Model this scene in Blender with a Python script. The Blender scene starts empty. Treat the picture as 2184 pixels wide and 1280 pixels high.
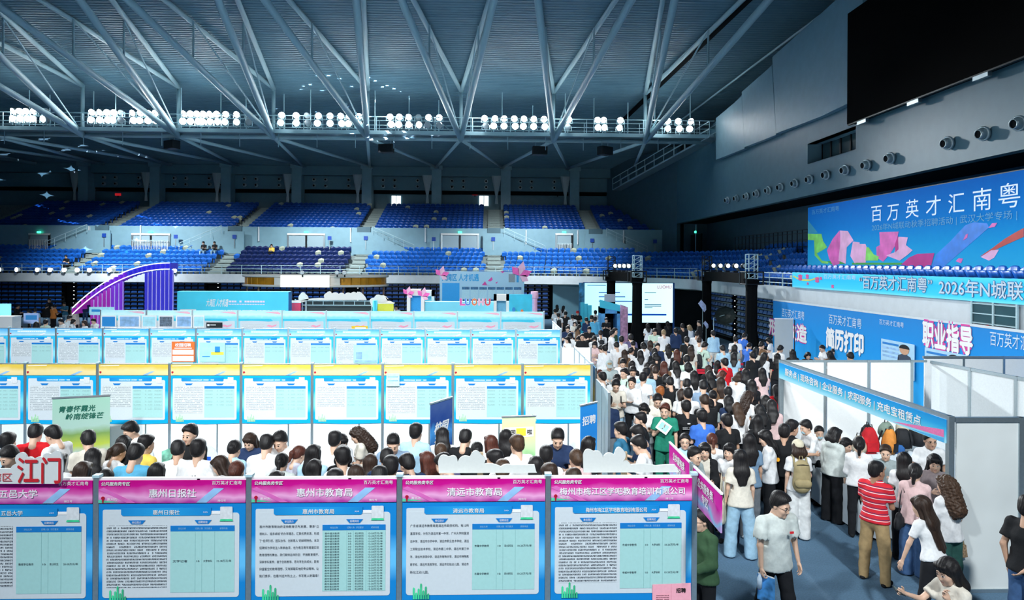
import bpy, bmesh, math, random
import numpy as np
from mathutils import Vector, Matrix
random.seed(7); RNG = np.random.default_rng(7)
SC = bpy.context.scene; COL = SC.collection
# ------------------------------------------------------------------ camera
F = 1456.0; CH = 4.65; YAW = math.radians(1.85); ROLL = math.radians(-0.35)
cam = bpy.data.cameras.new('camera'); cam.lens = 24.0; cam.sensor_width = 36.0; cam.shift_y = -77 / 2184
cam.clip_end = 300
camo = bpy.data.objects.new('camera', cam); COL.objects.link(camo)
camo.location = (0, 0, CH); camo.rotation_euler = (math.radians(90), ROLL, -YAW); SC.camera = camo
# ------------------------------------------------------------------ world + exposure
w = bpy.data.worlds.new('hall_ambient'); SC.world = w; w.use_nodes = True
bg = w.node_tree.nodes['Background']; bg.inputs[0].default_value = (.20, .46, .58, 1); bg.inputs[1].default_value = .062
SC.view_settings.view_transform = 'Standard'; SC.view_settings.look = 'None'
SC.view_settings.exposure = 0.45; SC.view_settings.gamma = 1.0; SC.view_settings.use_curve_mapping = False
# ------------------------------------------------------------------ arena lamps (catwalk floodlight rigs on every side of the hall)
def spot(loc, aim, power, angle=60, blend=.6, size=.5, color=(.93, .98, 1)):
    l = bpy.data.lights.new('spot_beam', 'SPOT'); l.energy = power; l.spot_size = math.radians(angle)
    l.spot_blend = blend; l.shadow_soft_size = size; l.color = color
    o = bpy.data.objects.new('spot_beam', l); COL.objects.link(o); o.location = loc
    o.rotation_euler = (Vector(aim) - Vector(loc)).to_track_quat('-Z', 'Y').to_euler(); return o
for x in (-24, -14, -4, 6):                       # far catwalk, seen in the picture
    spot((x, 47.4, 14.2), (x * .6 + 1, 22, 0), 17000, 75, .7, .6)
for x, q in ((-30, 8500), (-14, 8000), (3, 7000)): spot((x, 52.0, 12.9), (x, 60, 3.5), q, 95, .9, .6)
for x in (-16, -7, 2):                            # near catwalk above and behind the camera
    spot((x, -4, 17), (x * 1.1 - 2, 25, 1.2), 12800, 52, .8, .7)
for x in (-12, 5):
    spot((x, -6, 17), (x * .5 + 2, 10, .5), 11500, 60, .8, .7)
spot((4, -4, 17), (12.5, 23, 1), 6500, 36, .9, .7)  # extra spot, added to brighten the blue service backdrop
for y in (14, 28):                                # left side catwalk
    spot((-30, y, 15), (-3, y + 2, 0), 9000, 60, .8, .7)
for k in range(8):                                # spill of the lamp row onto its own catwalk and the roof
    l = bpy.data.lights.new('lamp_row_spill', 'POINT'); l.energy = 70; l.shadow_soft_size = .35; l.color = (.85, .96, 1)
    o = bpy.data.objects.new('lamp_row_spill', l); COL.objects.link(o); o.location = (-33 + 6.4 * k, 48.4, 15.0)
def star_projector(loc, aim, power, angle, scale, thr):   # stage lamp with a star pattern in its gate
    o = spot(loc, aim, power, angle, .3, .02, (.75, .82, 1)); l = o.data; l.use_nodes = True; n = l.node_tree.nodes; L = l.node_tree.links; em = n['Emission']
    tc = n.new('ShaderNodeTexCoord'); sx = n.new('ShaderNodeSeparateXYZ'); L.new(tc.outputs['Normal'], sx.inputs[0]); cb = n.new('ShaderNodeCombineXYZ')
    for i in (0, 1):
        dv = n.new('ShaderNodeMath'); dv.operation = 'DIVIDE'; L.new(sx.outputs[i], dv.inputs[0]); L.new(sx.outputs[2], dv.inputs[1]); L.new(dv.outputs[0], cb.inputs[i])
    vo = n.new('ShaderNodeTexVoronoi'); vo.voronoi_dimensions = '2D'; vo.distance = 'MINKOWSKI'; vo.inputs['Exponent'].default_value = .55; vo.inputs['Scale'].default_value = scale
    L.new(cb.outputs[0], vo.inputs['Vector']); lt = n.new('ShaderNodeMath'); lt.operation = 'LESS_THAN'; lt.inputs[1].default_value = thr; L.new(vo.outputs['Distance'], lt.inputs[0]); L.new(lt.outputs[0], em.inputs['Strength'])
star_projector((7.2, 41.0, 5.7), (-10.8, 51.0, 17.3), 260000, 17, 24, .17); star_projector((7.2, 40.6, 5.7), (-46, 68, 11.5), 330000, 13, 24, .17)
# ------------------------------------------------------------------ pixel -> world (frame of 2184 x 1280)
_R = Matrix.Rotation(-YAW, 3, 'Z') @ Matrix.Rotation(ROLL, 3, 'Y')
_r, _u, _f = _R @ Vector((1, 0, 0)), _R @ Vector((0, 0, 1)), _R @ Vector((0, 1, 0)); _C = Vector((0, 0, CH))
def ray(px, py): return _f + _r * ((px - 1092) / F) - _u * ((py - 563) / F)
def onZ(px, py, z): d = ray(px, py); return _C + d * ((z - CH) / d.z)
def onY(px, py, y): d = ray(px, py); return _C + d * (y / d.y)
def onX(px, py, x): d = ray(px, py); return _C + d * (x / d.x)
# ------------------------------------------------------------------ materials
MATS = {}
def mat(name, col=(.5, .5, .5), rough=.6, metal=0, var=.08, scale=30, bump=0, emit=0, spec=.4):
    if name in MATS: return MATS[name]
    m = bpy.data.materials.new(name); MATS[name] = m; m.use_nodes = True; nt = m.node_tree; n = nt.nodes; L = nt.links
    b = n['Principled BSDF']; b.inputs['Roughness'].default_value = rough; b.inputs['Metallic'].default_value = metal
    b.inputs['Specular IOR Level'].default_value = spec
    tc = n.new('ShaderNodeTexCoord'); no = n.new('ShaderNodeTexNoise'); no.inputs['Scale'].default_value = scale
    no.inputs['Detail'].default_value = 2
    L.new(tc.outputs['Object'], no.inputs['Vector'])
    r = n.new('ShaderNodeValToRGB'); L.new(no.outputs['Fac'], r.inputs['Fac'])
    r.color_ramp.elements[0].position = .3; r.color_ramp.elements[1].position = .7
    r.color_ramp.elements[0].color = [c * (1 - var) for c in col[:3]] + [1]
    r.color_ramp.elements[1].color = [min(1, c * (1 + var)) for c in col[:3]] + [1]
    L.new(r.outputs[0], b.inputs['Base Color'])
    if bump:
        bu = n.new('ShaderNodeBump'); bu.inputs['Strength'].default_value = bump; bu.inputs['Distance'].default_value = .02
        L.new(no.outputs['Fac'], bu.inputs['Height']); L.new(bu.outputs[0], b.inputs['Normal'])
    if emit:
        L.new(r.outputs[0], b.inputs['Emission Color']); b.inputs['Emission Strength'].default_value = emit
        if emit > 1: m.cycles.emission_sampling = 'NONE'
    return m
def ramp_mat(name, stops, axis='Z', lo=0, hi=1, rough=.5, emit=0, wob=0):
    """printed vertical / horizontal colour run on a sheet (object space)"""
    if name in MATS: return MATS[name]
    m = bpy.data.materials.new(name); MATS[name] = m; m.use_nodes = True; nt = m.node_tree; n = nt.nodes; L = nt.links
    b = n['Principled BSDF']; b.inputs['Roughness'].default_value = max(rough, .8); b.inputs['Specular IOR Level'].default_value = .08
    tc = n.new('ShaderNodeTexCoord'); sx = n.new('ShaderNodeSeparateXYZ'); L.new(tc.outputs['Object'], sx.inputs[0])
    mr = n.new('ShaderNodeMapRange'); mr.inputs[1].default_value = lo + wob / 2; mr.inputs[2].default_value = hi + wob / 2
    src = sx.outputs[axis]
    if wob:
        no = n.new('ShaderNodeTexNoise'); no.inputs['Scale'].default_value = 4; L.new(tc.outputs['Object'], no.inputs['Vector'])
        ma = n.new('ShaderNodeMath'); ma.operation = 'MULTIPLY_ADD'; L.new(no.outputs['Fac'], ma.inputs[0])
        ma.inputs[1].default_value = wob; L.new(src, ma.inputs[2]); src = ma.outputs[0]
    L.new(src, mr.inputs[0])
    r = n.new('ShaderNodeValToRGB'); L.new(mr.outputs[0], r.inputs['Fac']); e = r.color_ramp.elements
    while len(e) < len(stops): e.new(.5)
    for i, (p, c) in enumerate(stops): e[i].position = p; e[i].color = tuple(c) + (1,)
    L.new(r.outputs[0], b.inputs['Base Color'])
    if emit: L.new(r.outputs[0], b.inputs['Emission Color']); b.inputs['Emission Strength'].default_value = emit
    return m
def print_mat(name, paper, ink, line=.03, char=.02, dens=.55, rough=.6, emit=0):
    """small print too fine to read: rows of ink blocks on paper (object XZ)"""
    if name in MATS: return MATS[name]
    m = bpy.data.materials.new(name); MATS[name] = m; m.use_nodes = True; nt = m.node_tree; n = nt.nodes; L = nt.links
    b = n['Principled BSDF']; b.inputs['Roughness'].default_value = max(rough, .8); b.inputs['Specular IOR Level'].default_value = .08
    tc = n.new('ShaderNodeTexCoord'); sx = n.new('ShaderNodeSeparateXYZ'); L.new(tc.outputs['Object'], sx.inputs[0])
    def mth(op, a, bv=None):
        k = n.new('ShaderNodeMath'); k.operation = op
        for i, v in enumerate((a, bv)):
            if v is None: continue
            if isinstance(v, (int, float)): k.inputs[i].default_value = v
            else: L.new(v, k.inputs[i])
        return k.outputs[0]
    rowv = mth('DIVIDE', sx.outputs['Z'], line); row = mth('FLOOR', rowv); fr = mth('FRACT', rowv)
    inrow = mth('MULTIPLY', mth('GREATER_THAN', fr, .2), mth('LESS_THAN', fr, .78))
    colv = mth('DIVIDE', sx.outputs['X'], char)
    cb = n.new('ShaderNodeCombineXYZ'); L.new(mth('FLOOR', colv), cb.inputs[0]); L.new(row, cb.inputs[1])
    wn = n.new('ShaderNodeTexWhiteNoise'); wn.noise_dimensions = '2D'; L.new(cb.outputs[0], wn.inputs['Vector'])
    no = n.new('ShaderNodeTexNoise'); no.inputs['Scale'].default_value = 2.6 / char; no.inputs['Detail'].default_value = 2
    L.new(tc.outputs['Object'], no.inputs['Vector'])
    fc = mth('FRACT', colv); inrow = mth('MULTIPLY', inrow, mth('MULTIPLY', mth('GREATER_THAN', fc, .1), mth('LESS_THAN', fc, .92)))
    ink_on = mth('MULTIPLY', mth('MULTIPLY', inrow, mth('LESS_THAN', wn.outputs[0], .93)), mth('GREATER_THAN', no.outputs['Fac'], 1 - dens))
    mx = n.new('ShaderNodeMix'); mx.data_type = 'RGBA'; L.new(ink_on, mx.inputs[0])
    mx.inputs[6].default_value = tuple(paper) + (1,); mx.inputs[7].default_value = tuple(ink) + (1,)
    L.new(mx.outputs[2], b.inputs['Base Color'])
    if emit: L.new(mx.outputs[2], b.inputs['Emission Color']); b.inputs['Emission Strength'].default_value = emit
    return m
# ------------------------------------------------------------------ objects
def props(o, label=None, cat=None, group=None, kind=None):
    if label: o['label'] = label
    if cat: o['category'] = cat
    if group: o['group'] = group
    if kind: o['kind'] = kind
    return o
def thing(name, label, cat, loc=(0, 0, 0), rz=0, group=None):
    o = bpy.data.objects.new(name, None); COL.objects.link(o); o.empty_display_size = .1
    o.location = loc; o.rotation_euler = (0, 0, rz); return props(o, label, cat, group)
def link(name, me, parent=None, loc=None, mtx=None):
    o = bpy.data.objects.new(name, me); COL.objects.link(o)
    if parent: o.parent = parent
    if loc is not None: o.location = loc
    if mtx is not None: o.matrix_local = mtx
    return o
class MB:
    def __init__(s): s.v = []; s.f = []; s.mi = []; s.cur = 0
    def add(s, vs, fs):
        k = len(s.v); s.v += [tuple(v) for v in vs]
        for f in fs: s.f.append([i + k for i in f]); s.mi.append(s.cur)
        return s
    def box(s, x0, x1, y0, y1, z0, z1):
        return s.add([(x0, y0, z0), (x1, y0, z0), (x1, y1, z0), (x0, y1, z0), (x0, y0, z1), (x1, y0, z1), (x1, y1, z1), (x0, y1, z1)],
                     [(0, 3, 2, 1), (4, 5, 6, 7), (0, 1, 5, 4), (1, 2, 6, 5), (2, 3, 7, 6), (3, 0, 4, 7)])
    def cbox(s, c, d): return s.box(c[0] - d[0] / 2, c[0] + d[0] / 2, c[1] - d[1] / 2, c[1] + d[1] / 2, c[2] - d[2] / 2, c[2] + d[2] / 2)
    def quad(s, a, b, c, d): return s.add([a, b, c, d], [(0, 1, 2, 3)])
    def prism(s, pts, d):
        """polygon pts extruded by vector d"""
        n = len(pts); d = Vector(d); A = [Vector(p) for p in pts]; B = [p + d for p in A]
        return s.add(A + B, [tuple(range(n))[::-1], tuple(range(n, 2 * n))] + [(i, (i + 1) % n, n + (i + 1) % n, n + i) for i in range(n)])
    def plate(s, pts, y, t=.004):
        """flat piece in XZ facing -Y: pts (x, z)"""
        return s.prism([(x, y, z) for x, z in pts], (0, t, 0))
    def tube(s, pts, r, n=8, cap=True):
        P = [Vector(p) for p in pts]; R = r if isinstance(r, (list, tuple)) else [r] * len(P); vs = []; ref = None
        for i, p in enumerate(P):
            t = (P[min(i + 1, len(P) - 1)] - P[max(i - 1, 0)]).normalized()
            if ref is None: ref = Vector((0, 0, 1)) if abs(t.z) < .9 else Vector((1, 0, 0))
            a = t.cross(ref).normalized(); b = t.cross(a); ref = -b if False else ref
            vs += [p + (a * math.cos(q) + b * math.sin(q)) * R[i] for q in [2 * math.pi * j / n for j in range(n)]]
        fs = [(i * n + j, i * n + (j + 1) % n, (i + 1) * n + (j + 1) % n, (i + 1) * n + j) for i in range(len(P) - 1) for j in range(n)]
        if cap: fs += [tuple(range(n))[::-1], tuple(range((len(P) - 1) * n, len(P) * n))]
        return s.add(vs, fs)
    def lathe(s, prof, n=16, org=(0, 0, 0), axis='Z'):
        vs = []
        for r, h in prof:
            for j in range(n):
                q = 2 * math.pi * j / n; c, d = r * math.cos(q), r * math.sin(q)
                p = (c, d, h) if axis == 'Z' else ((c, h, d) if axis == 'Y' else (h, c, d))
                vs.append((p[0] + org[0], p[1] + org[1], p[2] + org[2]))
        m = len(prof)
        return s.add(vs, [(i * n + j, i * n + (j + 1) % n, (i + 1) * n + (j + 1) % n, (i + 1) * n + j) for i in range(m - 1) for j in range(n)])
    def mesh(s, name, *ms, smooth=False):
        me = bpy.data.meshes.new(name); me.from_pydata(s.v, [], s.f)
        for m in ms: me.materials.append(m)
        if len(ms) > 1: me.polygons.foreach_set('material_index', s.mi)
        if smooth: me.polygons.foreach_set('use_smooth', [True] * len(s.f))
        b = bmesh.new(); b.from_mesh(me); bmesh.ops.recalc_face_normals(b, faces=b.faces); b.to_mesh(me); b.free()
        return me
    def build(s, name, m, parent=None, smooth=False, loc=None):
        ms = m if isinstance(m, (list, tuple)) else [m]
        return link(name, s.mesh(name, *ms, smooth=smooth), parent, loc)
def rrect(x0, x1, z0, z1, r, n=4):
    pts = []
    for cx, cz, a0 in ((x1 - r, z1 - r, 0), (x0 + r, z1 - r, 90), (x0 + r, z0 + r, 180), (x1 - r, z0 + r, 270)):
        for k in range(n + 1):
            a = math.radians(a0 + 90 * k / n); pts.append((cx + r * math.cos(a), cz + r * math.sin(a)))
    return pts
_TXT = {}; TMP = bpy.data.scenes.new('lettering_work')
def text_mesh(s, bold=0, shear=0, spacing=1.0):
    k = (s, bold, shear, spacing)
    if k in _TXT: return _TXT[k]
    c = bpy.data.curves.new('lettering', 'FONT'); c.body = s; c.size = 1; c.resolution_u = 2; c.shear = shear
    c.align_x = 'CENTER'; c.space_character = spacing
    o = bpy.data.objects.new('lettering', c); TMP.collection.objects.link(o)
    vl = TMP.view_layers[0]; vl.update(); me = bpy.data.meshes.new_from_object(o.evaluated_get(vl.depsgraph))
    bpy.data.objects.remove(o); bpy.data.curves.remove(c)
    V = np.zeros(len(me.vertices) * 3); me.vertices.foreach_get('co', V); V = V.reshape(-1, 3)
    Fs = [tuple(p.vertices) for p in me.polygons]; bpy.data.meshes.remove(me)
    if bold:          # heavier strokes: the glyph laid over itself with small shifts
        n = len(V); V0, F0 = V, Fs; V = []; Fs = []
        for q, (dx, dz) in enumerate(((-1, 0), (1, 0), (0, -1), (0, 1))):
            V.append(V0 + np.array([dx * bold, dz * bold, .0015 * q])); Fs += [tuple(i + q * n for i in f) for f in F0]
        V = np.concatenate(V)
    _TXT[k] = (V, Fs); return _TXT[k]
def text(s, x, y, z, size, m, parent, width=None, bold=0, shear=0, spacing=1.0, name='lettering', up=None, right=None, height=None):
    """lettering facing -Y, centred on x, baseline-centred on z; right/up give another plane"""
    V, Fs = text_mesh(s, bold, shear, spacing); W = V[:, 0].max() - V[:, 0].min()
    cx = (V[:, 0].max() + V[:, 0].min()) / 2; sx = (width / W) if width else size; sz = height or size
    r = Vector(right or (1, 0, 0)); u = Vector(up or (0, 0, 1)); o = Vector((x, y, z))
    nrm = r.cross(u); vs = [o + r * ((v[0] - cx) * sx) + u * ((v[1] - .38) * sz) + nrm * v[2] for v in V]
    me = bpy.data.meshes.new('lettering'); me.from_pydata(vs, [], Fs); me.materials.append(m)
    return link(name, me, parent)
def copy_tree(o, parent=None):
    c = o.copy(); COL.objects.link(c); c.parent = parent
    for ch in [k for k in bpy.data.objects if k.parent == o]: copy_tree(ch, c)
    return c
def fast_copy(root, kids, loc, rz=0, **pr):
    r = root.copy(); COL.objects.link(r); r.location = loc; r.rotation_euler = (0, 0, rz)
    for k, v in pr.items(): r[k] = v
    for k in kids: c = k.copy(); COL.objects.link(c); c.parent = r
    return r
ORD = ['first', 'second', 'third', 'fourth', 'fifth', 'sixth', 'seventh', 'eighth', 'ninth', 'tenth', 'eleventh', 'twelfth', 'thirteenth', 'fourteenth', 'fifteenth', 'sixteenth', 'seventeenth', 'eighteenth', 'nineteenth', 'twentieth']
_T = ['', '', 'twenty', 'thirty', 'forty', 'fifty', 'sixty', 'seventy', 'eighty', 'ninety', 'hundred']
def ordinal(n):
    if n <= 20: return ORD[n - 1]
    return (_T[n // 10][:-1] + 'ieth') if n % 10 == 0 and n < 100 else (_T[min(10, n // 10)] + '-' + ORD[n % 10 - 1])
WHITE = mat('white_board', (.80, .82, .82), .55, var=.02); ALU = mat('aluminium', (.42, .50, .54), .35, .8, .05)
PRINTW = mat('print_white', (.86, .86, .86), .5, var=.02); BLACK = mat('black_cloth', (.004, .005, .006), .95, var=.2, spec=.08)
DARKM = mat('black_metal', (.02, .024, .028), .4, .6); STEEL = mat('painted_steel', (.40, .58, .64), .5, 0, .06)
BLUEINK = mat('print_blue', (.02, .25, .62), .5, var=.04); REDINK = mat('print_red', (.62, .02, .03), .5, var=.04)
# ================================================================== the hall
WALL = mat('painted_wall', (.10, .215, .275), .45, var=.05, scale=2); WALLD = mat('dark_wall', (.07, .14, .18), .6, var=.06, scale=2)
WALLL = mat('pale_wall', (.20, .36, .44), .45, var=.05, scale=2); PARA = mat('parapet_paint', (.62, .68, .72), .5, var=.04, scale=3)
CONC = mat('grey_concrete', (.20, .25, .25), .8, var=.15, scale=6); VOID = mat('recess_shade', (.004, .006, .008), .9, spec=.1)  # VOID: near-black colour standing in for shade inside recesses and openings
CARPET = mat('blue_carpet', (.085, .165, .255), .9, var=.14, scale=40, bump=.3); CEIL = mat('ribbed_sheet', (.15, .275, .345), .5, 0, .05, 1.5)
def struct(name, mb, m, parent=None, label=None, cat=None, smooth=False):
    o = mb.build(name, m, parent, smooth)
    if parent is None: props(o, label, cat, kind='structure')
    return o
def sbox(name, m, *a, label=None, cat=None): return struct(name, MB().box(*a), m, label=label, cat=cat)
sbox('floor', CARPET, -52, 24, -12, 74, -.2, 0, label='blue grey carpet floor of the sports hall', cat='floor')
def roofz(y): return 17.5 + (50 - y) * .128
mb = MB(); ys = []; y = -12.0
while y < 73:
    ys += [(y, 0), (y + .16, 0), (y + .18, -.03), (y + .26, -.03)]; y += .28
P = [(x, yy, roofz(yy) + dz) for x in (-52, 24) for yy, dz in ys]; n = len(ys)
mb.add(P, [(i, i + 1, n + i + 1, n + i) for i in range(n - 1)])
struct('ceiling', mb, CEIL, label='ribbed metal sheet ceiling sloping over the hall', cat='ceiling')
mb = MB(); mb.prism([(10.6, 57, roofz(57) - .1), (11.0, 57, roofz(57) - .1), (15.2, 30, roofz(30) - .1), (14.7, 30, roofz(30) - .1)], (0, 0, -.06))
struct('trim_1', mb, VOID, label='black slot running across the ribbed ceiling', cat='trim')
struct('trim_2', MB().tube([(15.4, 56, roofz(56) - .35), (18.6, 37, roofz(37) - .35), (20.5, 26, roofz(26) - .35)], .07), STEEL, label='pale pipe along the right edge of the ceiling', cat='trim')
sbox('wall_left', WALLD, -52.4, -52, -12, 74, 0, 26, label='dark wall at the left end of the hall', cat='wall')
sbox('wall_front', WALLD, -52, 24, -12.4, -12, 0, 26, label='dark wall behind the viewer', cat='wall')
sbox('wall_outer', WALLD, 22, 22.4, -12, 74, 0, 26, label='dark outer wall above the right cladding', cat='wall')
# back wall: upper wall, nozzle band, dark slot, beam
sbox('wall_back', WALL, -52, 24, 73, 73.4, 0, 17, label='blue grey back wall above the upper seats', cat='wall')
mb = MB().box(-52, 12.6, 72.2, 73, 12.35, 13.75); struct('trim_3', mb, WALL, label='wall band carrying the small round air nozzles', cat='trim')
mb = MB().box(-52, 12.6, 71.4, 73, 13.75, 14.7); struct('trim_4', mb, WALL, label='long beam under the ceiling at the back', cat='trim')
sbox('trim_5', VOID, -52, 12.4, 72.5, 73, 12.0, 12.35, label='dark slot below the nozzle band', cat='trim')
colx = [-41.6 + 7.2 * k for k in range(8)]
for i, x in enumerate(colx):
    mb = MB().box(x - .5, x + .5, 71.1, 72.4, 9.6, 14.9).box(x - .62, x + .62, 71.0, 72.4, 14.4, 14.9)
    struct('column_%d' % (i + 1), mb, WALLL, label='square pillar at the back wall, %s from the left' % ORD[i], cat='pillar')
# right wall
W = 16.5
wy1, wy0 = onX(1722, 330, W).y, onX(1826, 300, W).y; wz0, wz1 = onX(1722, 350, W).z, onX(1722, 308, W).z
def wtop(y): return 15.2 + (49.6 - y) * .125
mb = MB()
def wpiece(y0, y1, z0, z1=None):
    a, b = (z1, z1) if z1 else (wtop(y0), wtop(y1))
    mb.prism([(W, y0, z0), (W, y1, z0), (W, y1, b), (W, y0, a)], (.4, 0, 0))
wpiece(-12, wy0, 8.3); wpiece(wy1, 60, 8.3); wpiece(wy0, wy1, 8.3, wz0); wpiece(wy0, wy1, wz1)
struct('wall_right', mb, WALL, label='tall blue grey right wall with air nozzles', cat='wall')
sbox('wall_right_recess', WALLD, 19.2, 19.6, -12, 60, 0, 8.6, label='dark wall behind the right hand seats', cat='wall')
sbox('soffit', VOID, W + .4, 19.4, -12, 60, 8.3, 8.5, label='underside of the right wall overhang with its shade painted black', cat='soffit')  # shade under the overhang is put into the near-black colour
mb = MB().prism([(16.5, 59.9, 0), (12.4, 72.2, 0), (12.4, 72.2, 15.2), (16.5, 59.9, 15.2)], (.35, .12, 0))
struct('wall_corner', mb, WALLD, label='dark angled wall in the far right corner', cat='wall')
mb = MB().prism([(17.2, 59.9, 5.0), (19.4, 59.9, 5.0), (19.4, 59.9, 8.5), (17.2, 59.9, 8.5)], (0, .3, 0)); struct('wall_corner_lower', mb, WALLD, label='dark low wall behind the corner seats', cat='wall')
# window in the right wall
win = thing('window_1', 'dark strip window with mullions set into the right wall', 'window', (0, 0, 0)); win['kind'] = 'structure'
mb = MB().box(W, W + .9, wy1 - .02, wy1, wz0, wz1).box(W, W + .9, wy0, wy0 + .02, wz0, wz1).box(W, W + .9, wy0, wy1, wz0 - .02, wz0).box(W, W + .9, wy0, wy1, wz1, wz1 + .02)
mb.build('window_reveal', WALLL, win); GLASSD = mat('dark_glass', (.03, .07, .085), .12, var=.2, scale=1, spec=.6)
for k in range(5):
    a, b = wy0 + (wy1 - wy0) * k / 5, wy0 + (wy1 - wy0) * (k + 1) / 5
    MB().box(W + .8, W + .82, a + .05, b - .05, wz0, wz1).build('pane', GLASSD, win)
    MB().box(W + .74, W + .84, b - .05, b + .05, wz0, wz1).build('mullion', DARKM, win)
MB().lathe([(0, -.05), (.08, -.03), (.1, .0), (0, .02)], 10, (W + .5, wy0 + .25, wz1 - .5), 'X').build('wall_lamp', mat('lamp_glow', (1, 1, .95), emit=12), win)
# cladding panels, proud of the wall
def cladding(px, label, x=16.18):
    pts = [onX(a, b, x) for a, b in px]
    mb = MB().prism(pts, (.3, 0, 0)); return struct('cladding_panel', mb, WALLL, label=label, cat='wall panel')
cladding([(1527, 252), (1582, 206), (1588, 317), (1527, 341)], 'smallest wall panel beside the end of the lamp catwalk')
cladding([(1582, 196), (1646, 140), (1655, 288), (1588, 314)], 'middle stepped wall panel on the right wall')
cladding([(1647, 122), (1783, 0), (1840, -52), (1840, 205), (1752, 248), (1655, 285)], 'largest stepped wall panel beside the dark screen')
# dark video screen
y1 = onX(1808, 150, 16.1).y; z0, z1 = onX(1808, 265, 16.1).z, onX(1808, 30, 16.1).z
t = thing('video_wall', 'large switched off black video screen on the right wall', 'screen', (16.1, y1, z0))
MB().box(-.02, .35, -22, 0, 0, z1 - z0).build('screen_face', mat('screen_black', (.0012, .0014, .0016), .8, spec=.03), t)
for k in range(6): MB().box(.0, .15, -3.6 * k - 1.5, -3.6 * k - .8, -.20, -.06).build('bracket', ALU, t)
MB().box(.0, .12, -22, 0, -.06, 0).build('lower_rail', DARKM, t)
# big ball nozzles
NZ = mat('nozzle_metal', (.45, .56, .60), .3, .5, .05)
def nozzle_parts(r):
    a = MB().lathe([(r * .95, -.02), (r, -.06), (r * 1.0, -.10), (r * .8, -.12), (r * .78, 0)], 20, axis='X').mesh('collar', NZ, smooth=True)
    b = MB().lathe([(r * .74, 0), (r * .72, -.2), (r * .60, -.30), (r * .52, -.30), (r * .50, -.1), (0, -.08)], 20, axis='X').mesh('jet_barrel', NZ, smooth=True)
    c = MB().lathe([(r * .51, -.285), (0, -.28)], 20, axis='X').mesh('jet_mouth', VOID); return a, b, c
na = nozzle_parts(.25)
for i, (zx, zy) in enumerate([(330, 1260), (387, 1248), (450, 1235), (515, 1218), (588, 1198), (665, 1178), (757, 1153), (850, 1128), (955, 1100), (1075, 1070), (1210, 1038), (1360, 995), (1725, 900), (1950, 840), (2175, 775)]):
    p = onX(1444 + zx * .3388, zy * .3388, W); t = thing('air_nozzle', 'round ball jet air nozzle on right wall, %s from the far end' % ORD[i], 'air nozzle', p, 0, 'air nozzles along the right wall')
    t.location = (W - .05, p.y, p.z); t.rotation_euler = (0, math.radians(-8), math.radians(8))
    for nm, me in zip(('collar', 'jet_barrel', 'jet_mouth'), na): link(nm, me, t)
na = nozzle_parts(.2)
for k, x in enumerate(colx[:-1]):
    for j, (dx) in enumerate((1.55, 2.75, 5.15, 6.3)):
        for zz in (12.72, 13.35):
            t = thing('air_nozzle', 'small round air nozzle in back wall band, %s row, %s from left' % ('lower' if zz < 13 else 'upper', ordinal(k * 4 + j + 1)), 'air nozzle', (x + dx, 72.2, zz), math.radians(90), 'air nozzles along the back wall')
            for nm, me in zip(('collar', 'jet_barrel', 'jet_mouth'), na): link(nm, me, t)
CLOTHG = mat('grey_drape', (.42, .50, .53), .8)
for i, x in enumerate(colx):
    t = thing('tied_drape', 'pale tied drape hanging beside the back pillar, %s from left' % ORD[i], 'drape', (x - .95, 71.3, 10.9), 0, 'tied drapes on the back pillars')
    mb = MB(); n = 14
    for zz, r in ((2.9, .48), (2.2, .36), (1.2, .18), (.75, .1), (.55, .12), (0, .16)):
        mb.v += [((r * (1 + .12 * (j % 2))) * math.cos(6.283 * j / n), r * .5 * math.sin(6.283 * j / n), zz) for j in range(n)]
    for a in range(5): mb.f += [[a * n + j, a * n + (j + 1) % n, (a + 1) * n + (j + 1) % n, (a + 1) * n + j] for j in range(n)]
    mb.mi = [0] * len(mb.f); mb.build('cloth', CLOTHG, t); MB().tube([(-.5, 0, 2.92), (.5, 0, 2.92)], .04, 6).build('rod', STEEL, t)
# ------------------------------------------------------------------ stands along a rounded corner
PATH = [(-52, 57), (4.5, 57), (8.0, 56.0), (10.8, 53.6), (13.0, 50), (14, 46), (14, -12)]
def offset(d):
    out = []
    for i, p in enumerate(PATH):
        ns = []
        for a, b in ((i - 1, i), (i, i + 1)):
            if a < 0 or b >= len(PATH): continue
            dx, dy = PATH[b][0] - PATH[a][0], PATH[b][1] - PATH[a][1]; l = math.hypot(dx, dy); ns.append((-dy / l, dx / l))
        nx, ny = sum(q[0] for q in ns) / len(ns), sum(q[1] for q in ns) / len(ns); m = nx * nx + ny * ny
        out.append((p[0] + nx / m * d, p[1] + ny / m * d))
    return out
def strip(mb, d0, d1, z0, z1):
    A, B = offset(d0), offset(d1); n = len(A)
    vs = [(x, y, z) for z in (z0, z1) for pts in (A, B) for x, y in pts]
    for i in range(n - 1):
        mb.add([vs[i], vs[i + 1], vs[n + i + 1], vs[n + i], vs[2 * n + i], vs[2 * n + i + 1], vs[3 * n + i + 1], vs[3 * n + i]],
               [(0, 3, 2, 1), (4, 5, 6, 7), (0, 1, 5, 4), (1, 2, 6, 5), (2, 3, 7, 6), (3, 0, 4, 7)])
    return mb
struct('parapet_wall', strip(MB(), 0, .25, 2.98, 3.66), PARA, label='pale parapet along the front of the lower stand', cat='parapet')
mb = MB(); DR, RISE, NR = .85, .36, 6
for i in range(NR): strip(mb, .25 + DR * i, .25 + DR * (i + 1) + .001, 2.9, 3.5 + RISE * i)
struct('lower_stand_steps', mb, CONC, label='concrete steps of the lower stand', cat='stand')
struct('undercroft_wall', strip(MB(), 1.3, 1.5, 0, 3.0), VOID, label='wall painted as dark shade behind the folded seating below the stand', cat='wall')  # darkness of the recess put into the wall's own colour
UY, UZ, UR, UD, UN = 62.4, 7.15, .285, .78, 11
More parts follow.
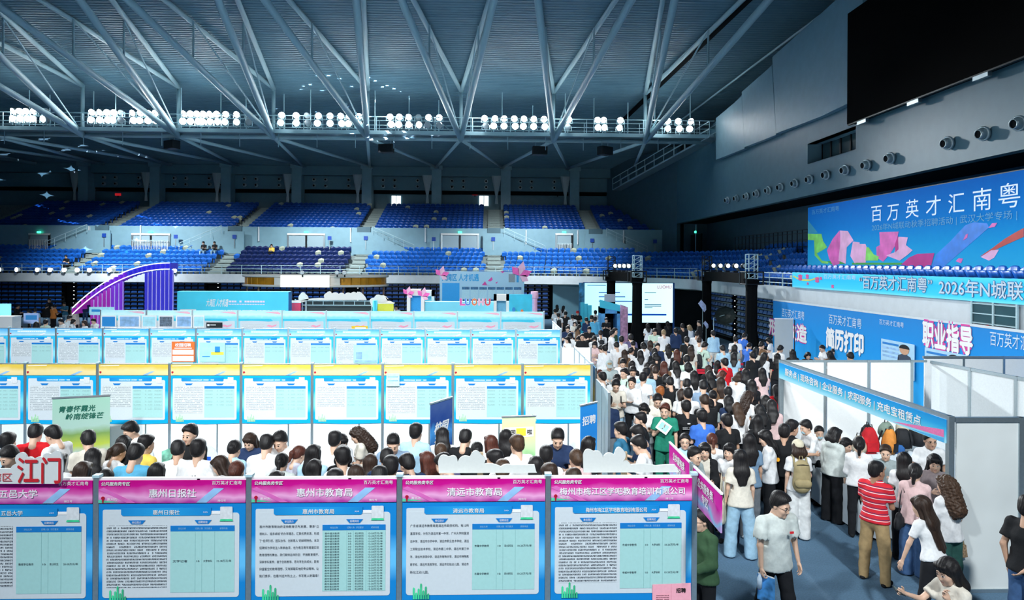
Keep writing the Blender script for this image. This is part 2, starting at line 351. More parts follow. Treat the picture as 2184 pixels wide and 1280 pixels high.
sbox('wall_concourse', WALLL, -52, 17, 62.1, 62.4, 5.2, 7.85, label='blue grey concourse wall between the two stands', cat='wall')
mb = MB()
for i in range(UN): mb.box(-52, 17, UY + UD * i, UY + UD * (i + 1), 6.5, UZ + UR * i)
mb.box(-52, 17, UY + UD * UN, 73, 6.5, UZ + UR * UN); struct('upper_stand_steps', mb, CONC, label='concrete steps of the upper stand', cat='stand')
AISLE = [-46.2, -34.6, -22.9, -11.4, .35, 9.6]
for i, a in enumerate(AISLE):          # stair flank walls beside the aisles
    s = 1 if a > -12 else -1
    mb = MB().prism([(a - 1.0 * s, 61.5, 5.4), (a + 4.2 * s, 61.5, 5.4), (a + 4.2 * s, 61.5, 5.75), (a + .9 * s, 61.5, 7.4), (a - 1.0 * s, 61.5, 7.4)], (0, .15, 0))
    struct('stair_flank_wall', mb, WALLL, label='sloping stair wall below the upper stand, %s from the left' % ORD[i], cat='stair wall')
    mb = MB().box(a - .6, a + .6, 62.0, 62.45, 6.6, 7.9); struct('stair_shade_box', mb, WALLD, label='dark box painted as the shaded stair opening in the concourse wall, %s from the left' % ORD[i], cat='opening')  # solid dark box stands in for the shade of the opening
    t = thing('stair_handrail', 'steel handrail on the concourse stairs, %s from the left' % ORD[i], 'handrail', (a, 61.3, 5.3), 0, 'concourse stair handrails')
    MB().tube([(.9 * s, 0, 2.6), (4.6 * s, 0, 1.0)], .03, 6).build('rail', STEEL, t); MB().tube([(.9 * s, 0, 2.3), (4.6 * s, 0, .7)], .02, 6).build('rail', STEEL, t)
    for q in range(5):
        u = q / 4; MB().tube([((.9 + 3.7 * u) * s, 0, 2.6 - 1.6 * u), ((.9 + 3.7 * u) * s, 0, 1.9 - 1.6 * u)], .02, 5).build('post', STEEL, t)
# aisle stairs: treads lower and upper
TREAD = mat('stair_tread', (.27, .34, .33), .8, var=.12)
for i, a in enumerate(AISLE):
    mb = MB()
    for k in range(NR * 2): mb.box(a - .58, a + .58, 57.25 + DR / 2 * k, 57.25 + DR / 2 * (k + 1), 3.0, 3.62 + RISE / 2 * k)
    struct('aisle_steps', mb, TREAD, label='aisle steps in the lower stand, %s from the left' % ORD[i], cat='steps')
    mb = MB()
    for k in range(UN * 2): mb.box(a - .58, a + .58, UY + UD / 2 * k, UY + UD / 2 * (k + 1), 6.6, UZ + .1 + UR / 2 * k)
    struct('aisle_steps', mb, TREAD, label='aisle steps in the upper stand, %s from the left' % ORD[i], cat='steps')
# doors along the concourse
GREEN = mat('exit_green', (.05, .9, .45), emit=2.5); DOOR = mat('door_leaf', (.30, .42, .48), .4, var=.04)
SIGNB = mat('sign_blue', (.01, .06, .35), .5); BAR = mat('barrier_bar', (.68, .72, .72), .4, .3)
for i, (a, b, kind) in enumerate([(64, 106, 1), (283, 362, 1), (615, 692, 0), (942, 1020, 0), (1186, 1220, 1)]):
    p, q = onY(a, 525, 62.05), onY(b, 500, 62.05); x0, x1, z0, z1 = p.x, q.x, 5.5, onY(a, 499, 62.05).z
    t = thing('door_%d' % (i + 1), 'concourse door frame with green exit light, %s from the left' % ORD[i], 'door', (x0, 62.05, z0)); t['kind'] = 'structure'
    wd, hh = x1 - x0, z1 - z0; n = 2 if wd > 2.2 else 1
    for k in range(n):
        u0, u1 = wd * k / n + .07, wd * (k + 1) / n - .07
        MB().box(u0, u1, -.03, .0, 0, hh - .1).build('door_leaf', DOOR, t); MB().box(u0, u0 + .03, -.06, 0, .8, 1.1).build('handle', STEEL, t)
    for k in range(n + 1): MB().box(wd * k / n - .08, wd * k / n + .08, -.1, 0, 0, hh).build('jamb', DARKM if k % 2 else ALU, t)
    MB().box(-.08, wd + .08, -.12, 0, hh - .1, hh + .06).build('lintel', mat('bright_lintel', (.75, .78, .76), .4), t)
    MB().box(wd / 2 - .17, wd / 2 + .17, -.16, -.1, hh + .08, hh + .22).build('exit_sign', GREEN, t)
    if kind:
        b = thing('crowd_barrier', 'pale barred crowd barrier in the concourse doorway, %s from left' % ORD[i], 'barrier', (x0 + .05, 61.75, z0), 0, 'barriers in the concourse doors')
        for zz in (.1, 1.05): MB().tube([(0, 0, zz), (wd - .1, 0, zz)], .03, 6).build('rail', STEEL, b)
        for k in range(int(wd / .14)): MB().box(.07 + k * .14, .12 + k * .14, -.02, .02, .1, 1.05).build('bar', BAR, b)
t = thing('door_6', 'pair of unlit black doors in the far corner wall', 'door', onX(1490, 530, 17.1)); t.location = (17.0, 54.4, 5.6); t['kind'] = 'structure'
for k in range(2): MB().box(0, .08, 1.55 * k + .05, 1.55 * k + 1.45, -.2, 1.6).build('door_leaf', VOID, t)
MB().box(-.05, .06, 1.44, 1.56, -.2, 2.4).build('jamb', WALLL, t); MB().box(-.1, 0, 1.4, 1.62, 1.7, 1.86).build('exit_sign', GREEN, t)
for i, (px, py) in enumerate([(222, 502), (375, 505), (500, 505), (703, 508), (780, 508), (925, 510), (1052, 510), (1263, 513), (1397, 515)]):
    p = onY(px, py, 61.45); t = thing('section_sign', 'small square dark blue section sign on the concourse, %s from the left' % ORD[i], 'sign', p, 0, 'section signs on the concourse')
    MB().box(-.17, .17, -.03, 0, -.17, .17).build('sign_plate', SIGNB, t); MB().box(-.03, .03, -.02, .0, -1.0, -.2).build('bracket', ALU, t)
for i, (px, py) in enumerate([(845, 428), (1032, 428)]):
    p = onY(px, py, 72.95); t = thing('window_%d' % (i + 2), 'bright small window behind the upper seats, %s' % ('left one' if i == 0 else 'right one'), 'window', p); t['kind'] = 'structure'
    for s in (-1, 1): MB().box(min(s * .04, s * .48), max(s * .04, s * .48), -.04, 0, -.55, .5).build('pane', mat('daylight_pane', (.9, 1, .98), emit=1.6), t)
    MB().box(-.54, .54, -.06, .0, .5, .56).box(-.54, .54, -.06, 0, -.61, -.55).box(-.03, .03, -.06, 0, -.55, .5).build('window_frame', ALU, t)
for i, (px, py) in enumerate([(1013, 414), (1189, 414), (252, 415)]):
    p = onY(px, py, 73.0); t = thing('warning_lamp', 'tiny red sign on the back wall, %s' % ['middle one', 'right one', 'left one'][i], 'sign', p)
    MB().box(-.3, .3, -.06, 0, -.12, .12).build('sign_face', mat('red_sign', (.7, .02, .03), emit=.35), t); MB().box(-.05, .05, -.03, 0, -.3, -.12).build('bracket', DARKM, t)
for i, (px, py) in enumerate([(552, 498), (748, 500), (907, 500), (1122, 505), (1232, 505), (1330, 505), (1420, 505), (300, 495), (190, 497)]):
    p = onY(px, py, 62.0); struct('trim_%d' % (i + 6), MB().box(p.x - .05, p.x + .05, p.y - .06, p.y + .1, p.z - .7, p.z + .6), PARA, label='pale vertical strip on the concourse wall', cat='trim')
# ================================================================== roof trusses, catwalk, floodlights
NX = [-2.18 + 6.78 * k for k in range(-7, 3)]; NY, NZL = 50.0, 13.72; NZU = 17.25
for i, x in enumerate(NX):
    t = thing('roof_truss', 'pale blue V shaped steel roof truss, %s from the left' % ORD[i], 'truss', (x, NY, NZL), 0, 'roof trusses')
    MB().lathe([(0, -.2), (.2, -.12), (.24, 0), (.2, .12), (0, .2)], 12).build('node', STEEL, t, True)
    MB().tube([(0, 0, 0), (0, 0, NZU - NZL)], .13, 10).build('post', STEEL, t, True)
    for s in (-1, 1):
        MB().tube([(0, 0, 0), (3.39 * s, -24, 5.9)], .20, 12).build('lower_chord', STEEL, t, True)
        MB().tube([(0, 0, NZU - NZL), (3.39 * s, -21.4, NZU - NZL + 2.74)], .15, 10).build('upper_chord', STEEL, t, True)
        MB().tube([(0, 0, 0), (3.5 * s, 20.8, .85)], .13, 10).build('rear_strut', STEEL, t, True)
        u = .42; MB().tube([(3.39 * s * u, -24 * u, 5.9 * u), (3.39 * s * u, -24 * u, NZU - NZL + 2.74 * u * 1.12)], .06, 8).build('web_post', STEEL, t)
        MB().tube([(0, 0, .1), (3.39 * s * .42, -24 * .42, NZU - NZL + 1.25)], .05, 8).build('tie_rod', STEEL, t)
        MB().tube([(0, 0, 0), (3.5 * s * .6, 10, 3.2)], .04, 6).build('tie_rod', STEEL, t)
t = thing('bottom_chord', 'long horizontal pale steel chord below the lamp row', 'truss', (-52, NY, NZL))
MB().tube([(0, 0, 0), (68.3, 0, 0)], .15, 12).build('main_tube', STEEL, t, True)
# catwalk
t = thing('lamp_catwalk', 'steel catwalk with railings that carries the floodlights', 'catwalk', (-52, 49.0, 13.95))
GRATE = mat('catwalk_grating', (.30, .40, .44), .5, .5)
MB().box(0, 68.2, 0, 1.3, -.05, .0).build('deck', GRATE, t); MB().box(0, 68.2, -.06, 0, -.1, .16).build('toe_board', STEEL, t)
for yy in (0, 1.3):
    for zz in (.55, 1.15): MB().tube([(0, yy, zz), (68.2, yy, zz)], .025 if zz < 1 else .035, 6).build('handrail', STEEL, t)
for k in range(50):
    for yy in (0, 1.3): MB().box(k * 1.37 - .02, k * 1.37 + .02, yy - .02, yy + .02, 0, 1.15).build('post', STEEL, t)
for k in range(30):
    x = k * 2.27 + .6; MB().tube([(x, .0 if k % 2 else 1.3, .1), (x, .0 if k % 2 else 1.3, 3.0 if k % 3 else 2.4)], .035, 6).build('hanger_rod', STEEL, t)
for k in range(24): MB().tube([(k * 2.75 + 1, .6, -.05), (k * 2.75 + 1, .6, -1.0)], .03, 5).build('drop_pipe', STEEL, t)
# floodlights: one built, the rest copies
LAMPW = mat('floodlight_glass', (1, 1, 1), .2, var=0, emit=26); LAMPD = mat('floodlight_off_glass', (.5, .55, .58), .2)
hous = MB().lathe([(0, .26), (.13, .24), (.20, .10), (.23, 0), (.245, -.02), (.23, -.04)], 14, axis='Y').mesh('housing', mat('lamp_housing', (.5, .56, .58), .35, .6), smooth=True)
lens = MB().lathe([(.222, -.03), (.17, -.06), (0, -.075)], 14, axis='Y').mesh('lens', LAMPW, smooth=True)
lensd = MB().lathe([(.222, -.03), (.17, -.06), (0, -.075)], 14, axis='Y').mesh('lens', LAMPD, smooth=True)
yoke = MB().box(-.28, -.25, -.04, .04, -.27, .05).box(.25, .28, -.04, .04, -.27, .05).box(-.28, .28, -.04, .04, -.31, -.27).box(-.025, .025, -.025, .025, -.42, -.31).mesh('yoke', STEEL)
FC = {}
def flood(px, py, on=True, yaw=0, tilt=22, row='upper'):
    p = onY(px, py, 49.45 if row == 'upper' else 48.7); FC[row] = FC.get(row, 0) + 1
    t = thing('floodlight', ('glowing' if on else 'unlit') + ' round floodlight in the %s row on the catwalk, %s from left' % (row, ordinal(FC[row])), 'floodlight', p, math.radians(yaw), ('lit' if on else 'unlit') + ' floodlights on the catwalk')
    h = link('housing', hous, t); h.rotation_euler = (math.radians(tilt), 0, 0)
    l = link('lens', lens if on else lensd, h); link('yoke', yoke, t)
LX = [(28, 1), (42, 1), (56, 1), (72, 1), (92, 1), (98, 0), (196, 1), (213, 1), (228, 1), (243, 1), (258, 0), (283, 1), (300, 1), (316, 1), (331, 1), (392, 1), (406, 1), (420, 1), (434, 1), (448, 1), (462, 1), (482, 1), (505, 1), (528, 0), (601, 1), (632, 1), (655, 0), (679, 1), (704, 1), (727, 1), (745, 1), (765, 1), (832, 1), (852, 1), (872, 1), (892, 1), (914, 1), (937, 1), (1034, 1), (1055, 1), (1075, 1), (1097, 1), (1118, 1), (1138, 1), (1160, 1), (1213, 1), (1275, 1), (1287, 1), (1323, 1), (1424, 1), (1447, 1), (1473, 1)]
for k, (x, on) in enumerate(LX):
    dy = (x - 760) * .0152
    flood(x, 248 + dy, on and x not in (892, ), (k * 37) % 50 - 25, 25); flood(x + (k % 3 - 1) * 2, 264 + dy, on and x not in (914, 1034, 937, 1213), (k * 53) % 50 - 25, 15, 'lower')
SPK = mat('speaker_black', (.015, .018, .02), .6)
for i, (px, py) in enumerate([(367, 302), (825, 310), (1150, 315), (1290, 315)]):
    p = onY(px, py + 7, 50.0); t = thing('hanging_loudspeaker', 'black loudspeaker hung below the lamp row, %s from left' % ORD[i], 'loudspeaker', p, (i * 40 - 60) * .01, 'loudspeakers below the lamps')
    MB().prism([(-.55, -.3, -.3), (.55, -.3, -.3), (.45, .35, -.3), (-.45, .35, -.3)], (0, 0, .6)).build('cabinet', SPK, t)
    MB().box(-.5, .5, -.34, -.3, -.26, .26).build('grille', DARKM, t); MB().tube([(-.3, 0, .28), (-.3, 0, 13.75 - p.z)], .025, 6).tube([(.3, 0, .28), (.3, 0, 13.75 - p.z)], .025, 6).build('bracket', STEEL, t)
# stair catwalk to the right wall
A, B = onX(1525, 292, 16.2), Vector((12.3, 66, 11.9))
t = thing('sloping_catwalk', 'steel stair catwalk descending along the dark corner wall', 'catwalk', A); D = B - A
side = Vector((-D.y, D.x, 0)).normalized() * .45
mb = MB(); mb.prism([side, -side, D - side, D + side], (0, 0, -.06)); mb.build('stair_tread_run', GRATE, t)
for s in (-1, 1):
    for zz in (.0, .55, 1.1): MB().tube([side * s + Vector((0, 0, zz)), D + side * s + Vector((0, 0, zz))], .035, 6).build('handrail', STEEL, t)
    for k in range(11): q = D * (k / 10) + side * s; MB().tube([q, q + Vector((0, 0, 1.1))], .028, 5).build('post', STEEL, t)
# ================================================================== stand seats
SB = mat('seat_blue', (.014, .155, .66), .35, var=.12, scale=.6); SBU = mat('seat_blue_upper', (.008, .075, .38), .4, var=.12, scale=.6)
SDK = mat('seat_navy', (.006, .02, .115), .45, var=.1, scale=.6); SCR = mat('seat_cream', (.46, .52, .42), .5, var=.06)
def seat_geo(detail):
    back = MB(); pan = MB()
    n = 4 if detail else 2
    w = .225
    for (mb, prof) in ((back, [(.17, .38), (.20, .55), (.24, .80), (.27, .84), (.31, .82), (.26, .55), (.22, .38)]), (pan, [(-.02, .66), (.03, .69), (.16, .42), (.12, .38)])):
        vs = []; m = len(prof)
        for k in range(n + 1):
            u = -1 + 2 * k / n; s = 1 - .10 * abs(u) ** 3
            vs += [(u * w, y - .05 * (abs(u) ** 2), z * (1 if mb is pan else (s if z > .7 else 1))) for y, z in prof]
        fs = [(k * m + j, k * m + (j + 1) % m, (k + 1) * m + (j + 1) % m, (k + 1) * m + j) for k in range(n) for j in range(m)] + [tuple(range(m)), tuple(range(n * m, n * m + m))[::-1]]
        mb.add(vs, fs)
    leg = MB().box(-.03, .03, .2, .3, 0, .42)
    return back, pan, leg
seats = []      # (pos, angle, tier, cream, dark)
rs = random.Random(3)
def row_points(d, step=.5):
    P = offset(d); out = []
    for (x0, y0), (x1, y1) in zip(P, P[1:]):
        L = math.hypot(x1 - x0, y1 - y0); k = int(L / step); ux, uy = (x1 - x0) / L, (y1 - y0) / L
        for j in range(k): s = (j + .5) * L / k; out.append((x0 + ux * s, y0 + uy * s, math.atan2(uy, ux)))
    return out
for i in range(NR):
    for x, y, a in row_points(.25 + DR * i + .28):
        if x < -47 or y < 12: continue
        if a > -.2 and any(abs(x - q) < .82 for q in AISLE): continue
        if y < 50 and (38.6 < y < 39.8): continue
        if y < 34.6 and i >= 2: continue          # behind the big banner
        if x > 12.2 and y > 46 and i > 4: continue
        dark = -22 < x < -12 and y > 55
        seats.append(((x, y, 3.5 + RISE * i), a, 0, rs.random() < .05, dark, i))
for i in range(UN):
    yy = UY + UD * i + .3; x = -46.9
    while x < 16:
        if not any(abs(x - q) < .85 for q in AISLE) and x < 16.5 - (yy - 59.9) * .333 - .35: seats.append(((x, yy, UZ + UR * i), 0, 1, rs.random() < .035, False, i))
        x += .5
cx = Vector((0, 0, CH)); seats.sort(key=lambda s: (Vector(s[0]) - cx).length)
geo = seat_geo(True); names = ('backrest', 'seat_pan', 'pedestal')
meshes = {}
for key, m in (('b', SB), ('c', SCR), ('d', SDK)): meshes[key] = [g.mesh(nm, m, smooth=True) for g, nm in zip(geo, names)]
lo = MB()
for g in seat_geo(False): lo.add(g.v, g.f)
single = {k: lo.mesh('stadium_chair', m) for k, m in (('b', SB), ('c', SCR), ('d', SDK))}
cnt = {}
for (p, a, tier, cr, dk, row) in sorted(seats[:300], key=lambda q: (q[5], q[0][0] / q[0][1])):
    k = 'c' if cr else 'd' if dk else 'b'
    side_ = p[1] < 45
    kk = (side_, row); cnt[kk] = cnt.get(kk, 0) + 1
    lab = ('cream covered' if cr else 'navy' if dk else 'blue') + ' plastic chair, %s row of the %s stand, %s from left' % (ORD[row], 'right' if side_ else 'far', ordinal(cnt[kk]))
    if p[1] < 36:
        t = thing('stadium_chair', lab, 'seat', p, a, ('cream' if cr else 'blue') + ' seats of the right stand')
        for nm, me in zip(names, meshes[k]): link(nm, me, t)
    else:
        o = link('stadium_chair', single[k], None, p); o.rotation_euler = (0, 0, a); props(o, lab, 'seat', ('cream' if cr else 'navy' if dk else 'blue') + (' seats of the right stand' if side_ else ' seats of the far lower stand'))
mbs = {0: MB(), 1: MB()}
base = np.array(lo.v)
for (p, a, tier, cr, dk, row) in seats[300:]:
    mb = mbs[tier]; mb.cur = 1 if cr else 2 if dk else 0; c, s = math.cos(a), math.sin(a)
    V = base @ np.array([[c, s, 0], [-s, c, 0], [0, 0, 1]]) + np.array(p); mb.add(V.tolist(), lo.f)
for k, lab in ((0, 'rows of bright blue plastic seats filling the lower stand'), (1, 'rows of deep blue plastic seats filling the upper stand')):
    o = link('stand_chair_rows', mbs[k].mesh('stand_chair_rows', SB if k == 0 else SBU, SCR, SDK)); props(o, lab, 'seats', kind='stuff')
# railing above the parapet
t = thing('stand_railing', 'steel tube railing along the parapet of the lower stand', 'railing', (0, 0, 0))
for zz in (3.85, 4.1, 4.4):
    MB().tube([(x, y, zz) for x, y in offset(.12)][:6] + [(14.12, 31.5, zz)][:0], .022, 6).build('rail', STEEL, t)
for x, y, a in row_points(.12, 1.6):
    if y > 44 and x > -47: MB().tube([(x, y, 3.6), (x, y, 4.42)], .025, 6).build('post', STEEL, t)
t = thing('side_railing', 'dark barred railing in front of the right stand wall', 'railing', (18.7, 34, 5.3))
for k in range(26): MB().tube([(0, k * .7, 0), (0, k * .7, 1.5)], .03, 5).build('post', DARKM, t)
for zz in (.1, .5, .9, 1.3, 1.5): MB().tube([(0, 0, zz), (0, 17.5, zz)], .02, 5).build('rail', DARKM, t)
t = thing('parapet_rail', 'short steel rail beside the banner on the right parapet', 'railing', (14.1, 30.9, 3.66))
for zz in (.15, .38, .62): MB().tube([(0, 0, zz), (0, 14, zz)], .025, 6).build('rail', STEEL, t)
for k in range(10): MB().tube([(0, k * 1.55, 0), (0, k * 1.55, .65)], .03, 6).build('post', STEEL, t)
# folded retractable seating under the parapet
RSB = mat('folded_seat_blue', (.008, .06, .25), .4, var=.25, scale=3)
def retract(x, y, rz, length, label):
    t = thing('retractable_seating', label, 'seating', (x, y, 0), rz)
    for i in range(8):
        mb = MB(); n = int(length / .52)
        for k in range(n):
            u = k * length / n; mb.prism([(u + .02, 0, .42 + .335 * i), (u + .49, 0, .42 + .335 * i), (u + .46, .05, .60 + .335 * i), (u + .05, .05, .60 + .335 * i)], (0, .06, 0))
        mb.build('seat_row', RSB, t)
        MB().box(0, length, -.03, .4, .30 + .335 * i, .38 + .335 * i).build('platform_edge', DARKM, t)
        MB().box(-.25, -.15, -.06, -.03, .52 + .335 * i, .57 + .335 * i).build('step_lamp', mat('step_lamp', (.8, .85, .9), emit=.9), t)
    MB().box(0, length, .3, .5, 0, 2.95).build('frame', BLACK, t)
for i, (a, b) in enumerate([(-46, -35.2), (-34, -23.6), (-22.3, -12), (-10.8, -.2), (.9, 5.0)]):
    retract(a, 57.35, 0, b - a, 'folded block of dark blue retractable seats below the far stand, %s from left' % ORD[i])
retract(14.45, 45.5, -math.pi / 2, 5.2, 'folded retractable seats under the right stand, nearer the video screen')
retract(14.45, 39.5, -math.pi / 2, 6.5, 'folded retractable seats under the right stand, nearer the blue backdrop')
sbox('wall_passage', WALL, 5.3, 9.6, 57.2, 57.4, 0, 3.0, label='grey wall under the far stand beside the video screen', cat='wall')
# ================================================================== exhibition panel rows
def C(h):  # sRGB hex -> linear
    v = [int(h[i:i + 2], 16) / 255 for i in (0, 2, 4)]; return tuple(c / 12.92 if c <= .04045 else ((c + .055) / 1.055) ** 2.4 for c in v)
HEADM = ramp_mat('header_magenta', [(0, C('b03a9a')), (.3, C('e9a6d4')), (.5, C('d860b0')), (.75, C('c8108c')), (1, C('c00a80'))], 'Z', -.235, 0, wob=.12)
HEADY = ramp_mat('header_yellow', [(0, C('e0cc92')), (.45, C('e8d49c')), (.8, C('dcbc50')), (1, C('dcbe4c'))], 'Z', -.25, 0, wob=.12)
HEADB = ramp_mat('header_blue', [(0, C('cfe8f6')), (.5, C('8fd0ee')), (1, C('4aa8e4'))], 'Z', -.25, 0, wob=.1)
HEADC = ramp_mat('header_cyan', [(0, C('8fe6f0')), (.4, C('d6f6f6')), (1, C('b8eef4'))], 'Z', -.3, 0, wob=.15)
def sheet(nm, a, b): return ramp_mat(nm, [(0, a), (.22, a), (.38, b), (.5, b), (.68, a), (1, a)], 'Z', -1.25, -.24, wob=.06)
SHEET1 = sheet('poster_blue', C('1583cc'), C('62bdf0')); SHEET2 = sheet('poster_cyan', C('12a4dc'), C('76d4f0')); SHEET3 = sheet('poster_sky', C('38bce6'), C('90dff2'))
CARD = mat('poster_card', C('cdd6dc'), .55, var=.02); TAB = ramp_mat('title_tab_blue', [(0, C('1a86cc')), (.5, C('2aa0de')), (1, C('1a86cc'))], 'X', .2, 1.1)
TABH = mat('table_head_blue', C('1078c4'), .5, var=.02); TABB = mat('table_body_aqua', C('a4d2d0'), .6, var=.02)
FINE = print_mat('fine_print', C('cdd6dc'), C('2a3440'), .031, .0145, .56); FINE2 = print_mat('fine_print_wide', C('cdd6dc'), C('28323e'), .060, .018, .56)
FINE3 = print_mat('fine_print_far', C('d6dcdf'), C('8c979e'), .036, .02, .55); FINET = print_mat('table_print', C('a4d2d0'), C('2a3c40'), .0265, .016, .56)
FINET_P = print_mat('table_print_pale', C('a4d2d0'), C('8aa8a8'), .036, .018, .55)
PIN = mat('map_pin_red', C('b01030'), .4); GRN = mat('skyline_green', C('3cc48c'), .5, var=.3, scale=8); STREAK = mat('streak_blue', C('8cb4dc'), .5, var=.25, scale=5)
STREAKP = mat('streak_pink', C('d86ab8'), .5, var=.1, scale=5); QRW = mat('code_card', C('d8dce0'), .5); QRG = mat('code_patch', C('8a9298'), .6, var=.1)
HNAME = mat('header_lettering', C('f6f2f8'), .5); WEDGE = mat('wedge_green', C('58c8a0'), .5, var=.2)
def post(t, x, h, label=None):
    p = MB().lathe([(.028, 0), (.028, h)], 8, (x, .0, 0)).build('post', ALU, t); MB().lathe([(.03, 0), (.034, .012), (.02, .03), (0, .032)], 8, (x, 0, h)).build('post_cap', STEEL, p)
def panel_unit(x, y, wd, header, sheetm, label, name=None, city=None, kind=1, full=True, top=2.5, print_m=None, rows=(), group=None, body=None, entries=None):
    t = thing('exhibition_panel', label, 'display panel', (x, y, top), 0, group); H = top; Y = -.03
    post_o = MB().box(-.026, .026, -.03, .03, -H, .015).build('post', ALU, t)
    MB().box(-.034, .034, -.037, .037, .015, .04).build('post_cap', STEEL, post_o)
    iw = wd - .06; o = .03
    MB().box(.026, wd * 2 / 3 - .015, -.012, .012, -H, 0).build('wall_panel', WHITE, t); MB().box(wd * 2 / 3 + .015, wd - .026, -.012, .012, -H, 0).build('wall_panel', WHITE, t)
    MB().box(wd * 2 / 3 - .015, wd * 2 / 3 + .015, -.02, .02, -H, 0).build('inner_post', ALU, t)
    MB().box(.026, wd - .026, -.02, .02, -.03, .01).build('top_rail', ALU if kind > 1 else WHITE, t)
    hb = MB().box(o, o + iw, -.008, .008, -.235, -.012).build('header_board', header, t, loc=(0, Y, 0))
    ps = MB().plate([(o, -1.245), (o + iw * .5, -1.262), (o + iw, -1.245), (o + iw, -.245), (o, -.245)], 0, .006).build('poster', sheetm, t, loc=(0, Y, 0))
    s = iw / 1.43; X = lambda u: o + u * s; c = (X(.72))
    yb = -.0105
    if kind == 1:
        MB().plate([(X(.95), -.232), (X(1.05), -.232), (X(1.22), -.09), (X(1.12), -.09)], yb, .002).build('printed_streak', STREAK, hb)
        MB().plate([(X(.0), -.10), (X(.05), -.08), (X(.36), -.232), (X(.28), -.232)], yb, .002).build('printed_streak', STREAKP, hb)
        MB().plate([(X(0), -.232), (X(.2), -.222), (X(0), -.200)], yb, .002).build('printed_wedge', WEDGE, hb)
        MB().plate([(X(.045) + .018 * math.sin(a) * (1 if math.cos(a) > -.3 else .6), -.185 + .02 * math.cos(a) - (.025 if math.cos(a) < -.6 else 0)) for a in [6.283 * k / 12 for k in range(12)]], yb - .003, .003).build('map_pin', PIN, hb)
        if name:
            text(name, c, yb - .002, -.135, .088, HNAME, hb, width=min(.092 * len(name), 1.27) * s, bold=.018, height=.088 if len(name) < 10 else .078)
            text('公共服务类专区', X(.17), yb - .002, -.04, .04, PRINTW, hb, width=.28 * s, bold=.03, shear=.15)
            text('百万英才汇南粤', X(1.25), yb - .002, -.036, .042, PRINTW, hb, width=.29 * s)
            text(city, X(.135), yb - .002, -.196, .03, PRINTW, hb, width=.1)
            text('摊位号', X(1.2), yb - .002, -.212, .024, PRINTW, hb, width=.08)
    else:
        MB().plate([(X(.9), -.232), (X(1.0), -.232), (X(1.16), -.15), (X(1.08), -.15)], yb, .002).build('printed_streak', STREAK if kind == 2 else PRINTW, hb)
        MB().plate([(X(.03), -.045), (X(.42), -.035), (X(.42), -.02), (X(.03), -.03)], yb, .002).build('printed_band', PRINTW, hb)
        if kind == 3: MB().plate([(X(.25), -.12), (X(1.15), -.12), (X(1.15), -.06), (X(.25), -.06)], yb, .002).build('printed_title', print_mat('title_print', C('a8daf0'), C('f4f8fa'), .07, .06, .62), hb)
        MB().plate([(X(.03), -.20), (X(.06), -.17), (X(.05), -.15), (X(.02), -.15), (X(.01), -.17)], yb - .002, .003).build('map_pin', PIN, hb)
    card = MB(); card.plate(rrect(X(.04), X(1.37), -1.17, -.335, .03), -.004, .004); card.plate(rrect(X(.04), X(.30), -.45, -.30, .015), -.0035, .0035)
    card.build('info_card', CARD, ps)
    MB().plate([(X(.22), -.283), (X(1.095), -.283), (X(1.095), -.345), (X(1.08), -.36), (X(.235), -.36), (X(.22), -.345)], -.009, .004).build('title_tab', TAB, ps)
    MB().plate([(X(1.1), -.315), (X(1.2), -.315), (X(1.2), -.345), (X(1.1), -.345)], -.008, .003).build('tab_link', PRINTW, ps)
    q = MB().plate(rrect(X(1.185), X(1.305), -.40, -.272, .01), -.011, .002).build('code_card', QRW, ps)
    if full: MB().plate([(X(1.18), -.415), (X(1.31), -.415), (X(1.30), -.395), (X(1.19), -.395)], -.012, .004).build('card_base', GRN, ps)
    for u0, w_ in ((.29, '单位简介'), (.935, '招聘岗位')):
        MB().plate([(X(u0), -.405), (X(u0 + .165), -.405), (X(u0 + .135), -.442), (X(u0 + .03), -.442)], -.009, .004).build('section_tab', TABH, ps)
        if full and name: text(w_, X(u0 + .082), -.0105, -.424, .026, PRINTW, ps, width=.09)
    if name:
        text(name, X(.66), -.0105, -.325, .05, PRINTW, ps, width=min(.052 * len(name), .62) * s, bold=.02); text('>>>', X(1.04), -.0105, -.325, .03, PRINTW, ps, width=.045, shear=.2)
    else: MB().plate([(X(.42), -.34), (X(.9), -.34), (X(.9), -.31), (X(.42), -.31)], -.0105, .002).build('printed_title', print_mat('tab_print', C('3aa8dc'), C('e8f2f6'), .035, .022, .62), ps)
    MB().plate([(X(.70), -1.12), (X(1.325), -1.12), (X(1.325), -.515), (X(.70), -.515)], -.007, .003).build('table_body', TABB, ps)
    MB().plate([(X(.70), -.515), (X(1.325), -.515), (X(1.325), -.46), (X(.70), -.46)], -.0085, .004).build('table_head', TABH, ps)
    if full:
        for u, s_ in ((.815, '岗位名称'), (.98, '招聘人数'), (1.07, '学历要求'), (1.22, '薪酬待遇')): text(s_, X(u), -.0105, -.487, .022, mat('table_head_ink', C('8ac4e8')), ps, width=.075)
        for u in (.94, 1.005, 1.13): MB().plate([(X(u), -1.12), (X(u + .003), -1.12), (X(u + .003), -.52), (X(u), -.52)], -.008, .001).build('table_rule', mat('rule_grey', C('84b4b4')), ps)
    pm = print_m or FINE; z1 = -.455; z0 = rows[0] if rows else -1.07
    if body:
        ink = mat('body_ink', C('28323e'))
        for k, line in enumerate(body): text(line, X(.08 + .585 * (.5 if len(line) >= 20 else .5 * len(line) / 22)) + (X(.05) - o if k == 0 and len(line) < 22 else 0) * 0, -.0075, -.475 - .0775 * k if len(body) < 8 else -.475 - .070 * k, .026, ink, ps, width=.585 * s * min(1, len(line) / 22), height=.030)
    else: MB().plate([(X(.08), z0), (X(.665), z0), (X(.665), z1), (X(.08), z1)], -.0065, .002).build('text_block', pm, ps)
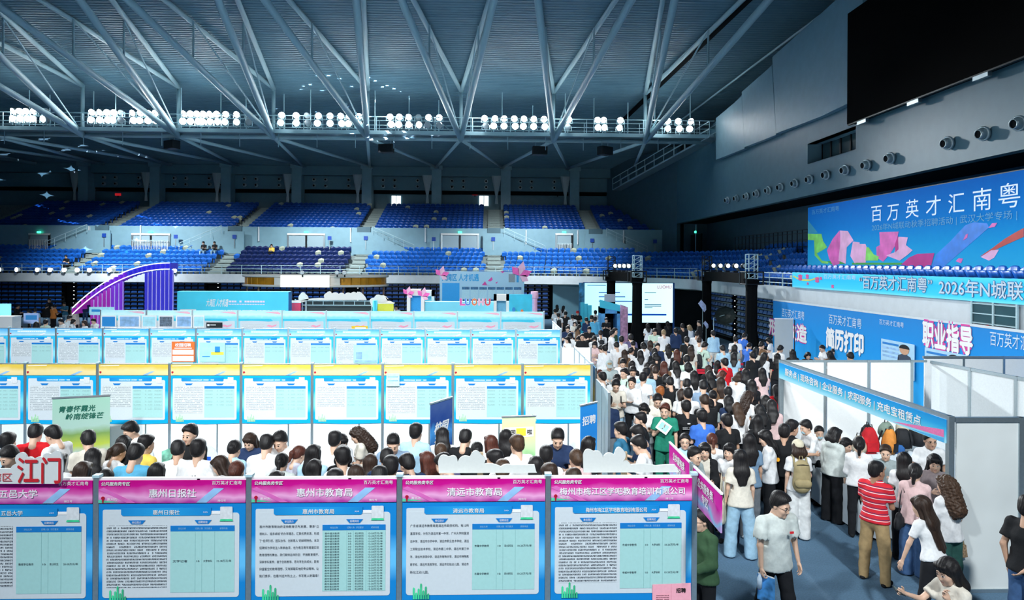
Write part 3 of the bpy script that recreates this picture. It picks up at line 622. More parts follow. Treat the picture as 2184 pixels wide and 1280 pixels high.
    for zz in (rows[1:] if rows else []):
        cols = ((.72, .87), (.955, .985), (1.02, 1.11), (1.15, 1.30)); ink = mat('body_ink', C('28323e'))
        for j, (u0, u1) in enumerate(cols):
            if entries: text(entries[j], X((u0 + u1) / 2), -.0095, zz, .02, ink, ps, width=(u1 - u0) * s * .95, height=.026 if len(rows) < 6 else .021, name='table_entry')
            else: MB().plate([(X(u0), zz - .018), (X(u1), zz - .018), (X(u1), zz + .018), (X(u0), zz + .018)], -.0095, .002).build('table_entry', FINET_P, ps)
    mb = MB()
    for k, hh in enumerate((.11, .06, .10, .15, .08, .12, .05)): mb.plate([(X(.11 + .024 * k), -1.21), (X(.128 + .024 * k), -1.21), (X(.128 + .024 * k), -1.21 + hh), (X(.119 + .024 * k), -1.2 + hh), (X(.11 + .024 * k), -1.21 + hh)], -.010, .003)
    mb.build('skyline_print', GRN if kind == 1 else mat('skyline_pale', C('a8dcae'), .5, var=.2), ps)
    return t
Y1 = 6.89
HZ = ['　　惠州市教育局始终坚持教育优先发展，秉承“立', '德树人、追求卓越”的办学理念，汇聚优质资源，形成', '了“名师引领、团队协作、创新育人”的鲜明特色。本次', '招聘将为学校注入新鲜血液，也为有志青年搭建实现', '教育理想的舞台。我们期待这样的您：怀揣教育情怀、', '深耕学科素养；善于创新教学、愿与学生共成长；既有', '仰望星空的教育理想，又有脚踏实地的专业精神。让', '我们携手，在惠州这片热土上，书写育人新篇章！']
QY = ['　　广东省清远市教育局是清远市政府机构。有13所', '直属学校，分别为清远市第一中学、广州大学附属清', '远中学、清远市华侨中学、清远市职业技术学校、清远', '工贸职业技术学校、清远市第二中学、清远市第三中', '学、清远市源潭中学、清远市特殊中学、清远市特殊教', '育学校、清远市清英学校、清远市实验幼儿园、清远市', '新北江幼儿园。']
ROW1 = [('五邑大学', '江门市', None, (-1.05, -.83), ('教授学位教师', '10', '博士研究生', '20-50万元/年')), ('惠州日报社', '惠州市', None, (-1.07, -.81), ('文字记者', '10', '大学本科', '12-18万元/年')), ('惠州市教育局', '惠州市', HZ, (-1.03,) + tuple(-.545 - .0265 * k for k in range(22)), ('高中语文教师', '10', '硕士研究生', '12-20万元/年')),
        ('清远市教育局', '清远市', QY, (-1.0, -.68, -.96), ('市属中学教师', '10', '硕士研究生', '10-20万元/年')), ('梅州市梅江区学吧教育培训有限公司', '梅州市', None, (-1.06, -.68, -.96), ('市城中学教师', '10', '大学本科', '10-20万元/年'))]
LAB1 = ['front row blue poster panel with magenta header, partly behind the red lettered sign', 'front row magenta header panel with long dense text and one table entry', 'front row magenta header panel whose table is packed with many rows',
        'front row magenta header panel with widely spaced text lines, below left cloud cutout', 'front row magenta header panel with the longest company name, below right cloud cutout']
for i, (nm, city, bod, rows, ent) in enumerate(ROW1):
    panel_unit(-5.36 + 1.49 * i, Y1, 1.49, HEADM, SHEET1, LAB1[i], nm, city, 1, True, 2.5, FINE, rows, 'front row of display panels', bod, ent)
t = thing('panel_end_post', 'grey end post of the front panel row beside the pink signs', 'post', (2.09, Y1, 0))
MB().box(-.026, .026, -.03, .03, 0, 2.515).build('shaft', ALU, t); MB().box(-.034, .034, -.037, .037, 2.515, 2.54).build('cap', STEEL, t)
t = thing('pink_notice', 'pink paper notice stuck on the last front row panel', 'paper', (1.66, Y1 - .042, 1.42))
MB().plate([(0, 0), (.39, .012), (.40, -.35), (.0, -.36)], -.004, .002).build('sheet', mat('pink_paper', C('f0a8b8'), .7, var=.03), t)
text('招聘', .29, -.006, -.06, .05, mat('dark_ink', (.03, .02, .02)), t, bold=.02); MB().plate([(.04, -.32), (.17, -.32), (.17, -.10), (.04, -.10)], -.006, .001).build('print', print_mat('pink_print', C('f0a8b8'), C('7a4450'), .02, .012, .6), t)
MB().plate([(.19, -.35), (.192, -.35), (.192, .005), (.19, .005)], -.006, .001).build('fold_line', mat('fold_pink', C('d890a4')), t)
# cutouts standing on the front row
def cutout(name, pts, y, th, m, label, cat, **k):
    xs = [p[0] for p in pts]; zs = [p[1] for p in pts]; x0, z0 = min(xs), min(zs)
    t = thing(name, label, cat, (x0, y, z0), 0, k.get('group')); MB().plate([(a - x0, b - z0) for a, b in pts], 0, th).build('board', m, t); return t, x0, z0
CLOUD = mat('cutout_back', (.60, .63, .62), .7, var=.02)
def cloud_pts(px, yb, Y):
    out = []
    for (a, b) in px: p = onY(a, b, Y); out.append((p.x, p.z))
    return out
def bumps(seq, n=6):
    """arc bumps between successive px points: (x0,y0,x1,y1,bulge)"""
    out = []
    for x0, y0, x1, y1, bu in seq:
        for k in range(n):
            u = k / n; nx, ny = (y1 - y0), -(x1 - x0); l = math.hypot(nx, ny) or 1; h = bu * 4 * u * (1 - u) if bu else 0
            out.append((x0 + (x1 - x0) * u + nx / l * h, y0 + (y1 - y0) * u + ny / l * h))
    return out
YC = Y1 + .08
p1 = bumps([(936, 1010, 934, 985, 0), (934, 985, 957, 975, 9), (957, 975, 976, 986, 8), (976, 986, 1002, 975, 7), (1002, 975, 1028, 972, 12), (1028, 972, 1032, 990, 5), (1032, 990, 1068, 996, 3), (1068, 996, 1090, 992, 3), (1090, 992, 1140, 992, 0), (1140, 992, 1146, 1016, 0), (1146, 1016, 936, 1016, 0)])
p2 = bumps([(1245, 1010, 1244, 972, 0), (1244, 972, 1266, 963, 9), (1266, 963, 1286, 977, 7), (1286, 977, 1310, 970, 7), (1310, 970, 1334, 966, 14), (1334, 966, 1328, 985, 3), (1328, 985, 1345, 992, 5), (1345, 992, 1400, 994, 3), (1400, 994, 1440, 992, 1), (1440, 992, 1452, 1014, 0), (1452, 1014, 1245, 1014, 0)])
for pts, lab in ((p1, 'plain back of a cloud shaped cutout, left one of two on the front panels'), (p2, 'plain back of a cloud shaped cutout, right one of two on the front panels')):
    q = cloud_pts(pts, 0, YC); q = [(a, max(b, 2.515)) for a, b in q]
    t, x0, z0 = cutout('cloud_cutout', q, YC, .03, CLOUD, lab, 'cutout sign', group='cloud cutouts'); MB().box(.4, .46, .03, .06, -.35, .2).build('batten', mat('pine_batten', (.45, .33, .2), .7), t)
YS = Y1 - .085
sp = bumps([(-60, 1030, -60, 1000, 0), (-60, 1000, 22, 1000, 0), (22, 1000, 36, 990, 3), (36, 990, 34, 972, 3), (34, 972, 58, 976, 9), (58, 976, 72, 980, 3), (72, 980, 90, 976, 3), (90, 976, 108, 968, 5), (108, 968, 132, 978, 12), (132, 978, 132, 1012, 2), (132, 1012, 128, 1032, 2), (128, 1032, -60, 1032, 0)])
q = cloud_pts(sp, 0, YS); t, x0, z0 = cutout('lettered_cutout', q, YS, .02, mat('cutout_white', (.70, .73, .74), .5, var=.02), 'white cutout sign with big red brush lettering at the left edge', 'sign')
p = onY(84, 1003, YS); text('江门', p.x - x0, -.006, p.z - z0, .24, REDINK, t, width=.42, bold=.022, height=.27)
p = onY(4, 1018, YS); text('湾区', p.x - x0, -.006, p.z - z0, .09, REDINK, t, width=.2, height=.09)
# pink side panels running away from the end of the front row
HEADS = ramp_mat('side_magenta', [(0, C('d060b4')), (.25, C('8cc0e0')), (.4, C('d478bc')), (.65, C('c8209a')), (1, C('c01892'))], 'Z', -.38, .0, wob=.25)
for ya, yb, lab in ((7.14, 8.0, 'pink lettered side sign behind the front panel row, farther one'), (6.2, 7.06, 'pink lettered side sign beside the aisle, nearer larger one')):
    t = thing('pink_side_sign', lab, 'sign', (2.13, ya, 2.55)); L_ = yb - ya
    MB().box(0, .015, 0, L_, -.36, 0).build('board', HEADS, t); MB().box(-.004, .019, -.01, L_ + .01, -.005, .012).build('edge_rail', PRINTW, t); MB().box(-.008, .023, L_ - .02 if yb < 7.1 else -.02, L_ + .02 if yb < 7.1 else .02, -.36, .02).build('edge_clamp', ALU, t)
    text('公共服务类', -.006, L_ * .5, -.10, .1, PRINTW, t, width=L_ * .55, bold=.03, right=(0, -1, 0), height=.1); text('专区', -.006, L_ * .5, -.22, .1, PRINTW, t, width=L_ * .24, bold=.03, right=(0, -1, 0), height=.1)
# ---------------------------------------------------------------- second row (yellow), third row (sky), fourth row (cyan)
Y2 = 14.6; x2 = [-11.17 + 1.485 * k for k in range(10)]
for k in range(9):
    panel_unit(x2[k], Y2, 1.485, HEADY, SHEET2, 'second row panel with pale yellow header, %s from the left' % ORD[k], None, None, 2, False, 2.5, FINE3, (-1.03 + .06 * (k % 3),) + tuple(-.56 - .075 * j for j in range(6 - k % 2)), 'second row of display panels')
def endpost(x, y, lab):
    t = thing('panel_end_post', lab, 'post', (x, y, 0)); MB().box(-.026, .026, -.03, .03, 0, 2.515).build('shaft', ALU, t); MB().box(-.034, .034, -.037, .037, 2.515, 2.54).build('cap', STEEL, t)
def side_wall(x, y0, y1, n, label, m=None, top=2.5, hang=None):
    t = thing('side_partition', label, 'partition', (x, y0, 0)); L = (y1 - y0) / n
    for k in range(n):
        MB().box(-.012, .012, k * L + .03, (k + 1) * L - .03, 0, top).build('wall_panel', m or WHITE, t); MB().box(-.028, .028, (k + 1) * L - .03, (k + 1) * L + .03, 0, top + .02).build('post', ALU, t)
    MB().box(-.02, .02, 0, y1 - y0, top - .03, top + .01).build('top_rail', ALU, t); return t
ex2 = x2[8] + 1.485; endpost(ex2, Y2, 'grey end post of the second panel row')
side_wall(ex2 + .02, Y2 + .06, Y2 + 3.0, 3, 'white side partition at the aisle end of the second row')
t = thing('grey_wing_panel', 'pale blue grey wing panel at the aisle end of the second row', 'partition', (ex2 + .1, 13.0, 0))
for k in range(2): MB().box(-.012, .012, k * .78 + .02, k * .78 + .76, 0, 2.2).build('wall_panel', mat('wing_grey', C('a8b8c0'), .5, var=.06, scale=2), t); MB().box(-.025, .025, k * .78 - .02, k * .78 + .02, 0, 2.2).build('post', ALU, t)
Y3 = 22.35; x3 = [-18.3 + 1.474 * k for k in range(15)]
for k in range(14):
    panel_unit(x3[k], Y3, 1.474, HEADB, SHEET3, 'third row sky blue panel, %s from the left' % ORD[k], None, None, 3, False, 2.5, FINE3, (-1.0 + .05 * (k % 3), -.6, -.72), 'third row of display panels')
endpost(x3[13] + 1.474, Y3, 'grey end post of the third panel row'); side_wall(x3[13] + 1.494, Y3 + .06, Y3 + 3, 3, 'white side partition at the aisle end of the third row')
Y4 = 30.7
def panel4(x, wd, label, extra):
    t = thing('exhibition_panel', label, 'display panel', (x, Y4, 2.5), 0, 'fourth row of display panels')
    MB().box(-.026, .026, -.03, .03, -2.5, .02).build('post', ALU, t); MB().box(.026, wd - .026, -.012, .012, -2.5, 0).build('wall_panel', WHITE, t)
    hb = MB().box(.03, wd - .03, -.03, -.014, -.34, 0).build('header_board', HEADC, t)
    MB().plate([(wd * .6, -.06), (wd * .95, -.16), (wd * .97, -.10), (wd * .9, -.04)], -.035, .004).build('printed_streak', mat('pale_pink', C('f2b8c8')), hb)
    ps = MB().box(.03, wd - .03, -.026, -.014, -1.5, -.34).build('poster', SHEET4, t)
    MB().plate([(.03, -.36), (wd * .75, -.36), (wd * .8, -.46), (wd * .7, -.48), (wd * .3, -.44), (.03, -.46)], -.031, .004).build('printed_wave', mat('wave_cyan', C('38c4e0')), ps)
    MB().plate(rrect(.1, wd - .12, -1.35, -.46, .03), -.029, .003).build('info_card', CARD, ps); MB().plate([(.2, -1.2), (wd * .6, -1.2), (wd * .6, -.6), (.2, -.6)], -.031, .002).build('text_block', print_mat('print_row4', C('d6dcdf'), C('b4bcc0'), .08, .03, .55), ps)
    MB().plate([(wd * .64, -.68), (wd * .7, -.62), (wd * .78, -.66), (wd * .88, -.6), (wd * .86, -.68), (wd * .76, -.74)], -.032, .003).build('printed_petals', mat('petal_print', C('f0a0b8')), ps)
    if extra == 0:
        for k in range(2): MB().plate([(wd * (.6 + .16 * k), -.98), (wd * (.74 + .16 * k), -.98), (wd * (.74 + .16 * k), -.84), (wd * (.6 + .16 * k), -.84)], -.032, .003).build('printed_photo', mat('photo_print', C('5a8ca0'), .5, var=.5, scale=12), ps)
    if extra == 1: MB().plate([(wd * .58, -1.0), (wd * .95, -1.0), (wd * .95, -.66), (wd * .58, -.66)], -.034, .004).build('yellow_notice', mat('notice_yellow', C('f2c830')), ps); MB().plate([(wd * .66, -.92), (wd * .9, -.92), (wd * .9, -.72), (wd * .66, -.72)], -.036, .003).build('notice_card', PRINTW, ps)
    return t
SHEET4 = mat('poster_pale_cyan', C('8adcec'), .5, var=.1, scale=3)
x4 = [-11.17 + 1.945 * k for k in range(8)]
for k in range(7): panel4(x4[k], 1.945, 'fourth row pale cyan panel, %s from the left' % ORD[k + 3], 1 if k == 2 else 0)
endpost(x4[7], Y4, 'grey end post of the fourth panel row')
for k, a in enumerate([-17.15, -15.15, -13.15]): panel4(a, 1.97, 'fourth row pale cyan panel, %s from the left' % ORD[k], 2)
# notices pinned on the rows
def board_sign(px0, py0, px1, py1, Y, m, label, name='notice_board', parts=(), cat='sign'):
    a, b = onY(px0, py1, Y), onY(px1, py0, Y); t = thing(name, label, cat, (a.x, Y, a.z)); wd, h = b.x - a.x, b.z - a.z
    MB().box(0, wd, 0, .02, 0, h).build('board', m, t)
    for nm, u0, v0, u1, v1, mm in parts: MB().plate([(u0 * wd, v0 * h), (u1 * wd, v0 * h), (u1 * wd, v1 * h), (u0 * wd, v1 * h)], -.004, .004).build(nm, mm, t)
    return t, wd, h
ORNG = mat('notice_orange', C('e0702c'), .5, var=.03); LBL = mat('notice_sky', C('a8e0ec'), .5, var=.1, scale=6)
t, wd, h = board_sign(366, 729, 415, 772, Y3 - .07, ORNG, 'orange notice with white bands on the third panel row', parts=(('white_band', .04, .04, .96, .30, PRINTW), ('white_band', .04, .36, .96, .60, PRINTW), ('white_line', .12, .66, .88, .70, PRINTW)))
text('校园招聘', wd / 2, -.006, h * .84, .12, PRINTW, t, width=wd * .7, bold=.03)
board_sign(426, 731, 480, 772, Y3 - .07, LBL, 'pale blue notice with yellow green print on the third panel row', parts=(('printed_hill', .45, .36, .95, .52, mat('print_yellow', C('e8d84c'), .5, var=.2)), ('printed_line', .1, .25, .4, .3, BLUEINK), ('printed_shape', .6, .5, .8, .8, BLUEINK)))
board_sign(754, 736, 806, 774, Y3 - .07, LBL, 'pale blue notice with a wide print on the third panel row', parts=(('printed_block', .1, .2, .35, .6, STREAK), ('printed_base', .05, .04, .95, .14, STREAK)))
board_sign(824, 797, 852, 824, Y2 - .08, mat('notice_mint', C('b8e8e0'), .6, var=.15, scale=20), 'mint green paper sheet hung on the second panel row', parts=(('printed_line', .1, .7, .9, .8, STREAK), ('printed_line', .1, .4, .9, .5, STREAK)))
# photo boards on the left of row four
for i, (a, b, m) in enumerate([(215, 248, BLUEINK), (252, 300, STREAK), (302, 334, LBL), (338, 370, mat('photo_dark', C('607080'), .5, var=.5, scale=15)), (375, 410, STREAK), (412, 436, LBL)]):
    board_sign(a, 673, b, 699, Y4 - .07, PRINTW, 'small picture board on the fourth panel row, %s from the left' % ORD[i], 'picture_board', (('picture', .08, .1, .92, .9, m),))
board_sign(440, 688, 474, 699, Y4 - .08, DARKM, 'black rectangular name board on the fourth panel row', parts=(('logo', .06, .3, .2, .7, PRINTW), ('printed_line', .25, .45, .6, .6, PRINTW)))
# roll-up banners among the left crowd
def rollup(px, Y, label, m, lean=0, parts=(), rz=0, wd=.8, h=2.0):
    p = onZ(px[0], px[1], h); t = thing('rollup_banner', label, 'banner', (p.x, p.y, 0), rz)
    MB().box(0, wd, -.004, .004, .08, h).build('banner_sheet', m, t); MB().box(-.01, wd + .01, -.08, .08, 0, .08).build('base', ALU, t); MB().box(-.01, wd + .01, -.015, .015, h - .01, h + .02).build('top_bar', ALU, t); MB().tube([(wd / 2, .03, .05), (wd / 2, .03, h)], .012, 6).build('pole', DARKM, t)
    return t
G1 = ramp_mat('banner_landscape', [(0, C('b8ccd0')), (.42, C('b4c8cc')), (.5, C('b8c850')), (.62, C('7ea05a')), (.7, C('a8c8bc')), (1, C('9cc8b4'))], 'Z', .1, 2.0, wob=.15)
t = rollup((112, 850), 0, 'green landscape roll-up banner with brush slogan behind the left crowd', G1, rz=.28, wd=.98)
text('青春怀霞光', .42, -.008, 1.78, .13, mat('slogan_green', C('1c6a58')), t, width=.62, bold=.02, shear=.2); text('岭南绽锋芒', .55, -.008, 1.63, .13, mat('slogan_green', C('1c6a58')), t, width=.66, bold=.02, shear=.2)
G2 = ramp_mat('banner_navy', [(0, C('8fb4e0')), (.3, C('3a5aa0')), (.6, C('2a4890')), (.75, C('4a9ae0')), (.85, C('2c4c94')), (1, C('46609c'))], 'Z', .1, 2.0, wob=.4)
t = rollup((918, 862), 0, 'navy blue roll-up banner with slanted white lettering', G2, rz=1.05, wd=.72, h=2.1)
text('校园', .36, -.008, 1.62, .22, PRINTW, t, width=.5, bold=.03, shear=.3); text('招聘', .36, -.008, 1.4, .22, PRINTW, t, width=.5, bold=.03, shear=.3)
G3 = ramp_mat('banner_lime', [(0, C('e4ecd8')), (.5, C('90e0a0')), (.7, C('d0ecb0')), (.8, C('e0ec9c')), (1, C('c8ecb8'))], 'Z', .1, 1.9, wob=.1)
t = rollup((1071, 890), 0, 'lime green roll-up banner with a white slogan strip', G3, rz=.12, wd=.62, h=1.85)
MB().box(.04, .58, -.009, -.005, 1.48, 1.66).build('slogan_strip', PRINTW, t); text('校园', .15, -.012, 1.57, .1, mat('dark_ink', (.03, .02, .02)), t, bold=.02); MB().box(.26, .44, -.012, -.009, 1.50, 1.64).build('yellow_patch', mat('patch_yellow', C('f0d83c')), t); text('啦', .51, -.012, 1.57, .1, mat('dark_ink', (.03, .02, .02)), t, bold=.02)
G4 = ramp_mat('banner_royal', [(0, C('d8e4ea')), (.35, C('d0e0ea')), (.5, C('50a0dc')), (.7, C('2884d4')), (1, C('2c8cd8'))], 'Z', .1, 2.0, wob=.2)
t = rollup((1238, 866), 0, 'royal blue roll-up banner beside the aisle end of second row', G4, rz=.75, wd=.5)
text('招聘', .25, -.008, 1.7, .18, PRINTW, t, bold=.02, width=.4)
# small easel sign and chairs near the second row
t = thing('easel_sign', 'small sloping green and purple print sign behind the left crowd', 'sign', onZ(345, 950, 1.1)); t.location.z = 0
MB().plate([(0, .62), (.34, .82), (.34, 1.12), (0, .98)], 0, .015).build('board', mat('easel_print', C('78b8a0'), .6, var=.5, scale=9), t); MB().tube([(.17, .05, .8), (.1, .3, 0)], .012, 6).build('easel_leg', DARKM, t); MB().tube([(.05, .02, .8), (.03, 0, 0)], .012, 6).build('easel_leg', DARKM, t); MB().tube([(.3, .02, .9), (.32, 0, 0)], .012, 6).build('easel_leg', DARKM, t)
CHW = mat('chair_white', (.68, .72, .76), .4); CHB = mat('chair_patch', C('1c58c0'), .5)
for i, (px, py) in enumerate([(330, 935), (445, 945), (612, 940), (25, 940)]):
    p = onZ(px, py, .98); p.y = min(p.y, 13.9); t = thing('event_chair', 'white oval backed chair with blue patch before second row, %s from left' % ['second', 'third', 'fourth', 'first'][i], 'chair', (p.x, p.y, 0), 0, 'white event chairs')
    MB().plate([(.24 * math.cos(a), .70 + .27 * math.sin(a)) for a in [6.283 * k / 16 for k in range(16)]], 0, .03).build('backrest', CHW, t); MB().box(-.1, .1, -.006, 0, .58, .74).build('blue_patch', CHB, t)
    MB().box(-.23, .23, 0, .45, .42, .46).build('seat', CHW, t)
    for sx in (-.2, .2):
        for sy in (.03, .42): MB().tube([(sx, sy, 0), (sx * .9, sy, .44)], .014, 6).build('leg', ALU, t)

t = thing('white_booth_panel', 'plain white booth panel between third row end and the aisle', 'partition', (2.02, 19.0, 0))
MB().box(0, .8, -.012, .012, 0, 2.32).build('wall_panel', WHITE, t); MB().box(-.03, .0, -.03, .03, 0, 2.34).build('post', ALU, t); MB().box(.8, .83, -.03, .03, 0, 2.34).build('post', ALU, t); MB().box(.1, .6, -.02, -.012, 1.5, 1.56).build('printed_line', STREAK, t)
t = thing('aisle_side_board', 'yellow and sky blue printed board standing along the aisle', 'sign', (2.42, 15.4, 0))
MB().box(-.01, .01, 0, 1.6, 1.2, 2.3).build('board', ramp_mat('aisle_board', [(0, C('f0e0a0')), (.5, C('f0d880')), (.75, C('8cc8e8')), (1, C('5aa0dc'))], 'Z', 1.2, 2.3), t); MB().box(-.02, .02, 0, .05, 0, 2.3).build('post', ALU, t); MB().box(-.02, .02, 1.55, 1.6, 0, 2.3).build('post', ALU, t)
# ================================================================== right side: help desk, partitions, backdrops, banners
BX, BY0, BY1 = 6.58, 9.54, 15.2
t = thing('service_desk_booth', 'open white panel booth with blue fascia banner and grey posts', 'booth', (BX, BY0, 0))
L = BY1 - BY0
for u in (0, L): MB().box(-.04, .04, u - .04, u + .04, 0, 2.52).build('post', ALU, t)
MB().box(-.03, .03, 0, L, 2.46, 2.52).build('top_beam', ALU, t)
far = BY1 - BY0; RW = 3.35
for k in range(3):
    MB().box(.06 + k, 1.0 + k - .03, far - .012, far + .012, 0, 2.5).build('wall_panel', WHITE, t); MB().box(k + .97, k + 1.03, far - .03, far + .03, 0, 2.52).build('post', ALU, t)
MB().box(0, RW, far - .02, far + .02, 2.47, 2.52).build('top_beam', ALU, t)
FASC = ramp_mat('fascia_blue', [(0, C('a8dcec')), (.35, C('58c0e0')), (.7, C('2aa0dc')), (1, C('2090d4'))], 'Z', 2.12, 2.46)
fb = MB().box(-.055, -.04, .02, L - .02, 2.12, 2.46).build('fascia_banner', FASC, t)
text('服务点 | 现场咨询 | 企业服务 | 求职服务 | 充电宝租赁点', -.058, L * .52, 2.31, .2, PRINTW, fb, width=L * .84, bold=.02, right=(0, -1, 0), height=.165)
MB().prism([(-.058, .05, 2.20), (-.058, 1.3, 2.14), (-.058, .05, 2.31)], (.002, 0, 0)).build('printed_ribbon', mat('ribbon_pink', C('e070a8')), fb)
MB().prism([(-.058, .05, 2.125), (-.058, .9, 2.13), (-.058, .05, 2.19)], (.002, 0, 0)).build('printed_ribbon', mat('ribbon_blue', C('40a8e0')), fb)
# near end wall of the booth: panels facing the viewer
t = thing('booth_end_wall', 'grey framed white partition nearest the viewer at right', 'partition', (BX + .06, BY0, 0))
for k in range(4):
    MB().box(k * 1.0 + .03, k * 1.0 + .93, -.012, .012, .04, 2.46).build('wall_panel', mat('white_board_scuffed', (.74, .78, .77), .5, var=.07, scale=1.2), t)
    MB().box(k * 1.0 + .93, k * 1.0 + 1.0, -.035, .035, 0, 2.5).build('post', ALU, t)
MB().box(0, 4, -.03, .03, 2.43, 2.5).build('top_beam', ALU, t); MB().box(0, 4, -.03, .03, 0, .05).build('bottom_beam', ALU, t)
# farther partition rows seen over the booth
t = thing('partition_row', 'row of white partitions behind the help desk booth', 'partition', (10.3, 15.9, 0))
for k in range(3):
    MB().box(k * .98 + .03, k * .98 + .95, -.012, .012, 0, 2.5).build('wall_panel', WHITE, t); MB().box(k * .98 + .95, k * .98 + 1.0, -.03, .03, 0, 2.52).build('post', ALU, t)
MB().box(0, 2.97, -.025, .025, 2.46, 2.52).build('top_beam', ALU, t)
for nm, a, b, lab in (('partition_wing', (9.98, 15.12), (10.7, 9.75), 'white partition wing running toward the viewer behind the booth'),):
    d = Vector((b[0] - a[0], b[1] - a[1], 0)); n = 5; t = thing(nm, lab, 'partition', (a[0], a[1], 0), math.atan2(d.y, d.x)); q = d.length / n
    for k in range(n): MB().box(k * q + .03, k * q + q - .03, -.012, .012, 0, 2.5).build('wall_panel', mat('white_board_shade', (.72, .77, .79), .5, var=.03), t); MB().box(k * q + q - .03, k * q + q + .03, -.03, .03, 0, 2.52).build('post', ALU, t)
    MB().box(0, d.length, -.025, .025, 2.46, 2.52).build('top_beam', ALU, t)
# desk with cloth, and what lies on it
CLOTH = mat('table_cloth', (.60, .68, .74), .8, var=.05, scale=5, bump=.2)
def desk(x0, x1, y0, y1, label):
    t = thing('service_desk', label, 'table', (x0, y0, 0)); w_, d_ = x1 - x0, y1 - y0
    MB().box(.03, w_ - .03, .03, d_ - .03, .70, .73).build('table_top', WHITE, t)
    mb = MB(); n = 40; P = []
    per = [(0, 0, w_, 0), (w_, 0, w_, d_), (w_, d_, 0, d_), (0, d_, 0, 0)]
    for a, b, c, d in per:
        for k in range(n // 4 + 6):
            u = k / (n // 4 + 6); P.append((a + (c - a) * u, b + (d - b) * u))
    m = len(P); cx, cy = w_ / 2, d_ / 2
    for z, amp in ((.745, 0), (.40, .03), (.08, .055)):
        for k, (x, y) in enumerate(P):
            s = 1 + amp * math.sin(k * 1.9) / 1.0 * .5 + amp * .4; mb.v.append((cx + (x - cx) * s, cy + (y - cy) * s, z))
    for a in range(2): mb.f += [[a * m + k, a * m + (k + 1) % m, (a + 1) * m + (k + 1) % m, (a + 1) * m + k] for k in range(m)]
    mb.f.append(list(range(m))); mb.mi = [0] * len(mb.f); mb.build('table_cloth', CLOTH, t, True)
    for sx in (.06, w_ - .06):
        for sy in (.06, d_ - .06): MB().tube([(sx, sy, 0), (sx, sy, .7)], .015, 6).build('leg', ALU, t)
desk(6.35, 7.0, 11.3, 14.6, 'long help desk under pale cloth along the booth front'); desk(7.6, 9.7, 13.9, 14.6, 'back table under pale cloth heaped with bags')
def lump(name, label, cat, c, r, m, parts=(), n=14, seed=0, group=None):
    """soft bag: lumpy rounded body with creases"""
    t = thing(name, label, cat, (c[0], c[1], c[2]), seed * .7, group); rr = random.Random(seed); mb = MB(); R_ = 8
    for i in range(R_ + 1):
        v = i / R_; z = 2 * r[2] * v; k = (math.sin(math.pi * min(1, max(.0, .12 + .80 * v)))) ** .55 * (1 - .25 * v)
        for j in range(n):
            a = 6.283 * j / n; q = k * (1 + .07 * math.sin(3 * a + seed) + .05 * rr.random()); ca, sa = math.cos(a), math.sin(a)
            e = (abs(ca) ** .6 * (1 if ca > 0 else -1), abs(sa) ** .6 * (1 if sa > 0 else -1)); mb.v.append((r[0] * q * e[0], r[1] * q * e[1], z))
    for i in range(R_): mb.f += [[i * n + j, i * n + (j + 1) % n, (i + 1) * n + (j + 1) % n, (i + 1) * n + j] for j in range(n)]
    mb.f += [list(range(n))[::-1], list(range(R_ * n, R_ * n + n))]; mb.mi = [0] * len(mb.f); mb.build('bag_body', m, t, True)
    for p in parts: p(t, r)
    return t
def p_pocket(m): return lambda t, r: MB().box(-r[0] * .6, r[0] * .6, -r[1] * 1.12, -r[1] * .8, r[2] * .25, r[2] * .95).build('front_pocket', m, t)
def p_handle(m): return lambda t, r: MB().tube([(-.06, 0, 2 * r[2] - .03), (-.04, 0, 2 * r[2] + .06), (.04, 0, 2 * r[2] + .06), (.06, 0, 2 * r[2] - .03)], .01, 6).build('handle', m, t)
def p_strap(m): return lambda t, r: [MB().tube([(s * r[0] * .5, r[1] * .8, 2 * r[2] * .95), (s * r[0] * .6, r[1] * 1.3, r[2]), (s * r[0] * .6, r[1] * .9, r[2] * .2)], .018, 6).build('shoulder_strap', m, t) for s in (-1, 1)]
BAGM = {k: mat('bag_' + k, v, .75, var=.12, scale=12, bump=.2) for k, v in dict(red=(.55, .01, .02), black=(.012, .014, .018), orange=(.75, .28, .05), cream=(.55, .50, .38), khaki=(.33, .27, .14), grey=(.12, .16, .19), green=(.20, .27, .22), blue=(.03, .15, .45), white=(.7, .72, .74), yellow=(.8, .62, .02), brown=(.22, .10, .04)).items()}
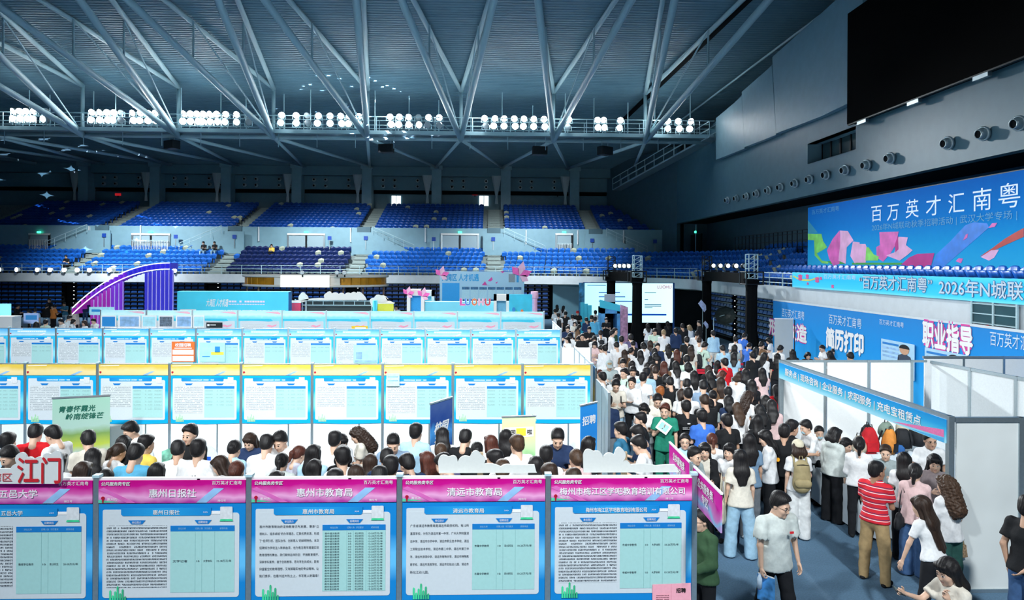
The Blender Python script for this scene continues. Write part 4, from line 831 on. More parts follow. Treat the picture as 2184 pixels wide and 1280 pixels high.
for i, (px, py, z, rr, col, lab, nm, ps) in enumerate([
    (1855, 935, .74, (.20, .13, .27), 'red', 'red backpack heaped on the back table', 'backpack', ('pocket', 'handle', 'strap')), (1898, 948, .74, (.22, .14, .25), 'orange', 'orange and black backpack leaning on the table', 'backpack', ('pocket', 'handle', 'strap')),
    (1850, 915, .9, (.20, .14, .18), 'black', 'black bag behind the red backpack', 'bag', ('handle',)), (1832, 938, .74, (.16, .12, .18), 'cream', 'cream cloth bag beside the red backpack', 'bag', ('handle',)),
    (1925, 930, .85, (.22, .15, .2), 'black', 'black backpack behind the orange one', 'backpack', ('pocket', 'strap')), (1890, 915, 1.0, (.18, .13, .16), 'green', 'grey green bag on top of the heap', 'bag', ('handle',)),
    (1925, 905, 1.05, (.25, .14, .16), 'cream', 'beige folded jacket on top of the bag heap', 'jacket', ()), (1955, 922, .9, (.2, .14, .2), 'black', 'black shoulder bag at the right of the heap', 'bag', ('handle',)),
    (1912, 968, .74, (.16, .12, .13), 'blue', 'blue patterned carrier bag on the table end', 'bag', ('handle',)), (1718, 972, .74, (.14, .12, .11), 'yellow', 'bright yellow plastic bag on the help desk', 'bag', ('handle',)),
    (1745, 985, .74, (.08, .06, .05), 'blue', 'small blue pouch on the help desk', 'pouch', ('handle',))]):
    p = onZ(px, py, z + rr[2]); D_ = dict(pocket=p_pocket(BAGM['black'] if col == 'orange' else BAGM[col]), handle=p_handle(BAGM['black']), strap=p_strap(BAGM['black']))
    if i < 9: p.y = 14.0 + .3 * (py < 920)
    p = onY(px, py, p.y) if i < 9 else p
    lump(nm, lab, 'bag' if nm != 'jacket' else 'jacket', (p.x, p.y, z), rr, BAGM[col], [D_[k] for k in ps], seed=i)
for i, (px, py) in enumerate([(1807, 925), (1816, 923), (1801, 930)]):
    p = onY(px, py, 14.1); t = thing('water_bottle', 'clear water bottle on the back table, %s of three' % ['middle', 'right', 'left'][i], 'bottle', (p.x, 14.1 + .05 * i, .745), 0, 'water bottles')
    MB().lathe([(.0, 0), (.032, .002), (.033, .14), (.024, .18), (.013, .2), (.013, .215)], 12).build('body', mat('bottle_plastic', (.55, .68, .82), .15), t, True); MB().lathe([(.016, .21), (.016, .23), (0, .231)], 10).build('cap', BLUEINK, t)
RX = random.Random(5)
for i in range(9):
    yy = 11.5 + .33 * i; t = thing('leaflet', ['folded colour leaflet', 'printed flyer', 'small white form'][i % 3] + ' on the help desk, %s from the near end' % ORD[i], 'leaflet', (6.45 + .3 * RX.random(), yy, .748), RX.random() * 2)
    MB().box(-.08, .08, -.05, .05, 0, .004).build('paper', [LBL, PRINTW, mat('flyer_red', C('c85a50'), .5)][i % 3], t); MB().box(-.06, .06, -.03, .03, .004, .006).build('print', [BLUEINK, STREAK, GRN][i % 3], t)
# ---------------------------------------------------------------- blue service backdrop
BKX = 13.57; ya, yb = 16.0, 32.3
t = thing('service_backdrop', 'long bright blue backdrop wall with service lettering under right stand', 'backdrop', (BKX, 14, 0)); BB = ramp_mat('backdrop_blue', [(0, C('2a9fe0')), (.5, C('1c8fda')), (1, C('2c86d0'))], 'Z', .5, 3.0, wob=.5)
for k in range(9): MB().box(0, .06, k * 2.03, k * 2.03 + 2.03, 0, 3.0).build('panel', BB, t)
MB().box(-.01, .07, 0, 18.3, 2.97, 3.04).build('top_rail', PARA, t)
def btext(s, px0, py0, px1, py1, X, m, parent, bold=0, off=.01, shear=0):
    """lettering on a wall at X = const, reading away from the viewer to the left"""
    a, b = onX(px0, py0, X), onX(px1, py1, X); c = (a + b) / 2; cl = parent.location
    return text(s, X - off - cl.x, c.y - cl.y, c.z - cl.z, 1, m, parent, width=abs(a.y - b.y), bold=bold, right=(0, -1, 0), height=hgt[0], shear=shear)
hgt = [.3]
PALE = mat('pale_lettering', C('c8dcec'), .5); PINKO = mat('pink_outline', C('d83c9c'), .5)
hgt[0] = .42; btext('百万英才汇南粤', 1668, 668, 1716, 672, BKX, PALE, t); btext('百万英才汇南粤', 1768, 681, 1838, 690, BKX, PALE, t); btext('百万英才汇南粤', 2112, 722, 2230, 738, BKX, PALE, t)
hgt[0] = .2; btext('百万英才汇南粤', 1876, 686, 1928, 694, BKX, PALE, t)
hgt[0] = .80; btext('形象改造', 1640, 700, 1722, 709, BKX, PINKO, t, bold=.09, off=.006); btext('形象改造', 1640, 700, 1722, 709, BKX, PRINTW, t, bold=.035, off=.014)
hgt[0] = .85; btext('简历打印', 1762, 722, 1843, 734, BKX, BLUEINK, t, bold=.07, off=.006); btext('简历打印', 1762, 722, 1843, 734, BKX, PRINTW, t, bold=.05, off=.014)
hgt[0] = .85; btext('职业指导', 1968, 712, 2076, 728, BKX, PINKO, t, bold=.12, off=.006); btext('职业指导', 1968, 712, 2076, 728, BKX, PRINTW, t, bold=.04, off=.014)
def wall_poster(px0, px1, pyt, pyb, label, figure):
    a, b = onX(px0, pyb, BKX - .05), onX(px1, pyt, BKX - .05); ztop = onX(px0, pyt, BKX - .05).z; t = thing('service_poster', label, 'poster', (BKX - .05, b.y, 1.0)); L_ = a.y - b.y; h = ztop - 1.0
    MB().box(0, .02, 0, L_, 0, h).build('sheet', mat('poster_pale', C('a8d0e8'), .5, var=.06, scale=3), t)
    for k in range(4): MB().box(-.006, 0, L_ * .45, L_ * .95, h * (.86 - .12 * k), h * (.92 - .12 * k)).build('printed_line', STREAK if k else TABH, t)
    mb = MB().prism([(-.008, L_ * (.28 + .14 * math.cos(q)), h * .8 + .16 * math.sin(q)) for q in [6.283 * k / 14 for k in range(14)]], (.006, 0, 0)); mb.build('printed_head', figure[0], t)
    MB().prism([(-.006, L_ * .06, .35), (-.006, L_ * .5, .35), (-.006, L_ * .46, h * .62), (-.006, L_ * .34, h * .68), (-.006, L_ * .22, h * .68), (-.006, L_ * .1, h * .62)], (.004, 0, 0)).build('printed_suit', figure[1], t)
    MB().prism([(-.009, L_ * (.28 + .15 * math.cos(q)), h * .83 + .14 * math.sin(q)) for q in [3.1416 * k / 10 for k in range(11)]], (.004, 0, 0)).build('printed_hair', DARKM, t)
SK = mat('printed_skin', C('c89878'), .6); NAVY = mat('printed_navy', C('24344c'), .6)
wall_poster(1879, 1950, 722, 770, 'pale service poster with a suited figure on the blue backdrop', (SK, NAVY)); wall_poster(1972, 2062, 741, 785, 'pale service poster lower right on the backdrop, figure with dark hair', (SK, NAVY)); wall_poster(2086, 2170, 764, 800, 'pale service poster at far right, mostly hidden by partitions', (SK, NAVY))
t = thing('grey_rollup', 'plain grey back of a roll-up banner before the blue backdrop', 'banner', (onZ(1652, 680, 2.35).x, onZ(1652, 680, 2.35).y, 0), -.15)
MB().box(0, .78, -.004, .004, .1, 2.35).build('banner_sheet', mat('rollup_back', (.52, .56, .56), .7, var=.03, scale=2), t); MB().box(0, .78, -.1, .1, 0, .1).build('base', ALU, t); MB().box(-.01, .79, -.02, .02, 2.33, 2.38).build('top_bar', PRINTW, t); MB().tube([(.84, .02, 0), (.84, .02, 2.3), (.72, .02, 2.36)], .02, 6).build('pole', DARKM, t)
# ---------------------------------------------------------------- parapet banner and big hanging LED backdrop
t = thing('parapet_banner', 'cyan LED banner with white outlined slogan along the right parapet', 'banner', (13.93, 10, 3.66)); PBM = ramp_mat('parapet_cyan', [(0, C('6fd0e8')), (.15, C('3cc0e4')), (.6, C('2ab4e4')), (1, C('54cdee'))], 'Z', 0, .68, emit=.25)  # faint glow added to the banner colour, taken for LED
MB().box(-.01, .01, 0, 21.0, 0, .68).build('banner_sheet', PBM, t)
EVT = mat('event_lettering', C('c8dcec'), .5, emit=.3); DKB = mat('slogan_shadow', C('2c70b0'), .5)
for s_, a, b in (('“百万英才汇南粤”', (1833, 602), (1989, 608)), ('2026年N城联动', (2003, 611), (2222, 624))):
    hgt[0] = .52; btext(s_, *a, *b, 13.92, DKB, t, bold=.05, off=.006); btext(s_, *a, *b, 13.92, PALE, t, bold=.012, off=.014)
hgt[0] = .2; btext('百万英才汇南粤', 1757, 590, 1826, 592, 13.92, PALE, t)
for i, (px, py, r_) in enumerate([(1706, 592, .14), (1721, 590, .1), (1742, 597, .12), (1722, 605, .06), (1775, 611, .07), (1750, 594, .07)]):
    p = onX(px, py, 13.9); MB().prism([(-.02, p.y - 10 + r_ * 2.2 * math.cos(q) * (1 if k % 2 else .5), p.z - 3.66 + r_ * math.sin(q)) for k, q in enumerate([6.283 * k / 8 for k in range(8)])], (.008, 0, 0)).build('printed_petal', mat('petal_pink', C('e0589c'), .5, var=.2), t)
p = onX(1717, 596, 13.9); MB().prism([(-.018, p.y - 10 + u, p.z - 3.66 - .08 + .12 * u * u) for u in (-1.2, -.8, -.3, .3, .8, 1.2)] + [(-.018, p.y - 10 + u, p.z - 3.66 - .02 + .12 * u * u) for u in (1.2, .5, -.5, -1.2)], (.006, 0, 0)).build('printed_ribbon', mat('ribbon_yellow', C('d8d868')), t)
BNX = 16.0; t = thing('event_backdrop', 'huge blue LED event backdrop with lotus art hanging above the right seats', 'backdrop', (BNX, 14, 4.45)); top_ = 7.57 - 4.45
BN = ramp_mat('event_blue', [(0, C('2aa4d4')), (.3, C('1894d0')), (.6, C('0878c8')), (1, C('0460b8'))], 'Z', 0, top_, wob=.3, emit=.22)  # glow added to sheet and art colours to brighten them, as LED
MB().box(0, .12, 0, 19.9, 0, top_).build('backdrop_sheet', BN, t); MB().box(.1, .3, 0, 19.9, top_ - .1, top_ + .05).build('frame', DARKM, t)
hgt[0] = .74
for ch, px, py, h_ in (('百', 1870, 455, .74), ('万', 1905, 452, .74), ('英', 1946, 445, .76), ('才', 1991, 439, .78), ('汇', 2040, 433, .76), ('南', 2095, 425, .8), ('粤', 2153, 417, .84)):
    p = onX(px, py, BNX); text(ch, -.012, p.y - 14, p.z - 4.45, h_, EVT, t, right=(0, -1, 0), width=h_ * 1.05, height=h_)
hgt[0] = .3; btext('2026年N城联动秋季招聘活动 | 武汉大学专场 |', 1860, 482, 2170, 462, BNX, mat('subtitle_ink', C('5ab0dc')), t)
hgt[0] = .26; btext('百万英才汇南粤', 1732, 452, 1790, 445, BNX, mat('subtitle_ink', C('5ab0dc')), t)
def art(px, m, nm, off):
    P = [onX(a, b, BNX) for a, b in px]; MB().prism([(-off, q.y - 14, q.z - 4.45) for q in P], (.006, 0, 0)).build(nm, m, t)
Zm = lambda pts: [(1700 + x * .2216, 350 + y * .2216) for x, y in pts]
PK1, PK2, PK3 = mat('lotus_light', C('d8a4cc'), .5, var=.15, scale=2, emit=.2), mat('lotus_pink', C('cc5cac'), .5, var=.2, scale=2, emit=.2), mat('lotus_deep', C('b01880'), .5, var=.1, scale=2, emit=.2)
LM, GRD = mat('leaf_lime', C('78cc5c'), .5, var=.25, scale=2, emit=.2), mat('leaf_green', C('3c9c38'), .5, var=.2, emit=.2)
art(Zm([(105, 670), (235, 672), (250, 740), (290, 800), (245, 830), (190, 860), (240, 930), (300, 940), (300, 960), (240, 955), (170, 880), (165, 735), (105, 730)]), LM, 'printed_leaf', .006)
art(Zm([(290, 935), (460, 935), (460, 960), (330, 965)]), GRD, 'printed_leaf', .007); art(Zm([(530, 950), (1010, 950), (1010, 970), (530, 968)]), GRD, 'printed_leaf', .007)
art(Zm([(290, 830), (345, 720), (410, 640), (420, 760), (410, 960), (350, 980), (310, 910)]), PK2, 'printed_petal', .010); art(Zm([(415, 640), (490, 645), (545, 735), (480, 800), (470, 960), (400, 930), (418, 760)]), PK1, 'printed_petal', .012)
art(Zm([(515, 885), (540, 745), (605, 755), (590, 850), (560, 960)]), PK1, 'printed_petal', .013); art(Zm([(590, 770), (660, 770), (690, 850), (660, 950), (560, 950)]), PK1, 'printed_petal', .011); art(Zm([(670, 800), (690, 800), (740, 870), (790, 890), (780, 930), (660, 930)]), LM, 'printed_leaf', .014)
art(Zm([(795, 655), (980, 650), (950, 780), (900, 860), (830, 940), (770, 900), (765, 800), (800, 780)]), PK2, 'printed_petal', .012); art(Zm([(980, 700), (1070, 705), (1050, 780), (1115, 830), (1070, 870), (990, 930), (860, 880), (940, 850)]), PK1, 'printed_petal', .015); art(Zm([(945, 770), (975, 690), (980, 820), (950, 850)]), PK3, 'printed_petal', .017)
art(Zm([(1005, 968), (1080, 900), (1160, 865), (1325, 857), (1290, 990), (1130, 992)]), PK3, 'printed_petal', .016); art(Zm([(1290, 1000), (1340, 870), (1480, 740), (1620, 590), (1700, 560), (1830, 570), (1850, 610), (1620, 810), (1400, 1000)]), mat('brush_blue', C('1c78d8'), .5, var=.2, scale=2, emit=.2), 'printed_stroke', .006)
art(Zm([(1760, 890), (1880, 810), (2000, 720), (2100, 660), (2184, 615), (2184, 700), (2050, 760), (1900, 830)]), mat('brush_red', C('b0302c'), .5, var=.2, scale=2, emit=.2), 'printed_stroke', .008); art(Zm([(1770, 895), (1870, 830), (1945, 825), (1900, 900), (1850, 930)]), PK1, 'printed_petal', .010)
for q in ([(1530, 935), (1560, 905), (1600, 910), (1580, 955)], [(1845, 615), (1880, 570), (1930, 565), (1905, 605)], [(1600, 735), (1625, 680), (1648, 670), (1640, 710)]): art(Zm(q), PK2, 'printed_petal', .012)
art(Zm([(105, 540), (200, 660), (105, 670)]), mat('wash_cyan', C('3cb4d8'), .5), 'printed_wash', .004)
# windows and cable on the right parapet
t = thing('parapet_gate', 'steel barred gate opening in the right parapet', 'gate', (13.96, 17.6, 3.0))
for k in range(3): MB().box(-.05, .0, k * .85 - .03, k * .85 + .03, -.0, .66).build('post', STEEL, t)
for zz in (.05, .32, .6): MB().box(-.04, -.01, 0, 1.7, zz - .015, zz + .015).build('bar', STEEL, t)
MB().box(-.02, .0, 0, 1.7, .02, .62).build('dark_infill', GLASSD, t)
t = thing('red_cable', 'thin red cable hanging from the right parapet', 'cable', (13.9, 18.6, 3.0)); MB().tube([(0, 0, .02), (-.02, .9, -.14), (-.02, 2.2, -.22)], .012, 5).tube([(0, 0, .02), (-.02, .5, -.2), (-.02, .9, -.42)], .012, 5).build('cable_run', REDINK, t)
# queue belts
for i, (px, py, ln, rz, z) in enumerate([(1475, 788, 2.2, .1, .95), (1455, 793, 2.0, -.05, .95), (1590, 788, 1.6, .1, .95), (1655, 800, 1.2, 0, .95), (1520, 775, 1.2, 0, .95)]):
    p = onZ(px, py, z); t = thing('belt_barrier', 'red belt queue barrier in the crowd, %s' % ['left of centre', 'leftmost', 'right of centre', 'beside the booth', 'middle'][i], 'barrier', (p.x, p.y, 0), rz, 'red belt barriers')
    for u in (0, ln): MB().lathe([(.16, 0), (.16, .02), (.03, .05), (.03, .95), (.045, .96), (.045, 1.0), (0, 1.01)], 12, (u, 0, 0)).build('post', DARKM, t)
    MB().box(0, ln, -.004, .004, .88, .96).build('belt', mat('belt_red', C('c01830'), .6), t)
# ================================================================== stands and stages in the middle distance
def rect(px0, px1, pyt, Y): a, b = onY(px0, pyt, Y), onY(px1, pyt, Y); return a.x, b.x, (a.z + b.z) / 2
CY = mat('booth_cyan', C('48d0ea'), .5, var=.06, scale=1); AQ = mat('booth_aqua', C('7ad8ea'), .5, var=.06, scale=1); PKP = mat('petal_bright', C('f060b0'), .5, var=.15, scale=4); PKL = mat('petal_soft', C('f4b8d0'), .5, var=.1, scale=4)
CRM = mat('cream_board', C('e8e4dc'), .6, var=.02); GLD = mat('gold_panel', C('c88a20'), .35, .3, .25, 2); LCY = mat('lettering_cyan', C('2898d0'), .5)
# cyan title wall
x0, x1, z = rect(378, 615, 622, 38); t = thing('cyan_booth_wall', 'wide cyan booth wall with white and pink title print', 'booth wall', (x0, 38, 0)); wd = x1 - x0
MB().box(0, wd, 0, .6, 0, z).build('wall_body', CY, t); MB().box(wd, wd + .02, 0, .6, 0, z).build('side_face', BLUEINK, t)
text('大湾区 人才机遇', wd * .36, -.01, z - .62, .45, PRINTW, t, width=wd * .2, shear=.3, bold=.02); MB().box(wd * .46, wd * .79, -.01, 0, z - .72, z - .5).build('title_strip', print_mat('strip_print', C('58c8e8'), C('f4e0f0'), .2, .14, .7), t)
for k in range(5): MB().box(wd * (.32 + .133 * k), wd * (.44 + .133 * k), -.02, 0, .6, z - 1.02).build('job_sheet', print_mat('sheet_print', C('d8eef0'), C('90b8c8'), .12, .06, .5), t)
MB().box(wd * .03, wd * .17, -.02, 0, .6, z - .98).build('job_sheet', PRINTW, t)
# gold ring canopy
a, b = onY(511, 598, 47), onY(818, 598, 47); R = (b.x - a.x) / 2; c = (a + b) / 2; t = thing('ring_canopy', 'round gold and cream ring canopy on slim posts', 'canopy', (c.x, 47 + R * .25, 0)); zt, zb = onY(660, 586, 47).z, onY(660, 611, 47).z
n = 40
for k in range(n):
    q0, q1 = 6.283 * k / n, 6.283 * (k + 1) / n; f = math.sin((q0 + q1) / 2)
    m = CRM if -1 <= f < -.88 else GLD
    P = [(R * math.cos(q), R * .55 * math.sin(q)) for q in (q0 + .01, q1 - .01)]; I = [(x * .96, y * .96) for x, y in P]
    MB().prism([(P[0][0], P[0][1], zb + .12), (P[1][0], P[1][1], zb + .12), (I[1][0], I[1][1], zb + .12), (I[0][0], I[0][1], zb + .12)], (0, 0, zt - zb - .24)).build('facet', m, t)
for nm, z0_, r2 in (('upper_rim', zt - .1, 1.02), ('lower_rim', zb + .06, 1.02)):
    MB().tube([(R * r2 * math.cos(6.283 * k / 48), R * .55 * r2 * math.sin(6.283 * k / 48), z0_) for k in range(49)], .09, 6).build(nm, CRM, t, True)
MB().box(-1.6, 1.6, -R * .6 - .03, -R * .6, zb - .0, zt).build('centre_sign', mat('sign_glow', (1, .96, .86), emit=.5), t)
for k, u in enumerate((-.97, -.72, -.27, .28, .45, .72, .97)): MB().tube([(R * u, -.2 if abs(u) > .9 else -R * .3, 0), (R * u, -.2 if abs(u) > .9 else -R * .3, zb)], .07, 8).build('post', mat('copper_post', C('8a6a58'), .4, .4), t)
# black stage box with a light frame and white cutouts
x0, x1, z = rect(645, 800, 642, 40); t = thing('stage_box', 'black open stage box with steel truss frame', 'stage', (x0, 40, 0)); wd = x1 - x0
MB().box(0, wd, .4, .45, 0, z).build('backcloth', mat('stage_cloth', (.05, .07, .075), .9), t)
for zz in (z, z - .25): MB().tube([(0, 0, zz), (wd, 0, zz)], .03, 6).build('truss_tube', STEEL, t)
for k in range(8): MB().tube([(wd * k / 7, 0, z - .25), (wd * k / 7, 0, z)], .02, 5).build('truss_web', STEEL, t)
for u in (0, .2, wd - .2, wd): MB().tube([(u, 0, 0), (u, 0, z)], .03, 6).build('truss_leg', STEEL, t)
for i, (seq, lab) in enumerate((([(640, 641, 692, 636, 2), (692, 636, 696, 625, 3), (696, 625, 708, 626, 4), (708, 626, 722, 627, 3), (722, 627, 735, 628, 3), (735, 628, 748, 626, 3), (748, 626, 760, 625, 3), (760, 625, 772, 626, 3), (772, 626, 782, 640, 1), (782, 640, 640, 641, 0)], 'long white cloud cutout above the black stage box'), ([(617, 645, 625, 641, 2), (625, 641, 637, 640, 0), (637, 640, 640, 628, 2), (640, 628, 652, 628, 5), (652, 628, 658, 640, 2), (658, 640, 645, 645, 0), (645, 645, 617, 646, 0)], 'small white cutout left of the stage box'), ([(788, 641, 798, 635, 2), (798, 635, 812, 630, 4), (812, 630, 828, 638, 3), (828, 638, 822, 642, 2), (822, 642, 838, 645, 2), (838, 645, 842, 664, 0), (842, 664, 800, 664, 0), (800, 664, 788, 645, 0)], 'white cutout right of the stage box'))):
    q = cloud_pts(bumps(seq, 4), 0, 39.7); t, xx, zz = cutout('white_cutout', q, 39.7, .06, CRM, lab, 'cutout sign'); MB().box(.3, .36, .06, .12, -zz, .2).build('prop', ALU, t)
for nm, a, b, top, m, lab in (('red_wall_board', 618, 641, 646, mat('panel_red', C('e83858'), .5), 'small red wall panel left of the stage'), ('yellow_wall_board', 805, 839, 648, mat('panel_yellow', C('e0dc40'), .5), 'yellow wall panel right of the stage')):
    x0, x1, z = rect(a, b, top, 39.4); t = thing(nm, lab, 'wall board', (x0, 39.4, 0)); MB().box(0, x1 - x0, 0, .15, 0, z).build('face', m, t); MB().box(-.05, x1 - x0 + .05, -.02, .18, z, z + .06).build('cap_rail', CRM, t)
p = onY(800, 641, 39.3); t = thing('cyan_column', 'cyan round column beside the yellow panel', 'column', (p.x, 39.3, 0)); MB().lathe([(.14, 0), (.14, p.z), (0, p.z)], 14).build('shaft', CY, t, True); MB().lathe([(.17, 0), (.17, .1), (.14, .1)], 14).build('base', CRM, t)
# main blue board with job sheets
x0, x1, z = rect(938, 1117, 579, 42); t = thing('opportunity_board', 'tall pale board with blue title, job sheets and pink petals', 'board', (x0, 42, 0)); wd = x1 - x0
MB().box(0, wd, 0, .5, 0, z).build('board_body', mat('board_pale', C('a8c8dc'), .5, var=.03), t); MB().box(wd, wd + .03, 0, .5, 0, z).build('side_face', AQ, t)
text('大湾区 人才机遇', wd * .245, -.02, z - .38, .42, LCY, t, width=wd * .44, bold=.03, height=.46); MB().box(wd * .03, wd * .235, -.02, 0, .3, z - .72).build('blue_panel', mat('board_blue', C('1c98dc'), .5, var=.05), t)
MB().box(wd * .82, wd * .895, -.02, 0, z - .66, z - .16).build('code_patch', QRG, t); MB().box(wd * .915, wd * .94, -.02, 0, z - .66, z - .16).build('blue_mark', LCY, t)
for r_ in range(3):
    for k in range(7):
        s = MB().box(wd * (.265 + .103 * k), wd * (.355 + .103 * k), -.02, 0, z - 1.66 - .75 * r_, z - 1.0 - .75 * r_).build('job_sheet', mat('sheet_pale', C('b8d4e0'), .5), t); MB().box(wd * (.265 + .103 * k), wd * (.355 + .103 * k), -.03, -.02, z - 1.12 - .75 * r_, z - .96 - .75 * r_).build('sheet_header', mat('sheet_head', C('386890'), .5, var=.4, scale=8), s)
for pts in ([(.5, .85), (.54, .6), (.56, .82), (.6, .85)], [(.57, .58), (.62, .34), (.63, .52), (.6, .62)], [(.66, .7), (.69, .62), (.68, .74)], [(.72, .0), (.77, -.02), (.75, .1)]): MB().plate([(wd * u, z - v) for u, v in pts], -.03, .02).build('printed_petal', mat('petal_magenta', C('d83c94'), .5), t)
def petal_cluster(px, py, Y, s, label, m1=PKP, m2=PKL):
    p = onY(px, py, Y); t = thing('petal_ornament', label, 'ornament', p)
    for a, l, m in ((20, 1, m1), (75, 1.15, m2), (130, .9, m1), (-30, .8, m2)):
        q = math.radians(a); d = (math.cos(q) * l * s, math.sin(q) * l * s); e = (-math.sin(q) * .3 * s, math.cos(q) * .3 * s)
        MB().plate([(0, 0), (d[0] * .5 + e[0], d[1] * .5 + e[1]), d, (d[0] * .55 - e[0], d[1] * .55 - e[1])], -.06, .1).build('petal', m, t)
petal_cluster(940, 588, 41.9, .55, 'pink petal ornament at the left top of the pale board'); petal_cluster(1108, 588, 41.9, .8, 'larger pink petal ornament at the right top of the pale board')
# lettered counter and gates
x0, x1, z = rect(905, 1062, 644, 38); t = thing('lettered_counter', 'aqua counter front with standing coloured letters', 'counter', (x0, 38, 0)); wd = x1 - x0
MB().box(0, wd, 0, .8, 0, z).build('counter_body', AQ, t); MB().box(wd * .05, wd * .43, -.01, 0, z - .68, z - .5).build('orange_line', print_mat('orange_print', C('7ad8ea'), C('f0a060'), .18, .14, .72), t)
for ch, u, m in (('L', .52, PKP), ('U', .59, mat('letter_blue', C('5090e0'))), ('O', .68, mat('letter_orange', C('f08050'))), ('H', .77, PKL), ('U', .86, mat('letter_red', C('e04858')))): text(ch, wd * u, -.02, z + .02, .52, PRINTW, t, bold=.09, width=.34); text(ch, wd * u, -.035, z + .02, .52, m, t, bold=.04, width=.32)
def gate(a, b, top, Y, m, label, inner, name='booth_gate', depth=.5):
    x0, x1, z = rect(a, b, top, Y); t = thing(name, label, 'gate', (x0, Y, 0)); wd = x1 - x0; iw = wd * .62
    for u in (0, wd - (wd - iw) / 2): MB().box(u, u + (wd - iw) / 2, 0, depth, 0, z).build('jamb', m, t)
    MB().box(0, wd, 0, depth, z - .35, z).build('lintel', m, t); MB().box((wd - iw) / 2, wd - (wd - iw) / 2, depth - .05, depth, 0, z - .35).build('rear_panel', inner, t); return t, wd, z
t, wd, z = gate(868, 905, 617, 37.6, CRM, 'cream gate with blue arched panel and petals', mat('gate_blue', C('189ce0'), .5)); MB().plate([(wd * (.5 + .36 * math.cos(q)), 1.0 + .55 * math.sin(q)) for q in [3.1416 * k / 10 for k in range(11)]], .3, .05).build('arch_print', mat('arch_blue', C('1088d8')), t)
petal_cluster(869, 628, 37.5, .4, 'pink petal ornament left on the arched gate'); petal_cluster(901, 632, 37.5, .45, 'pink petal ornament right on the arched gate')
gate(896, 926, 619, 39.6, CRM, 'plain cream gate behind the arched one', AQ); gate(1053, 1086, 628, 37.4, CRM, 'cream gate at the right end of the counter', mat('gate_sky', C('70b8d8')))
x0, x1, z = rect(1086, 1135, 628, 37.2); t = thing('picture_wall', 'cyan picture wall with white and coloured print shapes', 'board', (x0, 37.2, 0)); wd = x1 - x0
MB().box(0, wd, 0, .1, 0, z).build('board', mat('picture_cyan', C('30c0dc'), .5, var=.1, scale=2), t); MB().plate([(wd * (.5 + .38 * math.cos(q)), z * .42 + .5 * math.sin(q)) for q in [6.283 * k / 16 for k in range(16)]], -.02, .02).build('printed_shape', PRINTW, t)
for u, v, m in ((.2, .72, BLUEINK), (.32, .66, GRN), (.56, .68, ORNG), (.7, .55, DARKM), (.3, .2, DARKM)): MB().plate([(wd * (u + .07 * math.cos(q)), z * v + .14 * math.sin(q)) for q in [6.283 * k / 10 for k in range(10)]], -.04, .02).build('printed_spot', m, t)
p = onY(1140, 622, 37.6); t = thing('slim_totem', 'slim striped totem with orange top beside the picture wall', 'totem', (p.x, 37.6, 0)); MB().lathe([(.16, 0), (.16, p.z - .4), (.22, p.z - .35), (.2, p.z), (0, p.z)], 14).build('shaft', PKL, t); MB().box(-.2, .2, -.24, -.2, .9, 1.6).build('sign', GRN, t)
# LED screen
x0, x1, z = rect(1247, 1435, 604, 46); zb = .72; t = thing('led_screen', 'bright pale blue LED screen showing a text slide', 'screen', (x0, 46, 0)); wd = x1 - x0
MB().box(0, wd, 0, .25, zb, z).build('display', ramp_mat('slide_blue', [(0, C('9fdcf0')), (.5, C('b0e6f2')), (1, C('c4eef6'))], 'X', 0, wd, .5, 1.1), t); MB().box(-.08, 0, -.02, .3, 0, z + .03).box(wd, wd + .12, -.02, .3, 0, z + .03).box(-.08, wd + .1, -.02, .3, z, z + .04).build('casing', mat('casing_blue', C('1858a8')), t); MB().box(0, wd, .02, .3, 0, zb).build('skirt', BLACK, t)
SLB = mat('slide_bar', C('1450b8'), emit=.5); LT = mat('slide_ink', C('5a8ca8'), emit=.3)
for u0, u1, v in ((.16, .40, .75), (.16, .46, .64), (.16, .54, .53)): MB().box(wd * u0, wd * u1, -.01, 0, zb + (z - zb) * v, zb + (z - zb) * v + .06).build('slide_bar', SLB, t)
MB().plate(rrect(wd * .46, wd * .93, zb + (z - zb) * .18, zb + (z - zb) * .225, .05), -.02, .02).build('slide_bar', SLB, t)
for u0, u1, v in ((.03, .24, .93), (.68, .81, .75), (.68, .87, .45), (.68, .87, .41), (.68, .77, .37), (.68, .72, .58)): MB().box(wd * u0, wd * u1, -.01, 0, zb + (z - zb) * v, zb + (z - zb) * v + .05).build('slide_text', LT, t)
text('LUOHU', wd * .905, -.012, z - .24, .3, mat('logo_red', C('c05070'), emit=.4), t, width=.95, bold=.02)
x0, x1, z = rect(1235, 1247, 603, 45.6); t = thing('banner_totem', 'narrow blue and pink banner at the left edge of the LED screen', 'banner', (x0, 45.6, 0)); MB().box(0, x1 - x0, 0, .1, 0, z).build('sheet', mat('totem_print', C('3890c0'), .5, var=.6, scale=3), t); MB().box(-.05, x1 - x0 + .05, -.1, .2, 0, .06).build('base', ALU, t)
for i in range(3):
    x0, x1, z = rect(1238 + 8 * i, 1246 + 8 * i, 645 + 3 * i, 43 - .6 * i); t = thing('blue_standee', 'slim blue standee before the LED screen, %s of three' % ORD[i], 'banner', (x0, 43 - .6 * i, 0)); MB().box(0, x1 - x0, 0, .03, .05, z).build('sheet', CY, t); MB().box(0, x1 - x0, -.1, .12, 0, .05).build('base', ALU, t)
